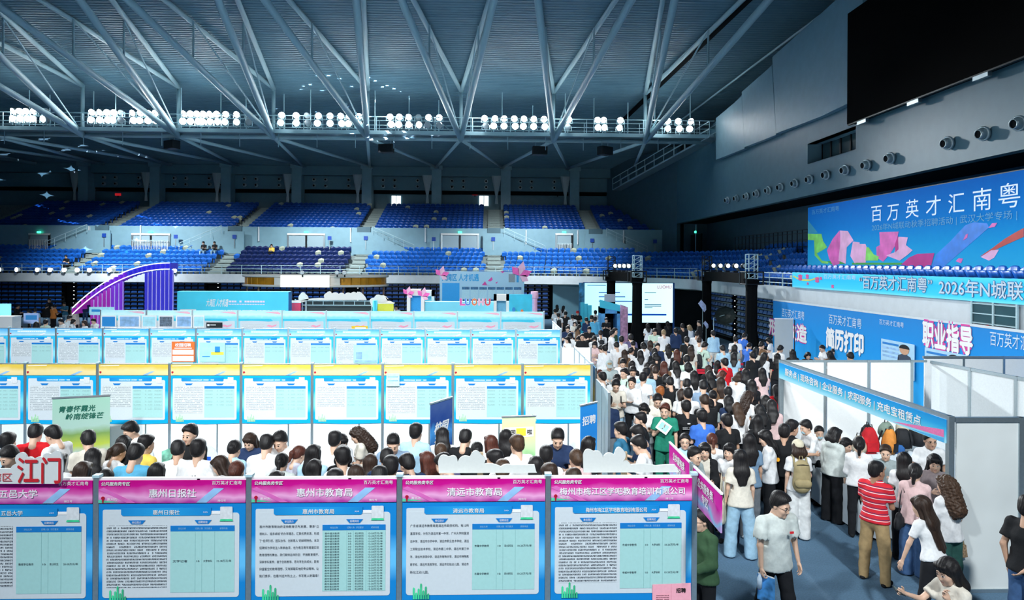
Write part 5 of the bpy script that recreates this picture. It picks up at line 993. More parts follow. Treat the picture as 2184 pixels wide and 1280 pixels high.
# portal arch
t, wd, z = gate(1283, 1324, 656, 39, mat('portal_blue', C('5aa8e0'), .5, var=.3, scale=2), 'blue and white portal arch with dark passage in the crowd', BLACK, 'portal_arch', 1.2); MB().prism([(-.1, -.05, z), (wd + .1, -.05, z - .25), (wd + .1, -.05, z + .1), (-.1, -.05, z + .45)], (0, .1, 0)).build('tilted_header', CY, t); MB().box(wd * .2, wd * .75, .2, .4, z + .3, z + .75).build('crown_block', mat('crown_grey', C('b8bcc8')), t)
p = onY(1332, 650, 38.6); t = thing('pink_totem', 'pink and white flower print totem beside the portal arch', 'totem', (p.x, 38.6, 0)); MB().prism([(-.2, 0, 0), (.22, .1, 0), (.22, .1, p.z - .15), (-.2, 0, p.z)], (0, .3, 0)).build('body', mat('totem_pink', C('d8a8cc'), .5, var=.35, scale=5), t); MB().box(-.25, .27, -.05, .45, 0, .06).build('base', ALU, t)
# truss gates with black drapes
TRB = mat('truss_black', (.03, .035, .04), .35, .7); HEADL = mat('moving_head_glass', (.9, .95, 1), emit=3)
def drape_gate(P0, P1, zbar, ztop, w0, label):
    t = thing('lighting_gate', label, 'lighting gate', (P0[0], P0[1], 0)); D = Vector((P1[0] - P0[0], P1[1] - P0[1], 0)); L = D.length; u = D / L; v = Vector((-u.y, u.x, 0))
    for k, o in enumerate((Vector((0, 0, 0)), D)):
        h = w0 / 2; mb = MB(); n = 16
        for zz, s in ((0, 2.2), (.7, 1.5), (1.4, 1.05), (zbar - .5, 1.0), (zbar - .25, 1.12), (zbar - .05, 1.5)):
            mb.v += [tuple(o + Vector((h * s * (1 + .1 * (j % 2)) * math.cos(6.283 * j / n), h * s * (1 + .1 * (j % 2)) * math.sin(6.283 * j / n), zz))) for j in range(n)]
        for a in range(5): mb.f += [[a * n + j, a * n + (j + 1) % n, (a + 1) * n + (j + 1) % n, (a + 1) * n + j] for j in range(n)]
        mb.mi = [0] * len(mb.f); mb.build('black_drape', BLACK, t)
        c = MB()
        for sx in (-.22, .22):
            for sy in (-.22, .22): c.tube([o + Vector((sx, sy, zbar)), o + Vector((sx, sy, ztop))], .028, 6)
        for q in range(6):
            zz = zbar + (ztop - zbar) * q / 5; c.tube([o + Vector((-.22, -.22, zz)), o + Vector((.22, -.22, zz))], .018, 5).tube([o + Vector((-.22, .22, zz)), o + Vector((.22, .22, zz))], .018, 5).tube([o + Vector((-.22, -.22, zz)), o + Vector((-.22, .22, zz))], .018, 5)
            if q < 5: c.tube([o + Vector((-.22, -.22, zz)), o + Vector((.22, -.22, zz + (ztop - zbar) / 5))], .018, 5)
        c.build('tower_truss', STEEL if k == 0 else TRB, t)
        s_ = MB()
        for sx in (-.42, .42):
            for sy in (-.42, .42): s_.tube([o + Vector((sx, sy, zbar - .3)), o + Vector((sx, sy, zbar + .35))], .04, 6)
        for zz in (-.28, .32):
            for a, b in (((-.42, -.42), (.42, -.42)), ((.42, -.42), (.42, .42)), ((.42, .42), (-.42, .42)), ((-.42, .42), (-.42, -.42))): s_.tube([o + Vector((a[0], a[1], zbar + zz)), o + Vector((b[0], b[1], zbar + zz))], .035, 6)
        s_.build('sleeve_block', TRB, t)
    m = MB(); a = u * .3; b = u * (L - .3); hh = .26
    m.add([tuple(a + v * s * .25 + Vector((0, 0, zbar + q))) for s in (-1, 1) for q in (-hh, hh)] + [tuple(b + v * s * .25 + Vector((0, 0, zbar + q))) for s in (-1, 1) for q in (-hh, hh)], [(0, 1, 3, 2), (4, 6, 7, 5), (0, 4, 5, 1), (2, 3, 7, 6), (1, 5, 7, 3), (0, 2, 6, 4)]); m.build('draped_beam', BLACK, t)
    for k in range(5):
        o = u * (L * (.15 + .175 * k)) + Vector((0, 0, zbar + .26)); MB().box(o.x - .12, o.x + .12, o.y - .12, o.y + .12, o.z, o.z + .1).build('lamp_base', TRB, t)
        hd = MB().lathe([(0, .2), (.13, .15), (.15, 0), (.13, -.18), (0, -.18)], 12, (o.x, o.y, o.z + .36), 'Y').build('moving_head', TRB, t, True); MB().lathe([(.11, -.185), (0, -.2)], 12, (o.x, o.y, o.z + .36), 'Y').build('lens', HEADL if k > 0 else LAMPD, hd)
    return t
drape_gate((8.25, 38.0), (7.6, 42.6), 3.95, 5.15, .5, 'black draped lighting gate with moving lamps before the LED screen'); drape_gate((12.95, 33.4), (13.15, 41.0), 4.0, 5.2, .5, 'black draped lighting gate with moving lamps beside the blue backdrop')
# softbox umbrella, balloon fans
p = onY(1545, 676, 36.5); t = thing('photo_umbrella', 'large black photo umbrella on a thin stand in the crowd', 'umbrella', (p.x, 36.5, 0)); mb = MB(); n = 8; zc = p.z + .1
for r_, q in ((.0, .28), (.25, .22), (.48, .08), (.6, -.12)): mb.v += [(r_ * math.cos(6.283 * j / n) + q * .5, -.2 + q, zc + r_ * math.sin(6.283 * j / n) * .85) for j in range(n)]
for a in range(3): mb.f += [[a * n + j, a * n + (j + 1) % n, (a + 1) * n + (j + 1) % n, (a + 1) * n + j] for j in range(n)]
mb.mi = [0] * len(mb.f); mb.build('canopy', mat('umbrella_black', (.03, .045, .045), .5), t); MB().tube([(-.62, -.1, 0), (-.62, -.1, zc - .15), (0, 0, zc)], .02, 6).build('stand', STEEL, t)
for i, (px, py) in enumerate([(1499, 656), (1510, 696)]):
    p = onY(px, py, 37); t = thing('fan_standee', 'small blue and pink fan shaped sign on a stick, %s one' % ['upper', 'lower'][i], 'sign', (p.x, 37 + i * .3, 0)); s_ = .42 - .15 * i
    MB().plate([(-s_ * .6, p.z + s_ * .5), (-s_ * .2, p.z + s_), (s_ * .4, p.z + s_ * .3), (s_ * .45, p.z - s_ * .3), (s_ * .2, p.z - s_ * .6)], 0, .03).build('fan', mat('fan_print', C('a8b8e0'), .5, var=.3, scale=6), t); MB().tube([(0, .02, 0), (0, .02, p.z)], .012, 5).build('stick', STEEL, t)
# purple ribbed arch at the left
AY = 40.0; t = thing('purple_arch', 'curved purple and blue ribbed arch with white lit edges at left', 'arch', (onY(155, 690, AY).x, AY, 0)); ax = t.location.x
PU, PB, PE = mat('rib_purple', C('7a30c8'), .4, emit=.25), mat('rib_blue', C('3c38c8'), .4, emit=.2), mat('edge_white', (.9, .92, 1), emit=1.2); PM = mat('rib_magenta', C('a028a8'), .4, emit=.25)
def arc(u): x = 155 + 207 * u; y = 657 - 96 * (1 - (1 - u) ** 2.1); return x, y
prev = None
for k in range(22):
    u = k / 21; x, y = arc(u); p = onY(x, y, AY); q = onY(x, y + 13, AY)
    m = PM if u < .15 else PU if u < .55 else PB
    MB().prism([(p.x - ax - .05, 0, q.z), (p.x - ax + .05, 0, q.z), (p.x - ax + .05, 0, p.z), (p.x - ax - .05, 0, p.z)], (0, .9, 0)).build('arch_rib', m, t)
for dy in (0, 13): MB().tube([(onY(*(arc(k / 24)[0], arc(k / 24)[1] + dy), AY).x - ax, -.04, onY(arc(k / 24)[0], arc(k / 24)[1] + dy, AY).z) for k in range(25)], .028, 6).build('lit_edge', PE, t)
MB().prism([(onY(arc(k / 24)[0], arc(k / 24)[1] + 6, AY).x - ax, .85, onY(arc(k / 24)[0], arc(k / 24)[1] + 2, AY).z) for k in range(25)] + [(onY(arc(k / 24)[0], arc(k / 24)[1], AY).x - ax, .85, onY(arc(k / 24)[0], arc(k / 24)[1] + 12, AY).z) for k in range(24, -1, -1)], (0, .05, 0)).build('arch_back', mat('arch_backing', C('2a1880'), .6), t)
for k in range(20):
    x = 192 + (170 / 19) * k
    if 258 < x < 302: continue
    u = (x - 155) / 207; y = arc(u)[1] + 15; p = onY(x, y, AY); m = PM if x < 230 else PU if x < 260 else PB
    MB().box(p.x - ax - .09, p.x - ax + .09, .2, .35, 0, p.z).build('wall_slat', m, t); MB().box(p.x - ax + .1, p.x - ax + .13, .16, .2, 0, p.z).build('slat_edge', mat('slat_edge', C('b0a8e0'), emit=.3), t)
# left edge stands
x0, x1, z = rect(-30, 21, 648, 34); t = thing('side_screen', 'cyan lit screen at the left edge behind the panels', 'screen', (x0, 34, 0)); MB().box(0, x1 - x0, 0, .1, .9, z).build('display', mat('screen_cyan', C('88e0ee'), emit=.6), t); MB().box(.1, x1 - x0, .02, .12, 0, .9).build('leg_panel', DARKM, t)
x0, x1, z = rect(-40, 26, 677, 32.5); t = thing('white_counter', 'white counter at the left edge behind the third row', 'counter', (x0, 32.5, 0)); MB().box(0, x1 - x0, 0, .6, 0, z).build('body', WHITE, t); MB().box(-.02, x1 - x0 + .03, -.03, .63, z, z + .04).build('top', PRINTW, t)
board_sign(190, 655, 243, 672, 33.5, LBL, 'pale blue tilted sign board left of the fourth row', parts=(('printed_line', .1, .4, .5, .7, BLUEINK), ('printed_line', .55, .3, .9, .6, PRINTW)))
board_sign(50, 668, 82, 690, 34, mat('sign_lilac', C('a8c0f0'), .5), 'lilac lettered sign held up in the left far crowd', parts=(('lettering_block', .15, .35, .9, .8, BLUEINK),))
# lamps on the parapet and ring
for i, px in enumerate((0, 36, 80, 107, 137, 165, 191, 233, 372)):
    p = onY(px, 581, 56.9); t = thing('parapet_lamp', 'small white spotlight on the far parapet, %s from the left' % ORD[i], 'lamp', (p.x, 56.9, 3.66), math.radians(-20 + i * 6), 'parapet lamps')
    MB().box(-.05, .05, 0, .1, 0, .12).build('bracket', DARKM, t); MB().lathe([(0, .2), (.14, .15), (.18, 0), (.18, -.1)], 12, (0, .05, .27), 'Y').build('housing', PRINTW, t, True); MB().lathe([(.17, -.1), (0, -.12)], 12, (0, .05, .27), 'Y').build('lens', mat('spot_glass', (1, 1, 1), emit=9), t)
for x in (-31, -26.5): spot((x, 56.5, 4.6), (x, 57.2, 2.8), 120, 120, 1, .3, (.8, .8, 1))
for i, px in enumerate((645, 719, 735)):
    p = onY(px, 583, 44.6); t = thing('ring_lamp', 'white spotlight on top of the ring canopy, %s of three' % ORD[i], 'lamp', (p.x, 44.6, zt if False else onY(px, 588, 44.6).z), 0, 'ring canopy lamps'); MB().box(-.04, .04, 0, .08, -.1, .1).build('bracket', DARKM, t); MB().lathe([(0, .15), (.1, .12), (.14, -.1), (.12, -.11), (0, -.11)], 10, (0, 0, .2), 'Y').build('housing', PRINTW, t, True)
# ================================================================== people: bodies grown as smooth implicit surfaces
def nets(val, org, h):
    """surface nets on a scalar grid (inside < 0) -> verts, quads"""
    ins = val < 0
    if not ins.any(): return np.zeros((0, 3)), np.zeros((0, 4), int)
    nx, ny, nz = val.shape; off = [(i, j, k) for i in (0, 1) for j in (0, 1) for k in (0, 1)]
    cs = [val[i:nx - 1 + i, j:ny - 1 + j, k:nz - 1 + k] for i, j, k in off]
    cnt = sum((c < 0).astype(np.int8) for c in cs); act = (cnt > 0) & (cnt < 8); idx = np.argwhere(act)
    cv = np.stack([c[act] for c in cs], 1); S = np.zeros((len(idx), 3)); N = np.zeros(len(idx))
    for a in range(8):
        for b in range(a + 1, 8):
            d = [off[b][q] - off[a][q] for q in range(3)]
            if sum(abs(q) for q in d) != 1: continue
            va, vb = cv[:, a], cv[:, b]; m = (va < 0) != (vb < 0); t = np.where(m, va / np.where(m, va - vb, 1), 0)
            p = np.array(off[a], float) + t[:, None] * np.array(d, float); S[m] += p[m]; N[m] += 1
    V = (idx + S / N[:, None]) * h + org
    ID = -np.ones(act.shape, np.int64); ID[act] = np.arange(len(idx)); Q = []
    for ax in range(3):
        a = [slice(None)] * 3; b = [slice(None)] * 3; a[ax] = slice(0, -1); b[ax] = slice(1, None)
        s0, s1 = ins[tuple(a)], ins[tuple(b)]; u, v = [q for q in range(3) if q != ax]
        e = np.argwhere(s0 != s1); e = e[(e[:, u] > 0) & (e[:, v] > 0) & (e[:, u] < val.shape[u] - 1) & (e[:, v] < val.shape[v] - 1)]
        if not len(e): continue
        def g(du, dv): k = e.copy(); k[:, u] += du; k[:, v] += dv; return ID[k[:, 0], k[:, 1], k[:, 2]]
        q = np.stack([g(-1, -1), g(0, -1), g(0, 0), g(-1, 0)], 1); fl = s0[e[:, 0], e[:, 1], e[:, 2]]
        if ax == 1: fl = ~fl
        q[~fl] = q[~fl][:, ::-1]; Q.append(q)
    Q = np.concatenate(Q); return V, Q[(Q >= 0).all(1)]
class SDF:
    """prims: (kind, a, b, r1, r2, squash axis, squash, k)"""
    def __init__(s): s.p = []
    def cone(s, a, b, r1, r2=None, n=None, sq=1, k=.03): s.p.append(('c', np.array(a, float), np.array(b, float), r1, r1 if r2 is None else r2, None if n is None else np.array(n, float), sq, k)); return s
    def ell(s, c, r, k=.02, R=None): s.p.append(('e', np.array(c, float), np.array(r, float), None, None, R, 1, k)); return s
    def grow(s, g): s.p = [(p[0], p[1], p[2] if p[0] == 'c' else p[2] + g, (p[3] + g) if p[0] == 'c' else None, (p[4] + g) if p[0] == 'c' else None) + p[5:] for p in s.p]; return s
    def mesh(s, h, post=None, pad=.05):
        lo = np.full(3, 9.); hi = np.full(3, -9.)
        for p in s.p:
            if p[0] == 'c': m = max(p[3], p[4]); lo = np.minimum(lo, np.minimum(p[1], p[2]) - m); hi = np.maximum(hi, np.maximum(p[1], p[2]) + m)
            else: m = max(p[2]); lo = np.minimum(lo, p[1] - m); hi = np.maximum(hi, p[1] + m)
        lo -= pad; hi += pad; n = np.ceil((hi - lo) / h).astype(int) + 1; A = np.full(n, .3)
        ax = [lo[i] + h * np.arange(n[i]) for i in range(3)]
        for kind, a, b, r1, r2, nn, sq, k in s.p:
            m = (max(r1, r2) if kind == 'c' else max(b)) + k + 2 * h; l = (np.minimum(a, b) if kind == 'c' else a) - m; u = (np.maximum(a, b) if kind == 'c' else a) + m
            i0 = np.clip(((l - lo) / h).astype(int), 0, n); i1 = np.clip(((u - lo) / h).astype(int) + 2, 0, n); sl = tuple(slice(i0[q], i1[q]) for q in range(3))
            X, Y, Z = np.meshgrid(ax[0][sl[0]], ax[1][sl[1]], ax[2][sl[2]], indexing='ij', sparse=True)
            if kind == 'c':
                ab = b - a; L2 = max(ab @ ab, 1e-9); px, py, pz = X - a[0], Y - a[1], Z - a[2]; t = np.clip((px * ab[0] + py * ab[1] + pz * ab[2]) / L2, 0, 1)
                wx, wy, wz = px - t * ab[0], py - t * ab[1], pz - t * ab[2]; q2 = wx * wx + wy * wy + wz * wz
                if nn is not None: w = wx * nn[0] + wy * nn[1] + wz * nn[2]; q2 = q2 + w * w * (1 / sq ** 2 - 1)
                d = np.sqrt(q2) - (r1 + (r2 - r1) * t)
            else:
                px, py, pz = X - a[0], Y - a[1], Z - a[2]
                if nn is not None: px, py, pz = [px * nn[i][0] + py * nn[i][1] + pz * nn[i][2] for i in range(3)]
                q = np.sqrt((px / b[0]) ** 2 + (py / b[1]) ** 2 + (pz / b[2]) ** 2); d = (q - 1) * min(b)
            c = A[sl]; g = np.clip(.5 + .5 * (c - d) / k, 0, 1); A[sl] = c + (d - c) * g - k * g * (1 - g)
        if post is not None:
            X, Y, Z = np.meshgrid(*ax, indexing='ij', sparse=True); A = post(A, X, Y, Z)
        return nets(A, lo, h)
def me_from(name, V, Q, mats, mi=None):
    me = bpy.data.meshes.new(name); me.vertices.add(len(V)); me.vertices.foreach_set('co', V.astype(np.float32).ravel())
    me.loops.add(len(Q) * 4); me.loops.foreach_set('vertex_index', Q.astype(np.int32).ravel()); me.polygons.add(len(Q))
    me.polygons.foreach_set('loop_start', np.arange(0, len(Q) * 4, 4, dtype=np.int32)); me.polygons.foreach_set('use_smooth', np.ones(len(Q), bool))
    for m in mats: me.materials.append(m)
    if mi is not None: me.polygons.foreach_set('material_index', mi.astype(np.int32))
    me.update(); return me
SKIN = [mat('skin_light', (.62, .40, .29), .5, var=.05, scale=8), mat('skin_mid', (.52, .31, .21), .5, var=.05, scale=8), mat('skin_tan', (.36, .19, .115), .5, var=.05, scale=8)]
EYEW, IRIS, LIP, BROW = mat('eye_white', (.75, .74, .72), .3), mat('eye_iris', (.015, .01, .008), .2), mat('lip_rose', (.46, .21, .17), .45), mat('brow_dark', (.03, .022, .018), .7)
# ---- head, in a frame centred in the skull, facing -Y
_HEAD = {}
def head_geo(h, female):
    key = (h, female)
    if key in _HEAD: return _HEAD[key]
    j = .93 if female else 1.0; s = SDF()
    s.ell((0, .014, .032), (.074, .094, .096), .02).ell((0, -.022, -.04), (.058 * j, .066, .074), .03).cone((-.03 * j, -.045, -.088), (.03 * j, -.045, -.088), .026, .026, k=.03)
    s.cone((-.036, -.074, .022), (.036, -.074, .022), .014, k=.02).cone((-.034, -.062, -.030), (.034, -.062, -.030), .024, k=.045)
    s.cone((0, -.088, .008), (0, -.104, -.03), .008, .0125, k=.012).cone((-.011, -.094, -.034), (.011, -.094, -.034), .009, k=.008)
    s.cone((-.016, -.083, -.0585), (.016, -.083, -.0585), .0085, k=.014).cone((-.014, -.082, -.070), (.014, -.082, -.070), .009, k=.014).cone((0, -.08, -.095), (0, -.078, -.098), .018, k=.02)
    for q in (-1, 1):
        s.ell((q * .077, .012, -.006), (.010, .020, .031), .01); s.ell((q * .031, -.073, .004), (.0145, .0145, .0125), .004)
    s.cone((0, .018, -.06), (0, .035, -.185), .050 * j, .054 * j, k=.03)
    V, Q = s.mesh(h, pad=.03); c = V[Q].mean(1); mi = np.zeros(len(Q), int)
    ax = np.abs(c[:, 0]); fr = c[:, 1] < -.055
    eye = fr & (((ax - .031) / .0155) ** 2 + ((c[:, 2] - .004) / .0085) ** 2 < 1) & (c[:, 1] < -.07); mi[eye] = 1
    mi[eye & (np.abs(ax - .030) < .0085)] = 2
    mi[fr & (ax < .021) & (np.abs(c[:, 2] + .0645) < .0085 - ax * .25) & (c[:, 1] < -.082)] = 3
    mi[fr & (ax > .014) & (ax < .050) & (np.abs(c[:, 2] - .0265 + (ax - .03) ** 2 * 6) < .0028 + h * .13)] = 4
    _HEAD[key] = (V, Q, mi); return _HEAD[key]
# ---- hand, wrist at origin, fingers along -Z, palm facing +X side of a left arm hanging (thumb forward -Y)
_HAND = {}
def hand_geo(h, curl):
    key = (h, curl)
    if key in _HAND: return _HAND[key]
    s = SDF(); s.cone((0, 0, .02), (0, 0, -.03), .024, .026, (1, 0, 0), .75, .015).cone((0, -.016, -.04), (0, -.018, -.085), .020, .016, (1, 0, 0), .7, .015).cone((0, .016, -.04), (0, .018, -.08), .020, .016, (1, 0, 0), .7, .015)
    for f, (y, L, z0) in enumerate(((-.030, .070, -.088), (-.010, .078, -.092), (.011, .072, -.089), (.030, .056, -.080))):
        p = np.array([0., y, z0]); a = 0; r = .0088 - .0006 * f
        for k, l in enumerate((.44, .31, .25)):
            a += curl * (.7 if k == 0 else 1.0); q = p + L * l * np.array([-math.sin(a), y * .6, -math.cos(a)]); s.cone(p, q, r, r * .92, k=.004); p = q; r *= .92
    a = curl * .5; s.cone((0, -.026, -.028), (-.012, -.050, -.055), .0125, .011, k=.012).cone((-.012, -.050, -.055), (-.012 - .02 * a, -.060, -.085), .0105, .009, k=.004)
    _HAND[key] = s.mesh(h, pad=.02); return _HAND[key]
def nrm(v): v = np.array(v, float); return v / np.linalg.norm(v)
HANG = ((.16, .03, -1), (.04, .16, -1)); HOLD = ((.12, .22, -1), (-.38, .85, .25)); CROSS = ((.28, .28, -1), (-1.0, .45, .10)); FWD = ((.15, .55, -.8), (-.1, 1, -.1)); CHEST = ((.2, .15, -1), (-.75, .6, .75))
STAND = ((.04, 0, -1), (.01, 0, -1)); SIT = ((.12, 1, -.06), (0, .05, -1))
def skeleton(P):
    """joint positions; frame: facing -Y, left is +X"""
    f = P.get('female', False); H = P.get('h', 1.65 if f else 1.74); k = H / 1.72; sw = (.150 if f else .170) * k * P.get('sw', 1); J = {}
    lean = math.radians(P.get('lean', 2)); sit = P.get('sit', False); tw = math.radians(P.get('twist', 0))
    pel = np.array([0, 0, .93 * k]); up = np.array([0, -math.sin(lean), math.cos(lean)]); fw = np.array([0, -math.cos(lean), -math.sin(lean)])
    ct, st = math.cos(tw), math.sin(tw); Rz = np.array([[ct, -st, 0], [st, ct, 0], [0, 0, 1]])
    legs = P.get('legs', (SIT, SIT) if sit else (STAND, STAND)); J['hip'], J['knee'], J['ank'] = [], [], []
    for q, s in ((0, 1), (1, -1)):
        hip = pel + np.array([s * .088 * k, 0, -.03]); T, S = legs[q]; kn = hip + nrm((s * T[0], -T[1], T[2])) * .43 * k; an = kn + nrm((s * S[0], -S[1], S[2])) * .41 * k
        J['hip'].append(hip); J['knee'].append(kn); J['ank'].append(an)
    dz = min(a[2] for a in J['ank']) - .085 * k; sh = np.array([0, 0, -dz])
    for n_ in ('hip', 'knee', 'ank'): J[n_] = [p + sh for p in J[n_]]
    pel = pel + sh; J['pel'] = pel; J['waist'] = pel + up * .17 * k; J['chest'] = pel + up * .35 * k; J['nb'] = pel + up * .535 * k; J['up'] = up; J['fw'] = Rz @ fw; J['k'] = k
    rt = Rz @ np.array([1, 0, 0]); J['rt'] = rt; J['sho'], J['elb'], J['wri'], J['fd'] = [], [], [], []
    arms = P.get('arms', (HANG, HANG))
    for q, s in ((0, 1), (1, -1)):
        so = pel + up * .462 * k + rt * s * sw; A, B = arms[q]; 
        def D(v): return nrm(Rz @ np.array([s * v[0], -v[1], v[2]]))
        e = so + D(A) * .285 * k; w_ = e + D(B) * .245 * k; J['sho'].append(so); J['elb'].append(e); J['wri'].append(w_); J['fd'].append(D(B))
    hy, hp, hr = [math.radians(q) for q in P.get('head', (0, 8, 0))]
    M = Matrix.Rotation(tw * .6 + hy, 4, 'Z') @ Matrix.Rotation(hp + lean * .35, 4, 'X') @ Matrix.Rotation(hr, 4, 'Y'); nd = np.array(M.to_3x3() @ Vector((0, -.012, .155 * k)))
    J['hc'] = J['nb'] + nd * .90; J['HM'] = Matrix.Translation(Vector(J['hc'])) @ M @ Matrix.Scale(k * P.get('hs', 1.14), 4); return J
def np_m(M): return np.array(M)
def build_body(P, J, h, hh, far=False):
    k = J['k']; f = P.get('female', False); g = .9 if f else 1.0; s = SDF(); n = J['fw']
    s.cone(J['pel'], J['waist'], .140 * k, .118 * k * g, n, .66, .05).cone(J['waist'], J['chest'], .118 * k * g, .145 * k * g, n, .66, .05).cone(J['chest'], J['nb'] - J['up'] * .07 * k, .145 * k * g, .09 * k, n, .7, .05)
    s.cone(J['sho'][0], J['sho'][1], .045 * k * g, k=.04).cone(J['nb'] - J['up'] * .05, J['hc'] - nrm(J['hc'] - J['nb']) * .06, .058 * k * g, .05 * k * g, k=.04)
    for q in (0, 1):
        s.cone(J['sho'][q], J['elb'][q], .047 * k * g, .037 * k * g, k=.03).cone(J['elb'][q], J['wri'][q], .038 * k * g, .025 * k * g, k=.02)
        s.cone(J['hip'][q], J['knee'][q], .078 * k, .044 * k, k=.03).cone(J['knee'][q], J['ank'][q], .044 * k, .032 * k, k=.02)
        s.cone(J['knee'][q] * .7 + J['ank'][q] * .3 + np.array([0, .015, 0]), J['knee'][q] * .45 + J['ank'][q] * .55, .042 * k, .038 * k, k=.02)
    parts = [s.mesh(h) + (None,)]
    V, Q, mi = head_geo(hh, f); M = np_m(J['HM']); parts.append((V @ M[:3, :3].T + M[:3, 3], Q, mi))
    for q, sd in ((0, 1), (1, -1)):
        d = J['fd'][q]; z = -d; ref = J['fw'] if abs(d @ J['fw']) < .8 else np.array([0, 0, 1.]); y = nrm(-(ref - (ref @ z) * z)); x = np.cross(y, z)
        if sd < 0: x = -x
        B = np.stack([x, y, z], 1); V, Q = hand_geo(min(hh, .0075), P.get('curl', (.35, .35))[q]); W = V @ B.T * k + J['wri'][q] + d * .01
        parts.append((W, Q if np.linalg.det(B) > 0 else Q[:, ::-1], None))
    Vs, Qs, Ms = [], [], []; o = 0
    for V, Q, mi in parts: Vs.append(V); Qs.append(Q + o); o += len(V); Ms.append(np.zeros(len(Q), int) if mi is None else mi)
    return me_from('body', np.concatenate(Vs), np.concatenate(Qs), [SKIN[0], EYEW, IRIS, LIP, BROW], np.concatenate(Ms))
def folds(amp, ph=0, fz=34):
    def fo(A, X, Y, Z):
        a = 10 * Z + 8 * X + 2.2 * np.sin(6 * X + 5 * Y + ph) + ph; b = -8 * Z + 13 * X + 1.8 * np.sin(7 * Y + 4 * Z + ph)
        return A + amp * (1.1 * np.abs(np.sin(a)) + .8 * np.abs(np.sin(b)) - 1.0) + amp * .25 * np.sin(fz * Z + 17 * Y + 9 * X)
    return fo
def build_top(P, J, h, kind='tee'):
    k = J['k']; f = P.get('female', False); g = .9 if f else 1.0; lo = P.get('loose', .018); n = J['fw']; s = SDF(); hem = P.get('hem', -.04); up = J['up']
    s.cone(J['pel'] + up * hem, J['waist'], (.186 * k) + lo, .128 * k * g + lo * 1.4, n, .70, .05).cone(J['waist'], J['chest'], .122 * k * g + lo * 1.2, .147 * k * g + lo, n, .70, .05).cone(J['chest'], J['nb'] - up * .07 * k, .147 * k * g + lo, .09 * k + lo * .6, n, .74, .05)
    s.cone(J['sho'][0], J['sho'][1], .050 * k * g + lo * .4, k=.04)
    for q in (0, 1): s.cone(J['nb'] - up * .045 * k, J['sho'][q], .062 * k, .048 * k * g + lo * .4, k=.04)
    for q, sd in ((0, 1), (1, -1)): s.cone(J['chest'] + J['rt'] * sd * .06 * k, J['sho'][q] - up * .015 * k, .085 * k * g + lo * .7, .046 * k * g + lo * .4, n, .8, .04)
    if f: 
        for q in (-1, 1): s.ell(J['chest'] + J['rt'] * q * .065 * k + J['fw'] * .075 * k + up * .0, (.06 * k, .055 * k, .06 * k), .04)
    s.cone(J['nb'] - up * .10 * k, J['nb'] - up * .005 * k, .088 * k, .070 * k, k=.02)
    ends = []
    if kind != 'vest':
        fr = {'tee': .62, 'long': 1, 'elbow': .92}[kind if kind in ('tee', 'elbow') else 'long']
        for q in (0, 1):
            S, E, Wr = J['sho'][q], J['elb'][q], J['wri'][q]; e = S + (E - S) * fr
            s.cone(S, e, .050 * k * g + lo * .6, .046 * k * g + lo * (1.3 if kind == 'tee' else .8), k=.03); d = nrm(E - S)
            if kind == 'long': s.cone(E, Wr - J['fd'][q] * .0, .047 * k * g + lo * .8, .034 * k * g + lo * .7, k=.03); ends.append((Wr, J['fd'][q], .12))
            else: ends.append((e + d * .01, d, .12))
    if P.get('hood'): s.ell(J['nb'] - J['fw'] * .07 - up * .02, (.11, .06, .08), .03)
    if P.get('collar'): s.cone(J['nb'] - J['rt'] * .05 * k - up * .005, J['nb'] + J['rt'] * .05 * k - up * .005, .05 * k, k=.02)
    bottom = J['pel'] + up * (hem - .03); nk = J['nb'] + up * .040 * k + J['fw'] * .015; fo = folds(P.get('fold', .005), P.get('ph', 0))
    def post(A, X, Y, Z):
        A = fo(A, X, Y, Z); A = np.maximum(A, -((X - bottom[0]) * up[0] + (Y - bottom[1]) * up[1] + (Z - bottom[2]) * up[2]))
        A = np.maximum(A, .060 * k - np.sqrt((X - nk[0]) ** 2 + (Y - nk[1]) ** 2 + (Z - nk[2]) ** 2) + (0 if P.get('collar') else 0))
        for p, d, r in ends:
            dd = (X - p[0]) * d[0] + (Y - p[1]) * d[1] + (Z - p[2]) * d[2]; rad = (X - p[0]) ** 2 + (Y - p[1]) ** 2 + (Z - p[2]) ** 2 - dd ** 2; near = (rad < .0081) & (np.abs(dd) < .09)
            A = np.where(near, np.maximum(A, dd), A)
        return A
    return s.mesh(h, post)
def build_legs(P, J, h, kind='slim'):
    k = J['k']; n = J['fw']; up = J['up']; s = SDF(); W = {'slim': (.012, .018, .020), 'wide': (.02, .045, .06), 'chino': (.016, .028, .030), 'short': (.02, .04, 0)}[kind]
    s.cone(J['pel'] + up * .09 * k, J['pel'] - up * .02, .128 * k + .006, .148 * k + W[0] * .6, n, .70, .04)
    for q in (0, 1):
        s.cone(J['hip'][q], J['knee'][q], .088 * k + W[0], .056 * k + W[1], k=.035)
        if kind != 'short': a = J['ank'][q]; s.cone(J['knee'][q], a - np.array([0, 0, .03 * k]), .056 * k + W[1], .040 * k + W[2], k=.03)
    top = J['pel'] + up * .115 * k; lowz = min(a[2] for a in J['ank']) - .06 * k; fo = folds(.004 if kind != 'slim' else .0022, 1.3, 40)
    def post(A, X, Y, Z): A = fo(A, X, Y, Z); A = np.maximum(A, (X - top[0]) * up[0] + (Y - top[1]) * up[1] + (Z - top[2]) * up[2]); return np.maximum(A, lowz - Z)
    return s.mesh(h, post)
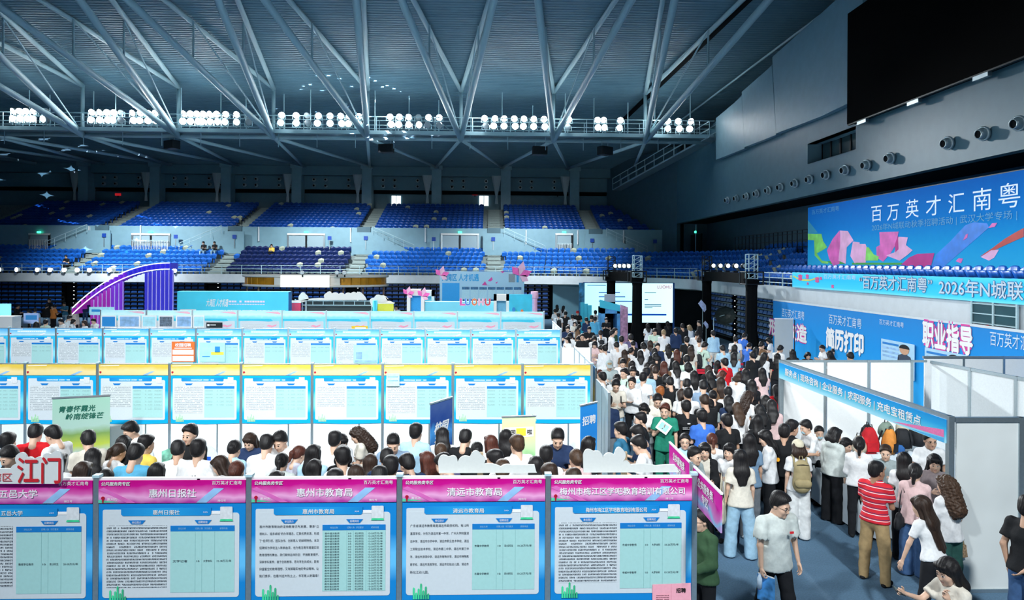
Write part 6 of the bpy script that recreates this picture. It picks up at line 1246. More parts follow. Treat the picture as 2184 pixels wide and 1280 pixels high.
def build_shoe(J, q, h):
    a = J['ank'][q]; k = J['k']; d = np.array([.12 if q == 0 else -.12, -1, 0]); d = d / np.linalg.norm(d); s = SDF(); z = np.array([0, 0, 1.]); g = a - z * (.085 * k - .035)
    s.cone(g - d * .045 * k, g + d * .13 * k, .040 * k, .042 * k, z, .8, .03).cone(g + z * .01, a - z * .02, .042 * k, .045 * k, k=.03); zf = a[2] - .085 * k
    return s.mesh(h, lambda A, X, Y, Z: np.maximum(A, zf - Z))
_HAIR = {}
def hair_geo(style, h):
    if (style, h) in _HAIR: return _HAIR[(style, h)]
    s = SDF(); long_ = style in ('long', 'curly', 'bob', 'half'); amp = .0018; fq = 210
    s.ell((0, .016, .036), (.091, .108, .103), .02)
    if style in ('short', 'crop', 'bowl'): s.ell((0, -.035, .085), (.070, .06, .052), .03).ell((0, .03, .09), (.075, .08, .055), .03)
    if not long_: s.ell((0, .052, -.012), (.070, .060, .068), .03)
    if style == 'bowl': s.cone((-.06, -.055, .05), (.06, -.055, .05), .036, k=.03)
    if long_:
        z1 = {'long': -.34, 'half': -.28, 'curly': -.36, 'bob': -.12}[style]; w = .088 if style == 'curly' else .074
        s.cone((-.03, .055, .02), (-.052, .082, z1 * .55), .064, w * .8, (0, 1, 0), .6, .04).cone((.03, .055, .02), (.052, .082, z1 * .55), .064, w * .8, (0, 1, 0), .6, .04).cone((-.052, .082, z1 * .55), (-.035, .09, z1), w * .8, .028, (0, 1, 0), .6, .04).cone((.052, .082, z1 * .55), (.03, .09, z1 * 1.05), w * .8, .022, (0, 1, 0), .6, .04).cone((0, .085, z1 * .5), (0, .09, z1 * .97), .06, .03, (0, 1, 0), .6, .04)
        for q in (-1, 1): s.cone((q * .072, .0, .03), (q * .080, .012, max(z1 * .75, -.22)), .026, .022, k=.03)
        if style == 'curly': amp = .008; fq = 90; s.cone((0, .07, -.02), (0, .12, z1 + .08), .10, .105, k=.04)
    if style == 'pony': s.cone((0, .105, .05), (0, .140, -.01), .026, .034, k=.015).cone((0, .140, -.01), (.01, .125, -.20), .034, .014, k=.02)
    if style == 'bun': s.ell((0, .105, .0), (.045, .04, .045), .015)
    if style in ('bob', 'half', 'long', 'curly'): s.cone((-.045, -.062, .085), (.045, -.062, .085), .026, k=.03)
    crop = style == 'crop'
    def post(A, X, Y, Z):
        an = np.arctan2(X, Y - .02)
        A = A + amp * (np.sin(an * 24 + Z * 20 * (style == 'curly') + 3 * np.sin(Z * 25)) if not long_ else (np.sin(X * fq + 3 * np.sin(Z * 9) + Y * 60) if style != 'curly' else np.sin(X * 95 + 2 * np.sin(Z * 55)) * np.sin(Z * 80 + 2 * np.sin(X * 60 + Y * 40)) + .5 * np.sin(Y * 120 + Z * 50)))
        if crop: A = A + .007
        fx = np.sqrt((X / .066) ** 2 + ((Y + .105) / .085) ** 2 + ((Z + .052) / .098) ** 2) - 1
        fx = fx + (.10 * np.sin(X * 140 + 1) + .06 * np.sin(X * 63)) * (Z > .0)
        A = np.maximum(A, -fx * .06)
        if not long_:
            line = .0 - (1.1 if style != 'crop' else .95) * Y; A = np.maximum(A, line - Z)
        return A
    _HAIR[(style, h)] = s.mesh(h, post, pad=.03); return _HAIR[(style, h)]
def hair_mat(k, v):
    m = mat('hair_' + k, v, .52, var=.45, scale=1, spec=.28, bump=.5); n = m.node_tree.nodes; L = m.node_tree.links
    no = [q for q in n if q.type == 'TEX_NOISE'][0]; tc = [q for q in n if q.type == 'TEX_COORD'][0]; mp = n.new('ShaderNodeMapping'); mp.inputs['Scale'].default_value = (130, 130, 14)
    L.new(tc.outputs['Object'], mp.inputs['Vector']); L.new(mp.outputs[0], no.inputs['Vector']); [q for q in n if q.type == 'BUMP'][0].inputs['Distance'].default_value = .004; return m
HCOL = {k: hair_mat(k, v) for k, v in dict(k=(.010, .009, .010), d=(.030, .017, .012), r=(.075, .022, .014), o=(.30, .09, .02), y=(.25, .18, .10), b=(.055, .03, .018)).items()}
TCOL = dict(w=(.74, .75, .76), c=(.66, .62, .54), k=(.012, .013, .015), n=(.018, .035, .09), b=(.05, .17, .62), lb=(.40, .62, .78), g=(.02, .23, .15), lg=(.50, .66, .56), gy=(.30, .36, .37), r=(.60, .012, .02), p=(.66, .47, .47), lv=(.50, .50, .60), br=(.16, .09, .05), y=(.75, .55, .10), t=(.03, .15, .26), dg=(.045, .10, .05), bl=(.10, .40, .62), gb=(.22, .32, .45), pu=(.11, .10, .20), dn=(.16, .26, .38), og=(.62, .22, .05), wg=(.55, .60, .58), mv=(.40, .33, .34))
CLN = dict(w='white', c='cream', k='black', n='navy', b='royal blue', lb='light blue', g='green', lg='pale green', gy='grey', r='red', p='pink', lv='lavender grey', br='brown', y='yellow', t='teal', dg='dark green', bl='sky blue', gb='blue grey', pu='dusky purple', dn='denim blue', og='orange', wg='pale grey', mv='mauve')
def tmat(c): return mat('cloth_' + c, TCOL[c], .85, var=.07, scale=25, bump=.15, spec=.2)
BCOL = dict(k=(.012, .013, .016), dn=(.05, .11, .24), lj=(.30, .48, .62), w=(.66, .68, .68), kh=(.37, .26, .13), gr=(.03, .10, .085), gy=(.16, .18, .2), g=(.02, .20, .13), c=(.6, .58, .52), n=(.02, .03, .07))
def bmat(c): return mat('trouser_' + c, BCOL[c], .85, var=.1, scale=18, bump=.15, spec=.2)
HN = dict(short='short {} hair', crop='cropped {} hair', bowl='{} bowl cut', long='long {} hair', half='loose {} hair', curly='curly {} hair', bob='{} bob', pony='{} ponytail', bun='{} bun'); HCN = dict(k='black', d='brown', r='auburn', o='orange', y='fair', b='chestnut')
_GEN = {}; PEOPLE = []
def person(px, py, face, P, hair='short', hc='k', top='w', topk='tee', bot='k', botk='slim', skin=0, shoe='k', lod=0, label=None, key=None, loc=None, group=None, hz=None, scale=1.0):
    """one figure: Empty > body, hair, top, trousers, shoes; lod 0 near, 1 crowd (shared meshes)"""
    h, hh = ((.0155, .0068), (.021, .0095))[lod]; ck = (key, lod, topk, botk) if key else None
    if ck and ck in _GEN: G = _GEN[ck]
    else:
        J = skeleton(P); G = dict(J=J, body=build_body(P, J, h, hh)); V, Q = build_top(P, J, h, topk); G['top'] = me_from('shirt', V, Q, [tmat('w')])
        V, Q = build_legs(P, J, h, botk); G['leg'] = me_from('trousers', V, Q, [bmat('k')]); G['shoe'] = [me_from('shoe', *build_shoe(J, q, h), [tmat('k')]) for q in (0, 1)]
        if ck: _GEN[ck] = G
    J = G['J']; topz = (J['HM'] @ Vector((0, .02, .135))) * scale; a = math.radians(face) + math.pi
    if loc is None:
        hz_ = topz.z if hz is None else hz; p = onZ(px, py, hz_); o = Matrix.Rotation(a, 3, 'Z') @ Vector((topz.x, topz.y, 0)); loc = Vector((p.x - o.x, p.y - o.y, hz_ - topz.z))
    t = thing('person', label or '', 'person', loc, a, group); t.scale = (scale,) * 3
    def ob(nm, me, *ms):
        o = link(nm, me, t)
        for i, m in enumerate(ms): o.material_slots[i].link = 'OBJECT'; o.material_slots[i].material = m
        return o
    ob('body', G['body'], SKIN[skin]); ob('shirt', G['top'], tmat(top) if isinstance(top, str) else top); ob('trousers', G['leg'], bmat(bot))
    for q in (0, 1): ob('shoe', G['shoe'][q], tmat(shoe))
    hk = ('hairmesh', hair, hh)
    if hk not in _GEN: _GEN[hk] = me_from('hair', *hair_geo(hair, hh * 1.15), [HCOL['k']])
    o = ob('hair', _GEN[hk], HCOL[hc]); o.matrix_local = J['HM']
    PEOPLE.append((t, px, py))
    return t, J
def in_head(t, J, nm, mb, m, smooth=False): o = mb.build(nm, m, t, smooth); o.matrix_local = J['HM']; return o
GLS = mat('spectacle_black', (.01, .01, .012), .3)
def glasses(t, J):
    mb = MB()
    for q in (-1, 1): mb.tube([(q * .031 + .021 * math.cos(a), -.096, .002 + .017 * math.sin(a)) for a in [6.283 * k / 12 for k in range(13)]], .0022, 5); mb.tube([(q * .052, -.094, .005), (q * .076, -.04, .006), (q * .078, .02, .0)], .002, 5)
    mb.tube([(-.01, -.1, .004), (.01, -.1, .004)], .002, 5); in_head(t, J, 'glasses', mb, GLS)
def mask(t, J):
    mb = MB(); n = 9
    for zz, w_, y_ in ((-.022, .055, -.108), (-.05, .058, -.112), (-.08, .052, -.105), (-.10, .04, -.085)):
        mb.v += [(w_ * math.sin(u), y_ + .065 * (1 - math.cos(u)), zz) for u in [-1.25 + 2.5 * k / (n - 1) for k in range(n)]]
    for a in range(3): mb.f += [[a * n + j, a * n + j + 1, (a + 1) * n + j + 1, (a + 1) * n + j] for j in range(n - 1)]
    mb.mi = [0] * len(mb.f); in_head(t, J, 'face_mask', mb, mat('mask_blue', (.42, .66, .76), .8), True)
def cap(t, J, m):
    s = SDF(); s.ell((0, .014, .045), (.094, .113, .104), .02); V, Q = s.mesh(.008, lambda A, X, Y, Z: np.maximum(A, .035 - Z + Y * -.1)); o = link('cap', me_from('cap', V, Q, [m]), t); o.matrix_local = J['HM']
    b = MB().prism([(-.07, -.07, .045), (-.05, -.15, .035), (.05, -.15, .035), (.07, -.07, .045)], (0, 0, .01)); in_head(t, J, 'cap_peak', b, m)
def to_world(t, p): return Vector(t.location) + Matrix.Rotation(t.rotation_euler.z, 3, 'Z') @ Vector(p)
def backpack(t, J, m, label, size=1.0, side=0):
    k = J['k'] * size; c = (J['waist'] + J['chest']) / 2 - J['fw'] * .19 * J['k'] - np.array([0, 0, .02]); s = SDF(); n = J['fw']
    g = thing('backpack', label, 'backpack', to_world(t, c), t.rotation_euler.z)
    s.cone((0, 0, .13 * k), (0, 0, -.14 * k), .125 * k, .15 * k, (0, 1, 0), .62, .03); V, Q = s.mesh(.016, folds(.004, 2)); link('bag_body', me_from('bag_body', V, Q, [m]), g)
    s = SDF(); s.cone((-.06 * k, .07 * k, -.11 * k), (.06 * k, .07 * k, -.11 * k), .075 * k, .075 * k, (0, 1, 0), .7, .03); V, Q = s.mesh(.016, folds(.004, 1)); link('front_pocket', me_from('front_pocket', V, Q, [m]), g)
    MB().tube([(-.03, -.05, .25 * k), (-.02, -.06, .3 * k), (.02, -.06, .3 * k), (.03, -.05, .25 * k)], .008, 6).build('top_handle', m, g)
    MB().tube([(-.09 * k, .05, .18 * k), (0, .085, .2 * k), (.09 * k, .05, .18 * k)], .006, 5).build('zip', DARKM, g)
    for q, sd in ((0, 1), (1, -1)):
        so = J['sho'][q] * .72 + J['nb'] * .28; R_ = lambda p: Vector(p) - Vector(c)
        pts = [R_(so - J['fw'] * .13 - np.array([0, 0, .1])), R_(so - J['fw'] * .07 + np.array([0, 0, .045])), R_(so + np.array([0, 0, .072])), R_(so + J['fw'] * .09 + np.array([0, 0, .015])), R_(so + J['fw'] * .135 - np.array([0, 0, .14])), R_(J['waist'] + J['rt'] * sd * .15 + J['fw'] * .03)]
        MB().tube(pts, .017, 6).build('shoulder_strap', m, g, True)
    return g
# ================================================================== the people nearest the viewer, each posed on its own
def stripes():
    m = mat('striped_polo', (.6, .02, .03), .8); nt = m.node_tree; n = nt.nodes; L = nt.links; b = n['Principled BSDF']
    tc = n.new('ShaderNodeTexCoord'); sx = n.new('ShaderNodeSeparateXYZ'); L.new(tc.outputs['Object'], sx.inputs[0]); mu = n.new('ShaderNodeMath'); mu.operation = 'MULTIPLY'; mu.inputs[1].default_value = 13; L.new(sx.outputs['Z'], mu.inputs[0])
    fr = n.new('ShaderNodeMath'); fr.operation = 'FRACT'; L.new(mu.outputs[0], fr.inputs[0]); r = n.new('ShaderNodeValToRGB'); r.color_ramp.interpolation = 'CONSTANT'; e = r.color_ramp.elements
    while len(e) < 5: e.new(.5)
    for i, (p, c) in enumerate([(0, (.62, .015, .03)), (.38, (.75, .72, .74)), (.50, (.62, .015, .03)), (.62, (.04, .03, .10)), (.74, (.62, .015, .03))]): e[i].position = p; e[i].color = c + (1,)
    L.new(fr.outputs[0], r.inputs[0]); L.new(r.outputs[0], b.inputs['Base Color']); return m
WALK = (((.02, .30, -1), (.02, -.05, -1)), ((.02, -.22, -1), (0, -.45, -1))); APART = (((.13, .05, -1), (.05, 0, -1)), ((.13, -.02, -1), (.05, -.05, -1)))
F_, N = True, []
def near(*a, **k): t, J = person(*a, **k); return t, J
# white T-shirt man
t, J = near(1668, 1052, 192, dict(h=1.76, arms=(((.26, -.06, -1), (.10, .22, -1)), ((.14, .05, -1), (.0, .12, -1))), legs=WALK, head=(24, 16, 0), loose=.042, sw=1.14, hem=-.10, fold=.008, curl=(.45, .75)), 'short', 'k', 'wg', 'tee', 'k', 'chino', 0, 'k', label='person in loose white T-shirt, black shorts and glasses walking toward the viewer'); glasses(t, J)
w_ = to_world(t, J['wri'][1]); a = t.rotation_euler.z
g = thing('folder', 'blue and white printed folder held by the walking person', 'folder', (w_.x + .06, w_.y, w_.z - .14), a + .5); MB().box(-.012, .012, -.11, .11, -.30, .02).build('cover', mat('folder_print', C('4a90d0'), .5, var=.6, scale=9), g); MB().box(-.008, .008, -.105, .105, -.295, .03).build('pages', PRINTW, g)
g = thing('drink_bottle', 'small bottle with red cap held by the walking person', 'bottle', (w_.x - .03, w_.y - .02, w_.z - .26), 0); MB().lathe([(0, 0), (.03, .0), (.031, .12), (.014, .16), (.014, .175)], 12).build('body', mat('bottle_plastic', (.55, .68, .82), .15), g, True); MB().lathe([(.017, -.012), (.017, .012), (0, .012)], 10).build('cap', REDINK, g)
c = J['chest']; MB().box(.05, .10, -.23, -.215, c[2] + .02, c[2] + .045).build('chest_logo', REDINK, t)
# striped polo man
t, J = near(1868, 984, -52, dict(h=1.72, arms=(((.12, .28, -1), (-.25, .9, -.35)), ((.12, .25, -1), (-.35, .9, -.3))), legs=APART, head=(-18, 2, 0), loose=.026, hem=-.02, collar=True), 'crop', 'k', stripes(), 'tee', 'kh', 'chino', 2, 'k', label='person in red striped polo shirt and khaki trousers facing right')
MB().lathe([(.172, -.018), (.178, 0), (.172, .018)], 20, (0, 0, 0)).build('belt', tmat('k'), t, True); o = bpy.data.objects[-1] if False else t.children[-1] if t.children else None
for o in [q for q in bpy.data.objects if q.parent == t and q.name.startswith('belt')]: o.location = tuple(J['pel'] + J['up'] * .045); o.scale = (1.03, .74, 1)
# jeans woman with tote
t, J = near(1579, 958, -8, dict(h=1.66, female=F_, arms=(((.2, .0, -1), (.12, .15, -1)), HANG), legs=APART, loose=.03, hem=-.06), 'long', 'k', 'c', 'tee', 'lj', 'wide', 0, 'w', label='person with long black hair, cream T-shirt and wide light jeans seen from behind')
w_ = to_world(t, J['sho'][0]); g = thing('tote_bag', 'cream canvas tote bag on the shoulder of the person in light jeans', 'bag', (w_.x - .12, w_.y + .02, w_.z - .82), t.rotation_euler.z + 1.2); s = SDF(); s.cone((-.10, 0, .30), (-.12, 0, .08), .07, .08, (0, 1, 0), .5, .05).cone((.10, 0, .30), (.12, 0, .08), .07, .08, (0, 1, 0), .5, .05).cone((0, 0, .3), (0, 0, .06), .07, .09, (0, 1, 0), .5, .05); V, Q = s.mesh(.014, folds(.006, 1)); link('bag_body', me_from('bag_body', V, Q, [BAGM['cream']]), g); [MB().tube([(-.08, y, .34), (-.05, y, .62), (0, y, .8), (.05, y, .62), (.08, y, .34)], .009, 6).build('strap', BAGM['cream'], g, True) for y in (-.03, .03)]
t, J = near(1628, 917, 65, dict(h=1.66, female=F_, arms=(HOLD, HOLD), loose=.035, hem=-.10, fold=.009, head=(10, 22, 0)), 'half', 'k', 'w', 'long', 'k', 'wide', 0, 'w', label='person in white shirt jacket and black wide trousers facing left reading a phone')
t, J = near(1702, 938, -8, dict(h=1.62, female=F_, arms=(HANG, ((.2, .1, -1), (-.1, .5, -1))), loose=.025), 'bob', 'd', 'w', 'tee', 'w', 'wide', 0, 'w', label='person with beige cap, white T-shirt and khaki backpack at the help desk'); cap(t, J, mat('cap_beige', (.58, .53, .40), .8, var=.05, scale=20)); backpack(t, J, BAGM['khaki'], 'khaki quilted backpack worn by the person in the beige cap', 1.1)
t, J = near(1782, 911, -62, dict(h=1.66, female=F_, arms=(HANG, HANG), loose=.035, hem=-.03, hood=True, head=(-10, 12, 0)), 'bob', 'k', 'wg', 'long', 'k', 'wide', 0, 'w', label='person with short bob in pale hoodie and black wide trousers at the desk')
for q in (-.02, .0, .02): S, E = J['sho'][1], J['elb'][1]; MB().tube([tuple(S + np.array([-.065, q, .02])), tuple(E + np.array([-.05, q, .0]))], .004, 4).build('sleeve_stripe', tmat('gy'), t)
near(1832, 931, -25, dict(h=1.66, female=F_, arms=(HOLD, HANG), loose=.03, hem=0), 'pony', 'k', 'w', 'long', 'k', 'slim', 0, 'k', label='person with low ponytail, white shirt and black trousers at the desk')
t, J = near(1673, 905, -28, dict(h=1.72, arms=(HOLD, HANG), loose=.03, hem=-.06), 'short', 'k', 'k', 'tee', 'k', 'slim', 1, 'k', label='person in black T-shirt with orange back print beside the beige cap'); c = J['chest']; MB().plate([(.09 + .035 * math.cos(q), c[2] - .12 + .035 * math.sin(q)) for q in [6.283 * k / 12 for k in range(12)]], .155, .02).build('back_print', mat('print_orange', C('f0a020'), .6, var=.3), t)
t, J = near(1496, 1084, 125, dict(h=1.63, female=F_, arms=(((.15, .2, -1), (-.3, .9, -.2)), ((.1, .1, -1), (-.2, .9, .0))), loose=.04, hem=-.06, head=(-25, 4, 0), collar=True, fold=.008), 'bun', 'k', 'dg', 'long', 'k', 'slim', 0, 'k', label='person in dark green jacket with paper below the pink sign'); glasses(t, J)
w_ = to_world(t, J['wri'][0]); g = thing('paper_sheet', 'white paper sheet held by the person in green jacket', 'paper', (w_.x - .08, w_.y, w_.z - .05), .4); MB().box(-.1, .11, -.003, .003, -.3, .0).build('sheet', PRINTW, g); MB().box(-.08, .09, -.006, -.003, -.25, -.05).build('print', FINE3, g)
t, J = near(1952, 988, -38, dict(h=1.62, female=F_, arms=(HOLD, HOLD), loose=.03, hem=-.08, lean=6), 'pony', 'k', 'p', 'long', 'dn', 'wide', 0, 'w', label='person with ponytail in dusty pink jacket beside the striped polo')
w_ = to_world(t, J['sho'][0]); g = thing('handbag', 'black leather shoulder bag hanging behind the striped polo', 'bag', (w_.x - .08, w_.y - .1, w_.z - .62), .5); s = SDF(); s.cone((-.1, 0, .2), (-.13, 0, .05), .06, .06, (0, 1, 0), .7, .04).cone((.1, 0, .2), (.13, 0, .05), .06, .06, (0, 1, 0), .7, .04).cone((-.1, 0, .1), (.1, 0, .1), .08, .08, (0, 1, 0), .6, .04); V, Q = s.mesh(.014); link('bag_body', me_from('bag_body', V, Q, [BAGM['black']]), g); MB().tube([(-.1, 0, .25), (-.06, 0, .5), (0, 0, .62), (.06, 0, .5), (.1, 0, .25)], .01, 6).build('strap', BAGM['black'], g)
t, J = near(1962, 1056, 18, dict(h=1.64, female=F_, lean=14, arms=(((.35, .25, -1), (.25, .2, -1)), HANG), head=(15, 12, 0), loose=.014, hem=.03, legs=APART), 'long', 'd', 'w', 'tee', 'k', 'slim', 0, 'w', label='person with very long dark hair, tight white T-shirt and black trousers')
s = SDF(); s.cone((.02, .075, -.18), (-.02, .095, -.50), .075, .035, (0, 1, 0), .5, .05).cone((-.05, .07, -.2), (-.09, .09, -.48), .05, .02, (0, 1, 0), .6, .05).cone((.05, .07, -.2), (.05, .09, -.46), .05, .02, (0, 1, 0), .6, .05); V, Q = s.mesh(.008, lambda A, X, Y, Z: A + .0018 * np.sin(X * 210 + 3 * np.sin(Z * 9))); o = link('hair_ends', me_from('hair_ends', V, Q, [HCOL['d']]), t); o.matrix_local = J['HM']
t, J = near(2018, 1013, 14, dict(h=1.66, female=F_, arms=(HOLD, ((.16, -.05, -1), (.0, .35, -1))), loose=.035, hem=-.06, fold=.009), 'curly', 'b', 'w', 'elbow', 'gr', 'wide', 0, 'k', label='person with curly brown hair, white blouse and dark green trousers'); w_ = to_world(t, J['wri'][1])
g = thing('patterned_handbag', 'small tan patterned handbag held beside the white partition', 'bag', (w_.x + .06, w_.y, w_.z - .34), .3); MB().prism([(-.12, -.05, 0), (.12, -.05, 0), (.1, -.04, .17), (-.1, -.04, .17)], (0, .09, 0)).build('bag_body', mat('tapestry', (.36, .24, .14), .8, var=.6, scale=30), g); [MB().tube([(-.07, y, .16), (-.05, y, .28), (.05, y, .28), (.07, y, .16)], .008, 6).build('handle', BAGM['khaki'], g) for y in (-.03, .03)]
t, J = near(2016, 1190, 102, dict(h=1.62, female=F_, arms=(((.10, .30, -.9), (-.20, .42, 1)), ((.12, .7, -.55), (-.05, 1, .42))), head=(0, 20, 0), loose=.02, curl=(.8, .7)), 'half', 'k', 'c', 'tee', 'k', 'slim', 0, 'w', label='person at the bottom edge with hand to mouth looking at a phone')
w_ = to_world(t, J['wri'][0]); d = J['fd'][0]; MB().tube([tuple(J['wri'][0] - d * .03), tuple(J['wri'][0])], .032, 12).build('watch_strap', tmat('w'), t); c = J['wri'][0] - d * .015 + np.array([.03, .0, 0]); MB().cbox(c, (.02, .034, .036)).build('watch_face', DARKM, t)
w_ = to_world(t, J['wri'][1] + J['fd'][1] * .09); g = thing('phone', 'thin smartphone held by the person at the bottom edge', 'phone', w_, 0); g.rotation_euler = (.5, .5, .3); MB().box(-.075, .075, -.036, .036, 0, .008).build('case', DARKM, g); MB().box(-.07, .07, -.033, .033, .008, .009).build('display', GLASSD, g)
t, J = near(2196, 1058, -70, dict(h=1.78, arms=(((.22, -.25, -1), (-.2, .05, -1)), ((.2, -.3, -1), (-.4, -.2, -.5))), loose=.03), 'short', 'k', 'k', 'tee', 'dn', 'chino', 1, 'k', label='person in black T-shirt and blue jeans cut off by the right edge')
# around the service desk
t, J = near(1994, 969, 158, dict(h=1.64, female=F_, arms=(HOLD, HOLD), loose=.02, collar=True, head=(-5, 14, 0)), 'long', 'k', 'mv', 'long', 'k', 'slim', 0, 'k', label='smiling person with long black hair in mauve shirt beside the booth post')
t, J = near(1984, 921, 168, dict(h=1.73, arms=(((.3, -.1, -1), (.0, .4, -1)), ((.3, .0, -1), (-.2, .6, -.8))), loose=.028, collar=True), 'short', 'k', 'w', 'tee', 'k', 'chino', 1, 'k', label='person in white polo shirt with blue lanyard inside the booth'); glasses(t, J); c, nb = J['chest'], J['nb']; MB().tube([tuple(nb + np.array([-.06, -.05, -.02])), tuple(c + np.array([-.02, -.15, -.02])), tuple(c + np.array([.0, -.16, -.14])), tuple(c + np.array([.02, -.15, -.02])), tuple(nb + np.array([.06, -.05, -.02]))], .007, 5).build('lanyard', BLUEINK, t)
STOOL = mat('stool_grey', (.45, .5, .52), .5)
def stool(t, lab):
    g = thing('folding_stool', lab, 'stool', (t.location.x, t.location.y, 0), t.rotation_euler.z); MB().lathe([(.0, .36), (.17, .36), (.17, .39), (0, .39)], 14).build('seat', STOOL, g)
    for q in range(4): a_ = .785 + 1.571 * q; MB().tube([(.16 * math.cos(a_), .16 * math.sin(a_), 0), (.12 * math.cos(a_), .12 * math.sin(a_), .37)], .012, 6).build('leg', ALU, g)
for (px, py, fc, hair, hc, top, lab, lean) in [(1889, 950, 150, 'bowl', 'd', 'gy', 'seated person in grey T-shirt with fringe, under the orange bag', 4), (1806, 934, 198, 'half', 'k', 'w', 'seated person leaning cheek on hand behind the ponytailed person', 8)]:
    t, J = near(px, py, fc, dict(h=1.64, female=hair != 'bowl', sit=True, lean=lean, arms=(HOLD, CHEST)), hair, hc, top, 'tee', 'k', 'slim', label=lab); stool(t, 'grey folding stool under the ' + lab.split(',')[0].split(' behind')[0])
for (px, py, fc, hair, top, lab) in [(1748, 909, 168, 'bun', 'w', 'seated person with face mask and white top behind the help desk'), (1716, 897, 100, 'short', 'w', 'person with face mask bending over the desk in white')]:
    t, J = near(px, py, fc, dict(h=1.62, female=F_, lean=10 if 'seated' in lab else 22, sit='seated' in lab, arms=(HOLD, HOLD), head=(0, 12, 0)), hair, 'k', top, 'long', 'k', 'slim', label=lab); mask(t, J)
    if 'seated' in lab: stool(t, 'grey folding stool behind the help desk')
near(1928, 964, -22, dict(h=1.64, female=F_, arms=(HOLD, HANG)), 'long', 'k', 'w', 'tee', 'k', 'slim', label='person with long black hair and white top behind the pink jacket')
near(1690, 896, -75, dict(h=1.72, arms=(FWD, FWD), lean=8), 'short', 'k', 'k', 'tee', 'k', 'slim', 1, label='person in black reaching over the desk behind the orange back print')
near(1556, 945, 142, dict(h=1.62, female=F_, arms=(HOLD, HANG), head=(0, 5, 0)), 'half', 'k', 'w', 'tee', 'n', 'slim', label='person with fringe and glasses in white top facing the viewer')
t, J = near(1503, 944, 165, dict(h=1.63, female=F_, arms=(HANG, HOLD)), 'long', 'k', 'c', 'long', 'k', 'slim', label='person with hair clip in beige top and black cardigan behind pink sign'); V, Q = build_top(dict(female=True, loose=.035, hem=-.12), J, .016, 'long'); m_ = V[Q].mean(1); keep = ~((m_[:, 1] < -.02) & (np.abs(m_[:, 0]) < .085)); link('cardigan', me_from('cardigan', V, Q[keep], [tmat('k')]), t)
near(1482, 954, 215, dict(h=1.64, arms=(HOLD, HANG)), 'short', 'k', 'gy', 'tee', 'k', 'slim', label='person in grey top glancing right above the pink sign'); t, J = near(1461, 924, 172, dict(h=1.63, female=F_, arms=(HANG, HOLD), head=(-8, 4, 0)), 'pony', 'k', 'lb', 'tee', 'k', 'slim', label='person with glasses in light blue shirt above the pink sign'); glasses(t, J)
t, J = near(1418, 861, 166, dict(h=1.74, arms=(HANG, CHEST), loose=.035, hem=-.1, head=(-10, 8, 0)), 'bowl', 'r', 'g', 'tee', 'g', 'chino', label='person with red brown hair in green shirt and trousers holding paper'); w_ = to_world(t, J['wri'][1] + J['fd'][1] * .08); g = thing('paper_sheet', 'white leaflet held by the person in green', 'paper', w_, -.2); g.rotation_euler = (0, .6, -.2); MB().box(-.14, .12, -.04, -.036, -.1, .12).build('sheet', PRINTW, g); MB().box(-.1, .08, -.042, -.04, -.06, .08).build('print', LBL, g)
t, J = near(1463, 854, 2, dict(h=1.73, arms=(HOLD, HOLD), loose=.03), 'short', 'k', 'k', 'tee', 'k', 'slim', 1, label='person in black T-shirt with white back lettering in the aisle'); c = J['chest']; MB().plate([(-.13, c[2] - .09), (.13, c[2] - .09), (.13, c[2] - .05), (-.13, c[2] - .05)], .135, .02).build('back_lettering', print_mat('back_print', (.012, .012, .014), (.7, .7, .7), .04, .022, .75), t); MB().plate([(-.03, c[2] + .02), (.03, c[2] + .02), (.03, c[2] + .04), (-.03, c[2] + .04)], .135, .02).build('back_label', PRINTW, t)
near(1497, 874, 6, dict(h=1.73, arms=(HOLD, HANG), loose=.03), 'short', 'k', 'b', 'tee', 'k', 'slim', label='person in bright royal blue T-shirt seen from behind')
near(1550, 883, 10, dict(h=1.72, arms=(HOLD, HANG), loose=.03), 'short', 'k', 'k', 'tee', 'k', 'slim', 1, label='person in black T-shirt right of the royal blue T-shirt'); near(1614, 884, 8, dict(h=1.64, female=F_, arms=(HANG, HOLD)), 'long', 'k', 'k', 'vest', 'k', 'slim', label='person with long black hair in black sleeveless top')
# ================================================================== the crowd: shared figures, each placed from the photograph
GEN = {'mA': dict(h=1.73, arms=(HANG, HANG), loose=.028), 'mB': dict(h=1.73, arms=(HOLD, HOLD), head=(0, 26, 0), loose=.028), 'mC': dict(h=1.73, arms=(CROSS, CROSS), loose=.028), 'mD': dict(h=1.73, arms=(HOLD, HANG), lean=16, head=(0, 22, 0), loose=.028),
       'fA': dict(h=1.63, female=True, arms=(HANG, HOLD), loose=.025), 'fB': dict(h=1.63, female=True, arms=(HOLD, HOLD), head=(0, 26, 0), loose=.025), 'fC': dict(h=1.63, female=True, arms=(CHEST, HANG), loose=.025), 'fD': dict(h=1.63, female=True, arms=(HOLD, HOLD), lean=16, head=(0, 20, 0), loose=.025),
       'mS': dict(h=1.73, sit=True, arms=(HOLD, HOLD), lean=10, head=(0, 20, 0)), 'fS': dict(h=1.63, female=True, sit=True, arms=(HOLD, HOLD), lean=10, head=(0, 15, 0))}
HS = dict(s='short', c='crop', w='bowl', l='long', h='half', u='curly', b='bob', p='pony', n='bun')
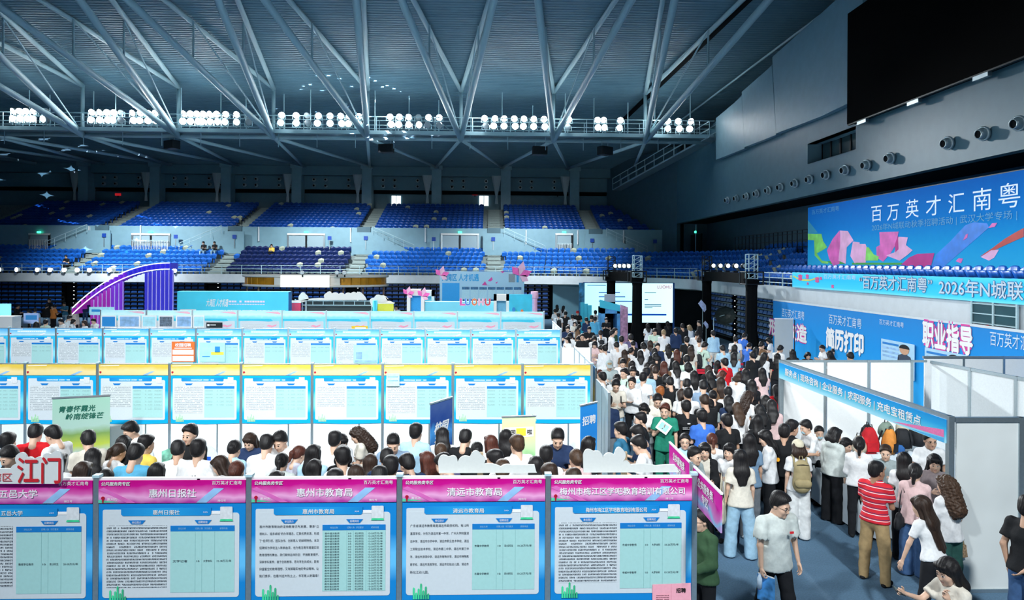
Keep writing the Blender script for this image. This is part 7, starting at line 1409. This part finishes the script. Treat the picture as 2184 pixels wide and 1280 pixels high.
ZA = """17 923 5 sk lb A;12 955 150 sk k B;100 906 18 sk r A;86 908 80 sk w A;148 962 0 lk w A;186 954 20 lk w A;180 984 0 ld k A;207 917 40 wk c A;225 1000 0 pk k A;250 947 -28 pd w A;264 905 135 sk w B;262 928 0 lk k A;293 947 0 sk bl A;309 928 -30 sk y A;
335 986 10 lk k A;405 906 172 sk k C;381 940 20 sk w D;424 937 0 sk w A K;463 972 78 ld c A;503 938 -10 nk lb A;530 925 178 hd n B;573 927 8 sk w D;596 926 165 sk w B;500 986 -5 nr k A;607 965 0 pk wg A;590 1004 0 lk k A;478 1011 0 bk k A;
652 952 -36 pr lv A;678 948 0 lk lb A;700 950 8 bk k A;730 929 -150 lk w B;716 918 -10 sk w A;756 911 105 ud c B;738 950 20 wk w A;684 973 0 lk k A;715 1001 0 sk k A;780 972 0 ld k A;760 990 5 ld k A;838 928 178 ck gb B;826 955 0 ck n A;895 903 -12 sk lb A;840 970 -5 sk k A;862 970 42 sk n D;811 995 0 sk k A;910 962 30 lr k A;928 968 62 sk pu A;940 945 0 nb k A;
955 914 0 lk w A;984 915 -15 sk k A;1018 937 0 nk k A;1045 926 22 hr w A;1070 918 -8 lk w A;1103 928 20 wb w A;1055 960 64 sk w A;1072 981 0 wb k A;1190 918 180 sk n D;1180 953 -10 sk w A;1212 957 22 nb p A;1166 985 26 wd w A;1150 975 5 lk k A;1222 1000 0 sd k A;1256 930 -30 lk k A"""
ZB = """1325 901 58 sk t A;1366 879 78 ck k C;1353 907 60 sk n B;1357 930 62 sk w B;1297 843 -12 sk n L;1532 929 -10 pr w A;1583 925 2 lk dn A;1570 858 0 lb w L;1645 852 -10 lk p A;1630 842 0 bk k A;1618 862 5 hk k A;
1278 788 150 lr w A;1291 795 42 sk w A K;1309 799 170 sk w B;1331 786 140 sk lg A K;1314 811 178 wk c A K;1352 804 145 sk w C;1350 783 170 sk w B;1368 795 -30 sk w A;1379 784 -22 sk lb A;1393 777 -40 ld w A;1420 798 0 bk k A;1433 806 0 sk k A;1408 824 0 wo c A;1403 842 178 wk c A;1372 861 155 bk w B;
1460 808 -20 sk w A;1452 829 0 ld w A;1467 827 0 sk w A;1500 812 -10 sk gb A;1501 842 0 sd k A;1522 832 0 nk k A;1521 850 0 pk gy A;1537 804 0 ld br A;1512 791 0 lk k A;1550 826 -10 sk w A;1545 843 0 hk n A;1577 794 -40 bd w B;1603 809 0 lk k A;1600 834 -72 ud w C;1625 784 0 lk p A;1655 820 0 lk r A;1590 785 0 lk k A;1541 790 -60 br lb B"""
ZC = """1491 684 92 sk k A;1455 691 0 sk k A;1470 693 30 by w A;1441 700 0 sk n A;1487 707 -30 sk w A;1470 718 0 sk k A;1486 720 -20 sd w A;1521 705 0 sk lb A;1505 730 -62 sk lg B K;1540 737 0 sk lb A;1569 717 -30 sk w A;1567 735 -30 lk gy B;1590 711 -62 sk b D;1600 731 -62 nk b A;1613 740 -50 hk c A;1626 729 -62 ck br B;1637 720 60 bk w A;1605 750 5 sk k A;1632 752 -40 lk w B;1657 753 -20 lk k A;1666 737 -60 sk w D;1464 758 -10 sk lg C;1467 772 0 bk w A;1530 768 -10 lk w A;1512 779 0 ld k A;1545 764 20 sk r A;1565 752 -20 lk lb B;1425 734 0 lk w A;1443 745 0 lr k A;1473 738 0 ld c A;
1183 660 20 sk w A;1188 650 0 lk w A;1202 652 -30 lk w A;1191 668 0 sk w A K;1207 665 -20 sk k A;1221 671 0 sk w A;1232 663 180 cr k C;1226 685 178 lk c A;1237 692 -90 hk br A;1251 678 10 sk n A;1262 673 -20 sk k A;1268 675 -10 sk bl A;1270 662 -20 sk w A;1293 678 170 sk k A;1211 696 172 sk n A;1219 710 -20 bk w A;1257 697 178 ck k A;1210 718 130 hk w A;1230 717 150 bk w A;1268 717 175 bk w A;1268 728 170 lk p A;1280 736 100 bk w B;1287 705 0 sk w A K;1300 705 -80 sk w A;1312 700 -120 sk dg A;1325 717 0 sk w A;1314 730 5 sk w A;1345 713 0 sk pu A;1350 727 0 nk k A;1332 745 0 ld br A;1346 741 -60 nk w A;1365 747 -10 lk w A;1371 730 0 bk w A;1386 726 0 ld w A;1381 690 0 lk w A;1397 702 178 sk lg A;1404 688 0 lk k A;1423 685 0 lk k A;1415 704 0 sy w A;1402 732 178 sk n A;1395 742 0 lk k A;1425 733 -20 lk y A;1397 752 0 bk k A;1415 770 -10 lr br A;1300 770 170 cy gy A;1335 768 175 sk w A;1348 768 -10 lk k A;1440 770 0 lk w A;1375 772 0 bk k A;1398 782 -10 wd k A;1290 735 10 sk w A;1242 712 170 sk k A;1480 790 0 lk w A"""
ZD = """40 650 -100 sk k A;60 660 150 bk w A;75 657 20 sk lb A;100 648 0 sk k A;118 650 -20 sk og A;105 637 170 sk k A;136 645 170 sk t A;160 645 20 sk lb A;184 640 0 sk n A;160 660 0 sk c A;40 683 0 sk k A;78 686 10 hk k A;98 682 0 sk lg A;128 681 150 wk w B;150 673 -30 sk w A;180 683 140 hd w A;198 680 160 sk w A;157 680 -60 bk w A;845 652 170 sk w A"""
ZE = """1751 736 100 nk w A;1724 751 170 bk k S;1768 748 0 lk br A;1785 745 160 sk w S;1803 746 -170 sy w S;1812 752 0 sk k A;1690 745 0 lk k A"""
ZF = """145 545 180 sk k S;437 516 180 sk k S;460 516 180 sk k S;581 522 180 sk y S;366 548 20 sk c S"""
ZN = {'A': 'left booth crowd', 'B': 'near aisle crowd', 'C': 'far aisle crowd', 'D': 'far left crowd', 'E': 'before blue backdrop', 'F': 'in far stand'}
def facing(a): a = (a + 180) % 360 - 180; return 'facing away' if abs(a) <= 45 else 'facing viewer' if abs(a) >= 135 else 'facing left' if a > 0 else 'facing right'
CR = random.Random(11); SPEC = []
for zone, txt in zip('ABCDEF', (ZA, ZB, ZC, ZD, ZE, ZF)):
    for e in txt.replace('\n', '').split(';'):
        q = e.split()
        if len(q) < 6: continue
        px, py, fc, hr, top, pose = int(q[0]), int(q[1]), int(q[2]), q[3], q[4], q[5]; g = 'm' if hr[0] in 'scw' else 'f'; tk = 'tee'
        if pose == 'L': tk, pose = 'long', 'A'
        elif CR.random() < .3 and top not in 'rb': tk = 'long'
        if pose == 'A' and CR.random() < .45: pose = 'B'
        if pose == 'A' and CR.random() < .25 and g == 'f': pose = 'C'
        SPEC.append([zone, px, py, fc, g, HS[hr[0]], hr[1], top, tk, pose, CR.choice(['k', 'k', 'dn', 'k', 'gy', 'c', 'lj']), 'wide' if g == 'f' and CR.random() < .4 else 'slim', CR.uniform(.97, 1.03) * (1.09 if zone == 'A' else 1.03), CR.choice([0, 0, 0, 1]), 'K' in q[6:]])
for q in GEN.values(): q['hs'] = 1.08
lab0 = {}; LATE = []; NEARN = len(PEOPLE)
for s in SPEC: s.append('person, %s, %s %s, %s, %s' % (HN[s[5]].format(HCN[s[6]]), CLN[s[7]], 'long-sleeved top' if s[8] == 'long' else 'top', facing(s[3]), ZN[s[0]])); lab0.setdefault(s[-1], []).append(s)
for l, ss in lab0.items():
    if len(ss) > 1:
        for i, s in enumerate(sorted(ss, key=lambda q: q[1])): s[-1] = l + ', %s from left' % ORD[i]
for zone, px, py, fc, g, hair, hc, top, tk, pose, bot, bk, sc_, skn, bag, lab in SPEC:
    kw = {}
    if zone == 'F':
        p = onY(px, py, 58.8 if px < 300 else 61.2); kw['loc'] = Vector((p.x, p.y - .1, p.z - 1.33 * sc_))
    elif zone == 'E' and pose != 'S': pass
    t, J = person(px, py, fc + CR.uniform(-6, 6), GEN[g + pose], hair, hc, top, tk, bot, bk, skn, CR.choice(['w', 'k', 'w']), 1, lab, key=g + pose, scale=sc_, group=None, **kw)
    LATE.append((t, J, zone, px, hair, hc, pose, bag, lab))
# nobody stands inside a neighbour: ease the crowd apart a little
XY = np.array([(q[0].location.x, q[0].location.y) for q in PEOPLE]); X0 = XY.copy(); free = np.array([i >= NEARN for i in range(len(PEOPLE))])
for _ in range(40):
    d = XY[:, None] - XY[None]; r = np.sqrt((d ** 2).sum(2)) + np.eye(len(XY)) * 9; m = np.clip(.47 - r, 0, None) * .3
    XY = XY + ((d / r[..., None]) * m[..., None]).sum(1) * free[:, None]; e = XY - X0; l = np.sqrt((e ** 2).sum(1)); XY = X0 + e * np.minimum(1, .28 / np.maximum(l, 1e-6))[:, None]
for q, (x, y), fr in zip(PEOPLE, XY, free):
    if fr and q[0].location.z < 1: q[0].location.x, q[0].location.y = x, y
BGI = {}
for t, J, zone, px, hair, hc, pose, bag, lab in sorted(LATE, key=lambda q: q[3]):
    if pose == 'S' and zone != 'F': stool(t, 'grey stool under the seated person, ' + ', '.join(lab.split(', ')[1:3]) + ', before backdrop')
    if bag: BGI[zone] = BGI.get(zone, 0) + 1; backpack(t, J, BAGM['black'], 'black backpack on a person in the %s, %s from left' % (ZN[zone], ORD[BGI[zone] - 1]))
    if px == 530 and zone == 'A': q = J['chest']; MB().plate([(-.10, q[2] - .10), (.10, q[2] - .10), (.10, q[2] + .02), (-.10, q[2] + .02)], -.185, .03).build('chest_print', print_mat('yellow_letters', (.018, .035, .09), (.8, .6, .05), .06, .05, .75), t)
    if hc == 'y' and hair == 'crop': cap(t, J, tmat('gy'))
    if hc == 'r' and hair == 'crop': cap(t, J, tmat('r'))
bpy.data.scenes.remove(TMP)
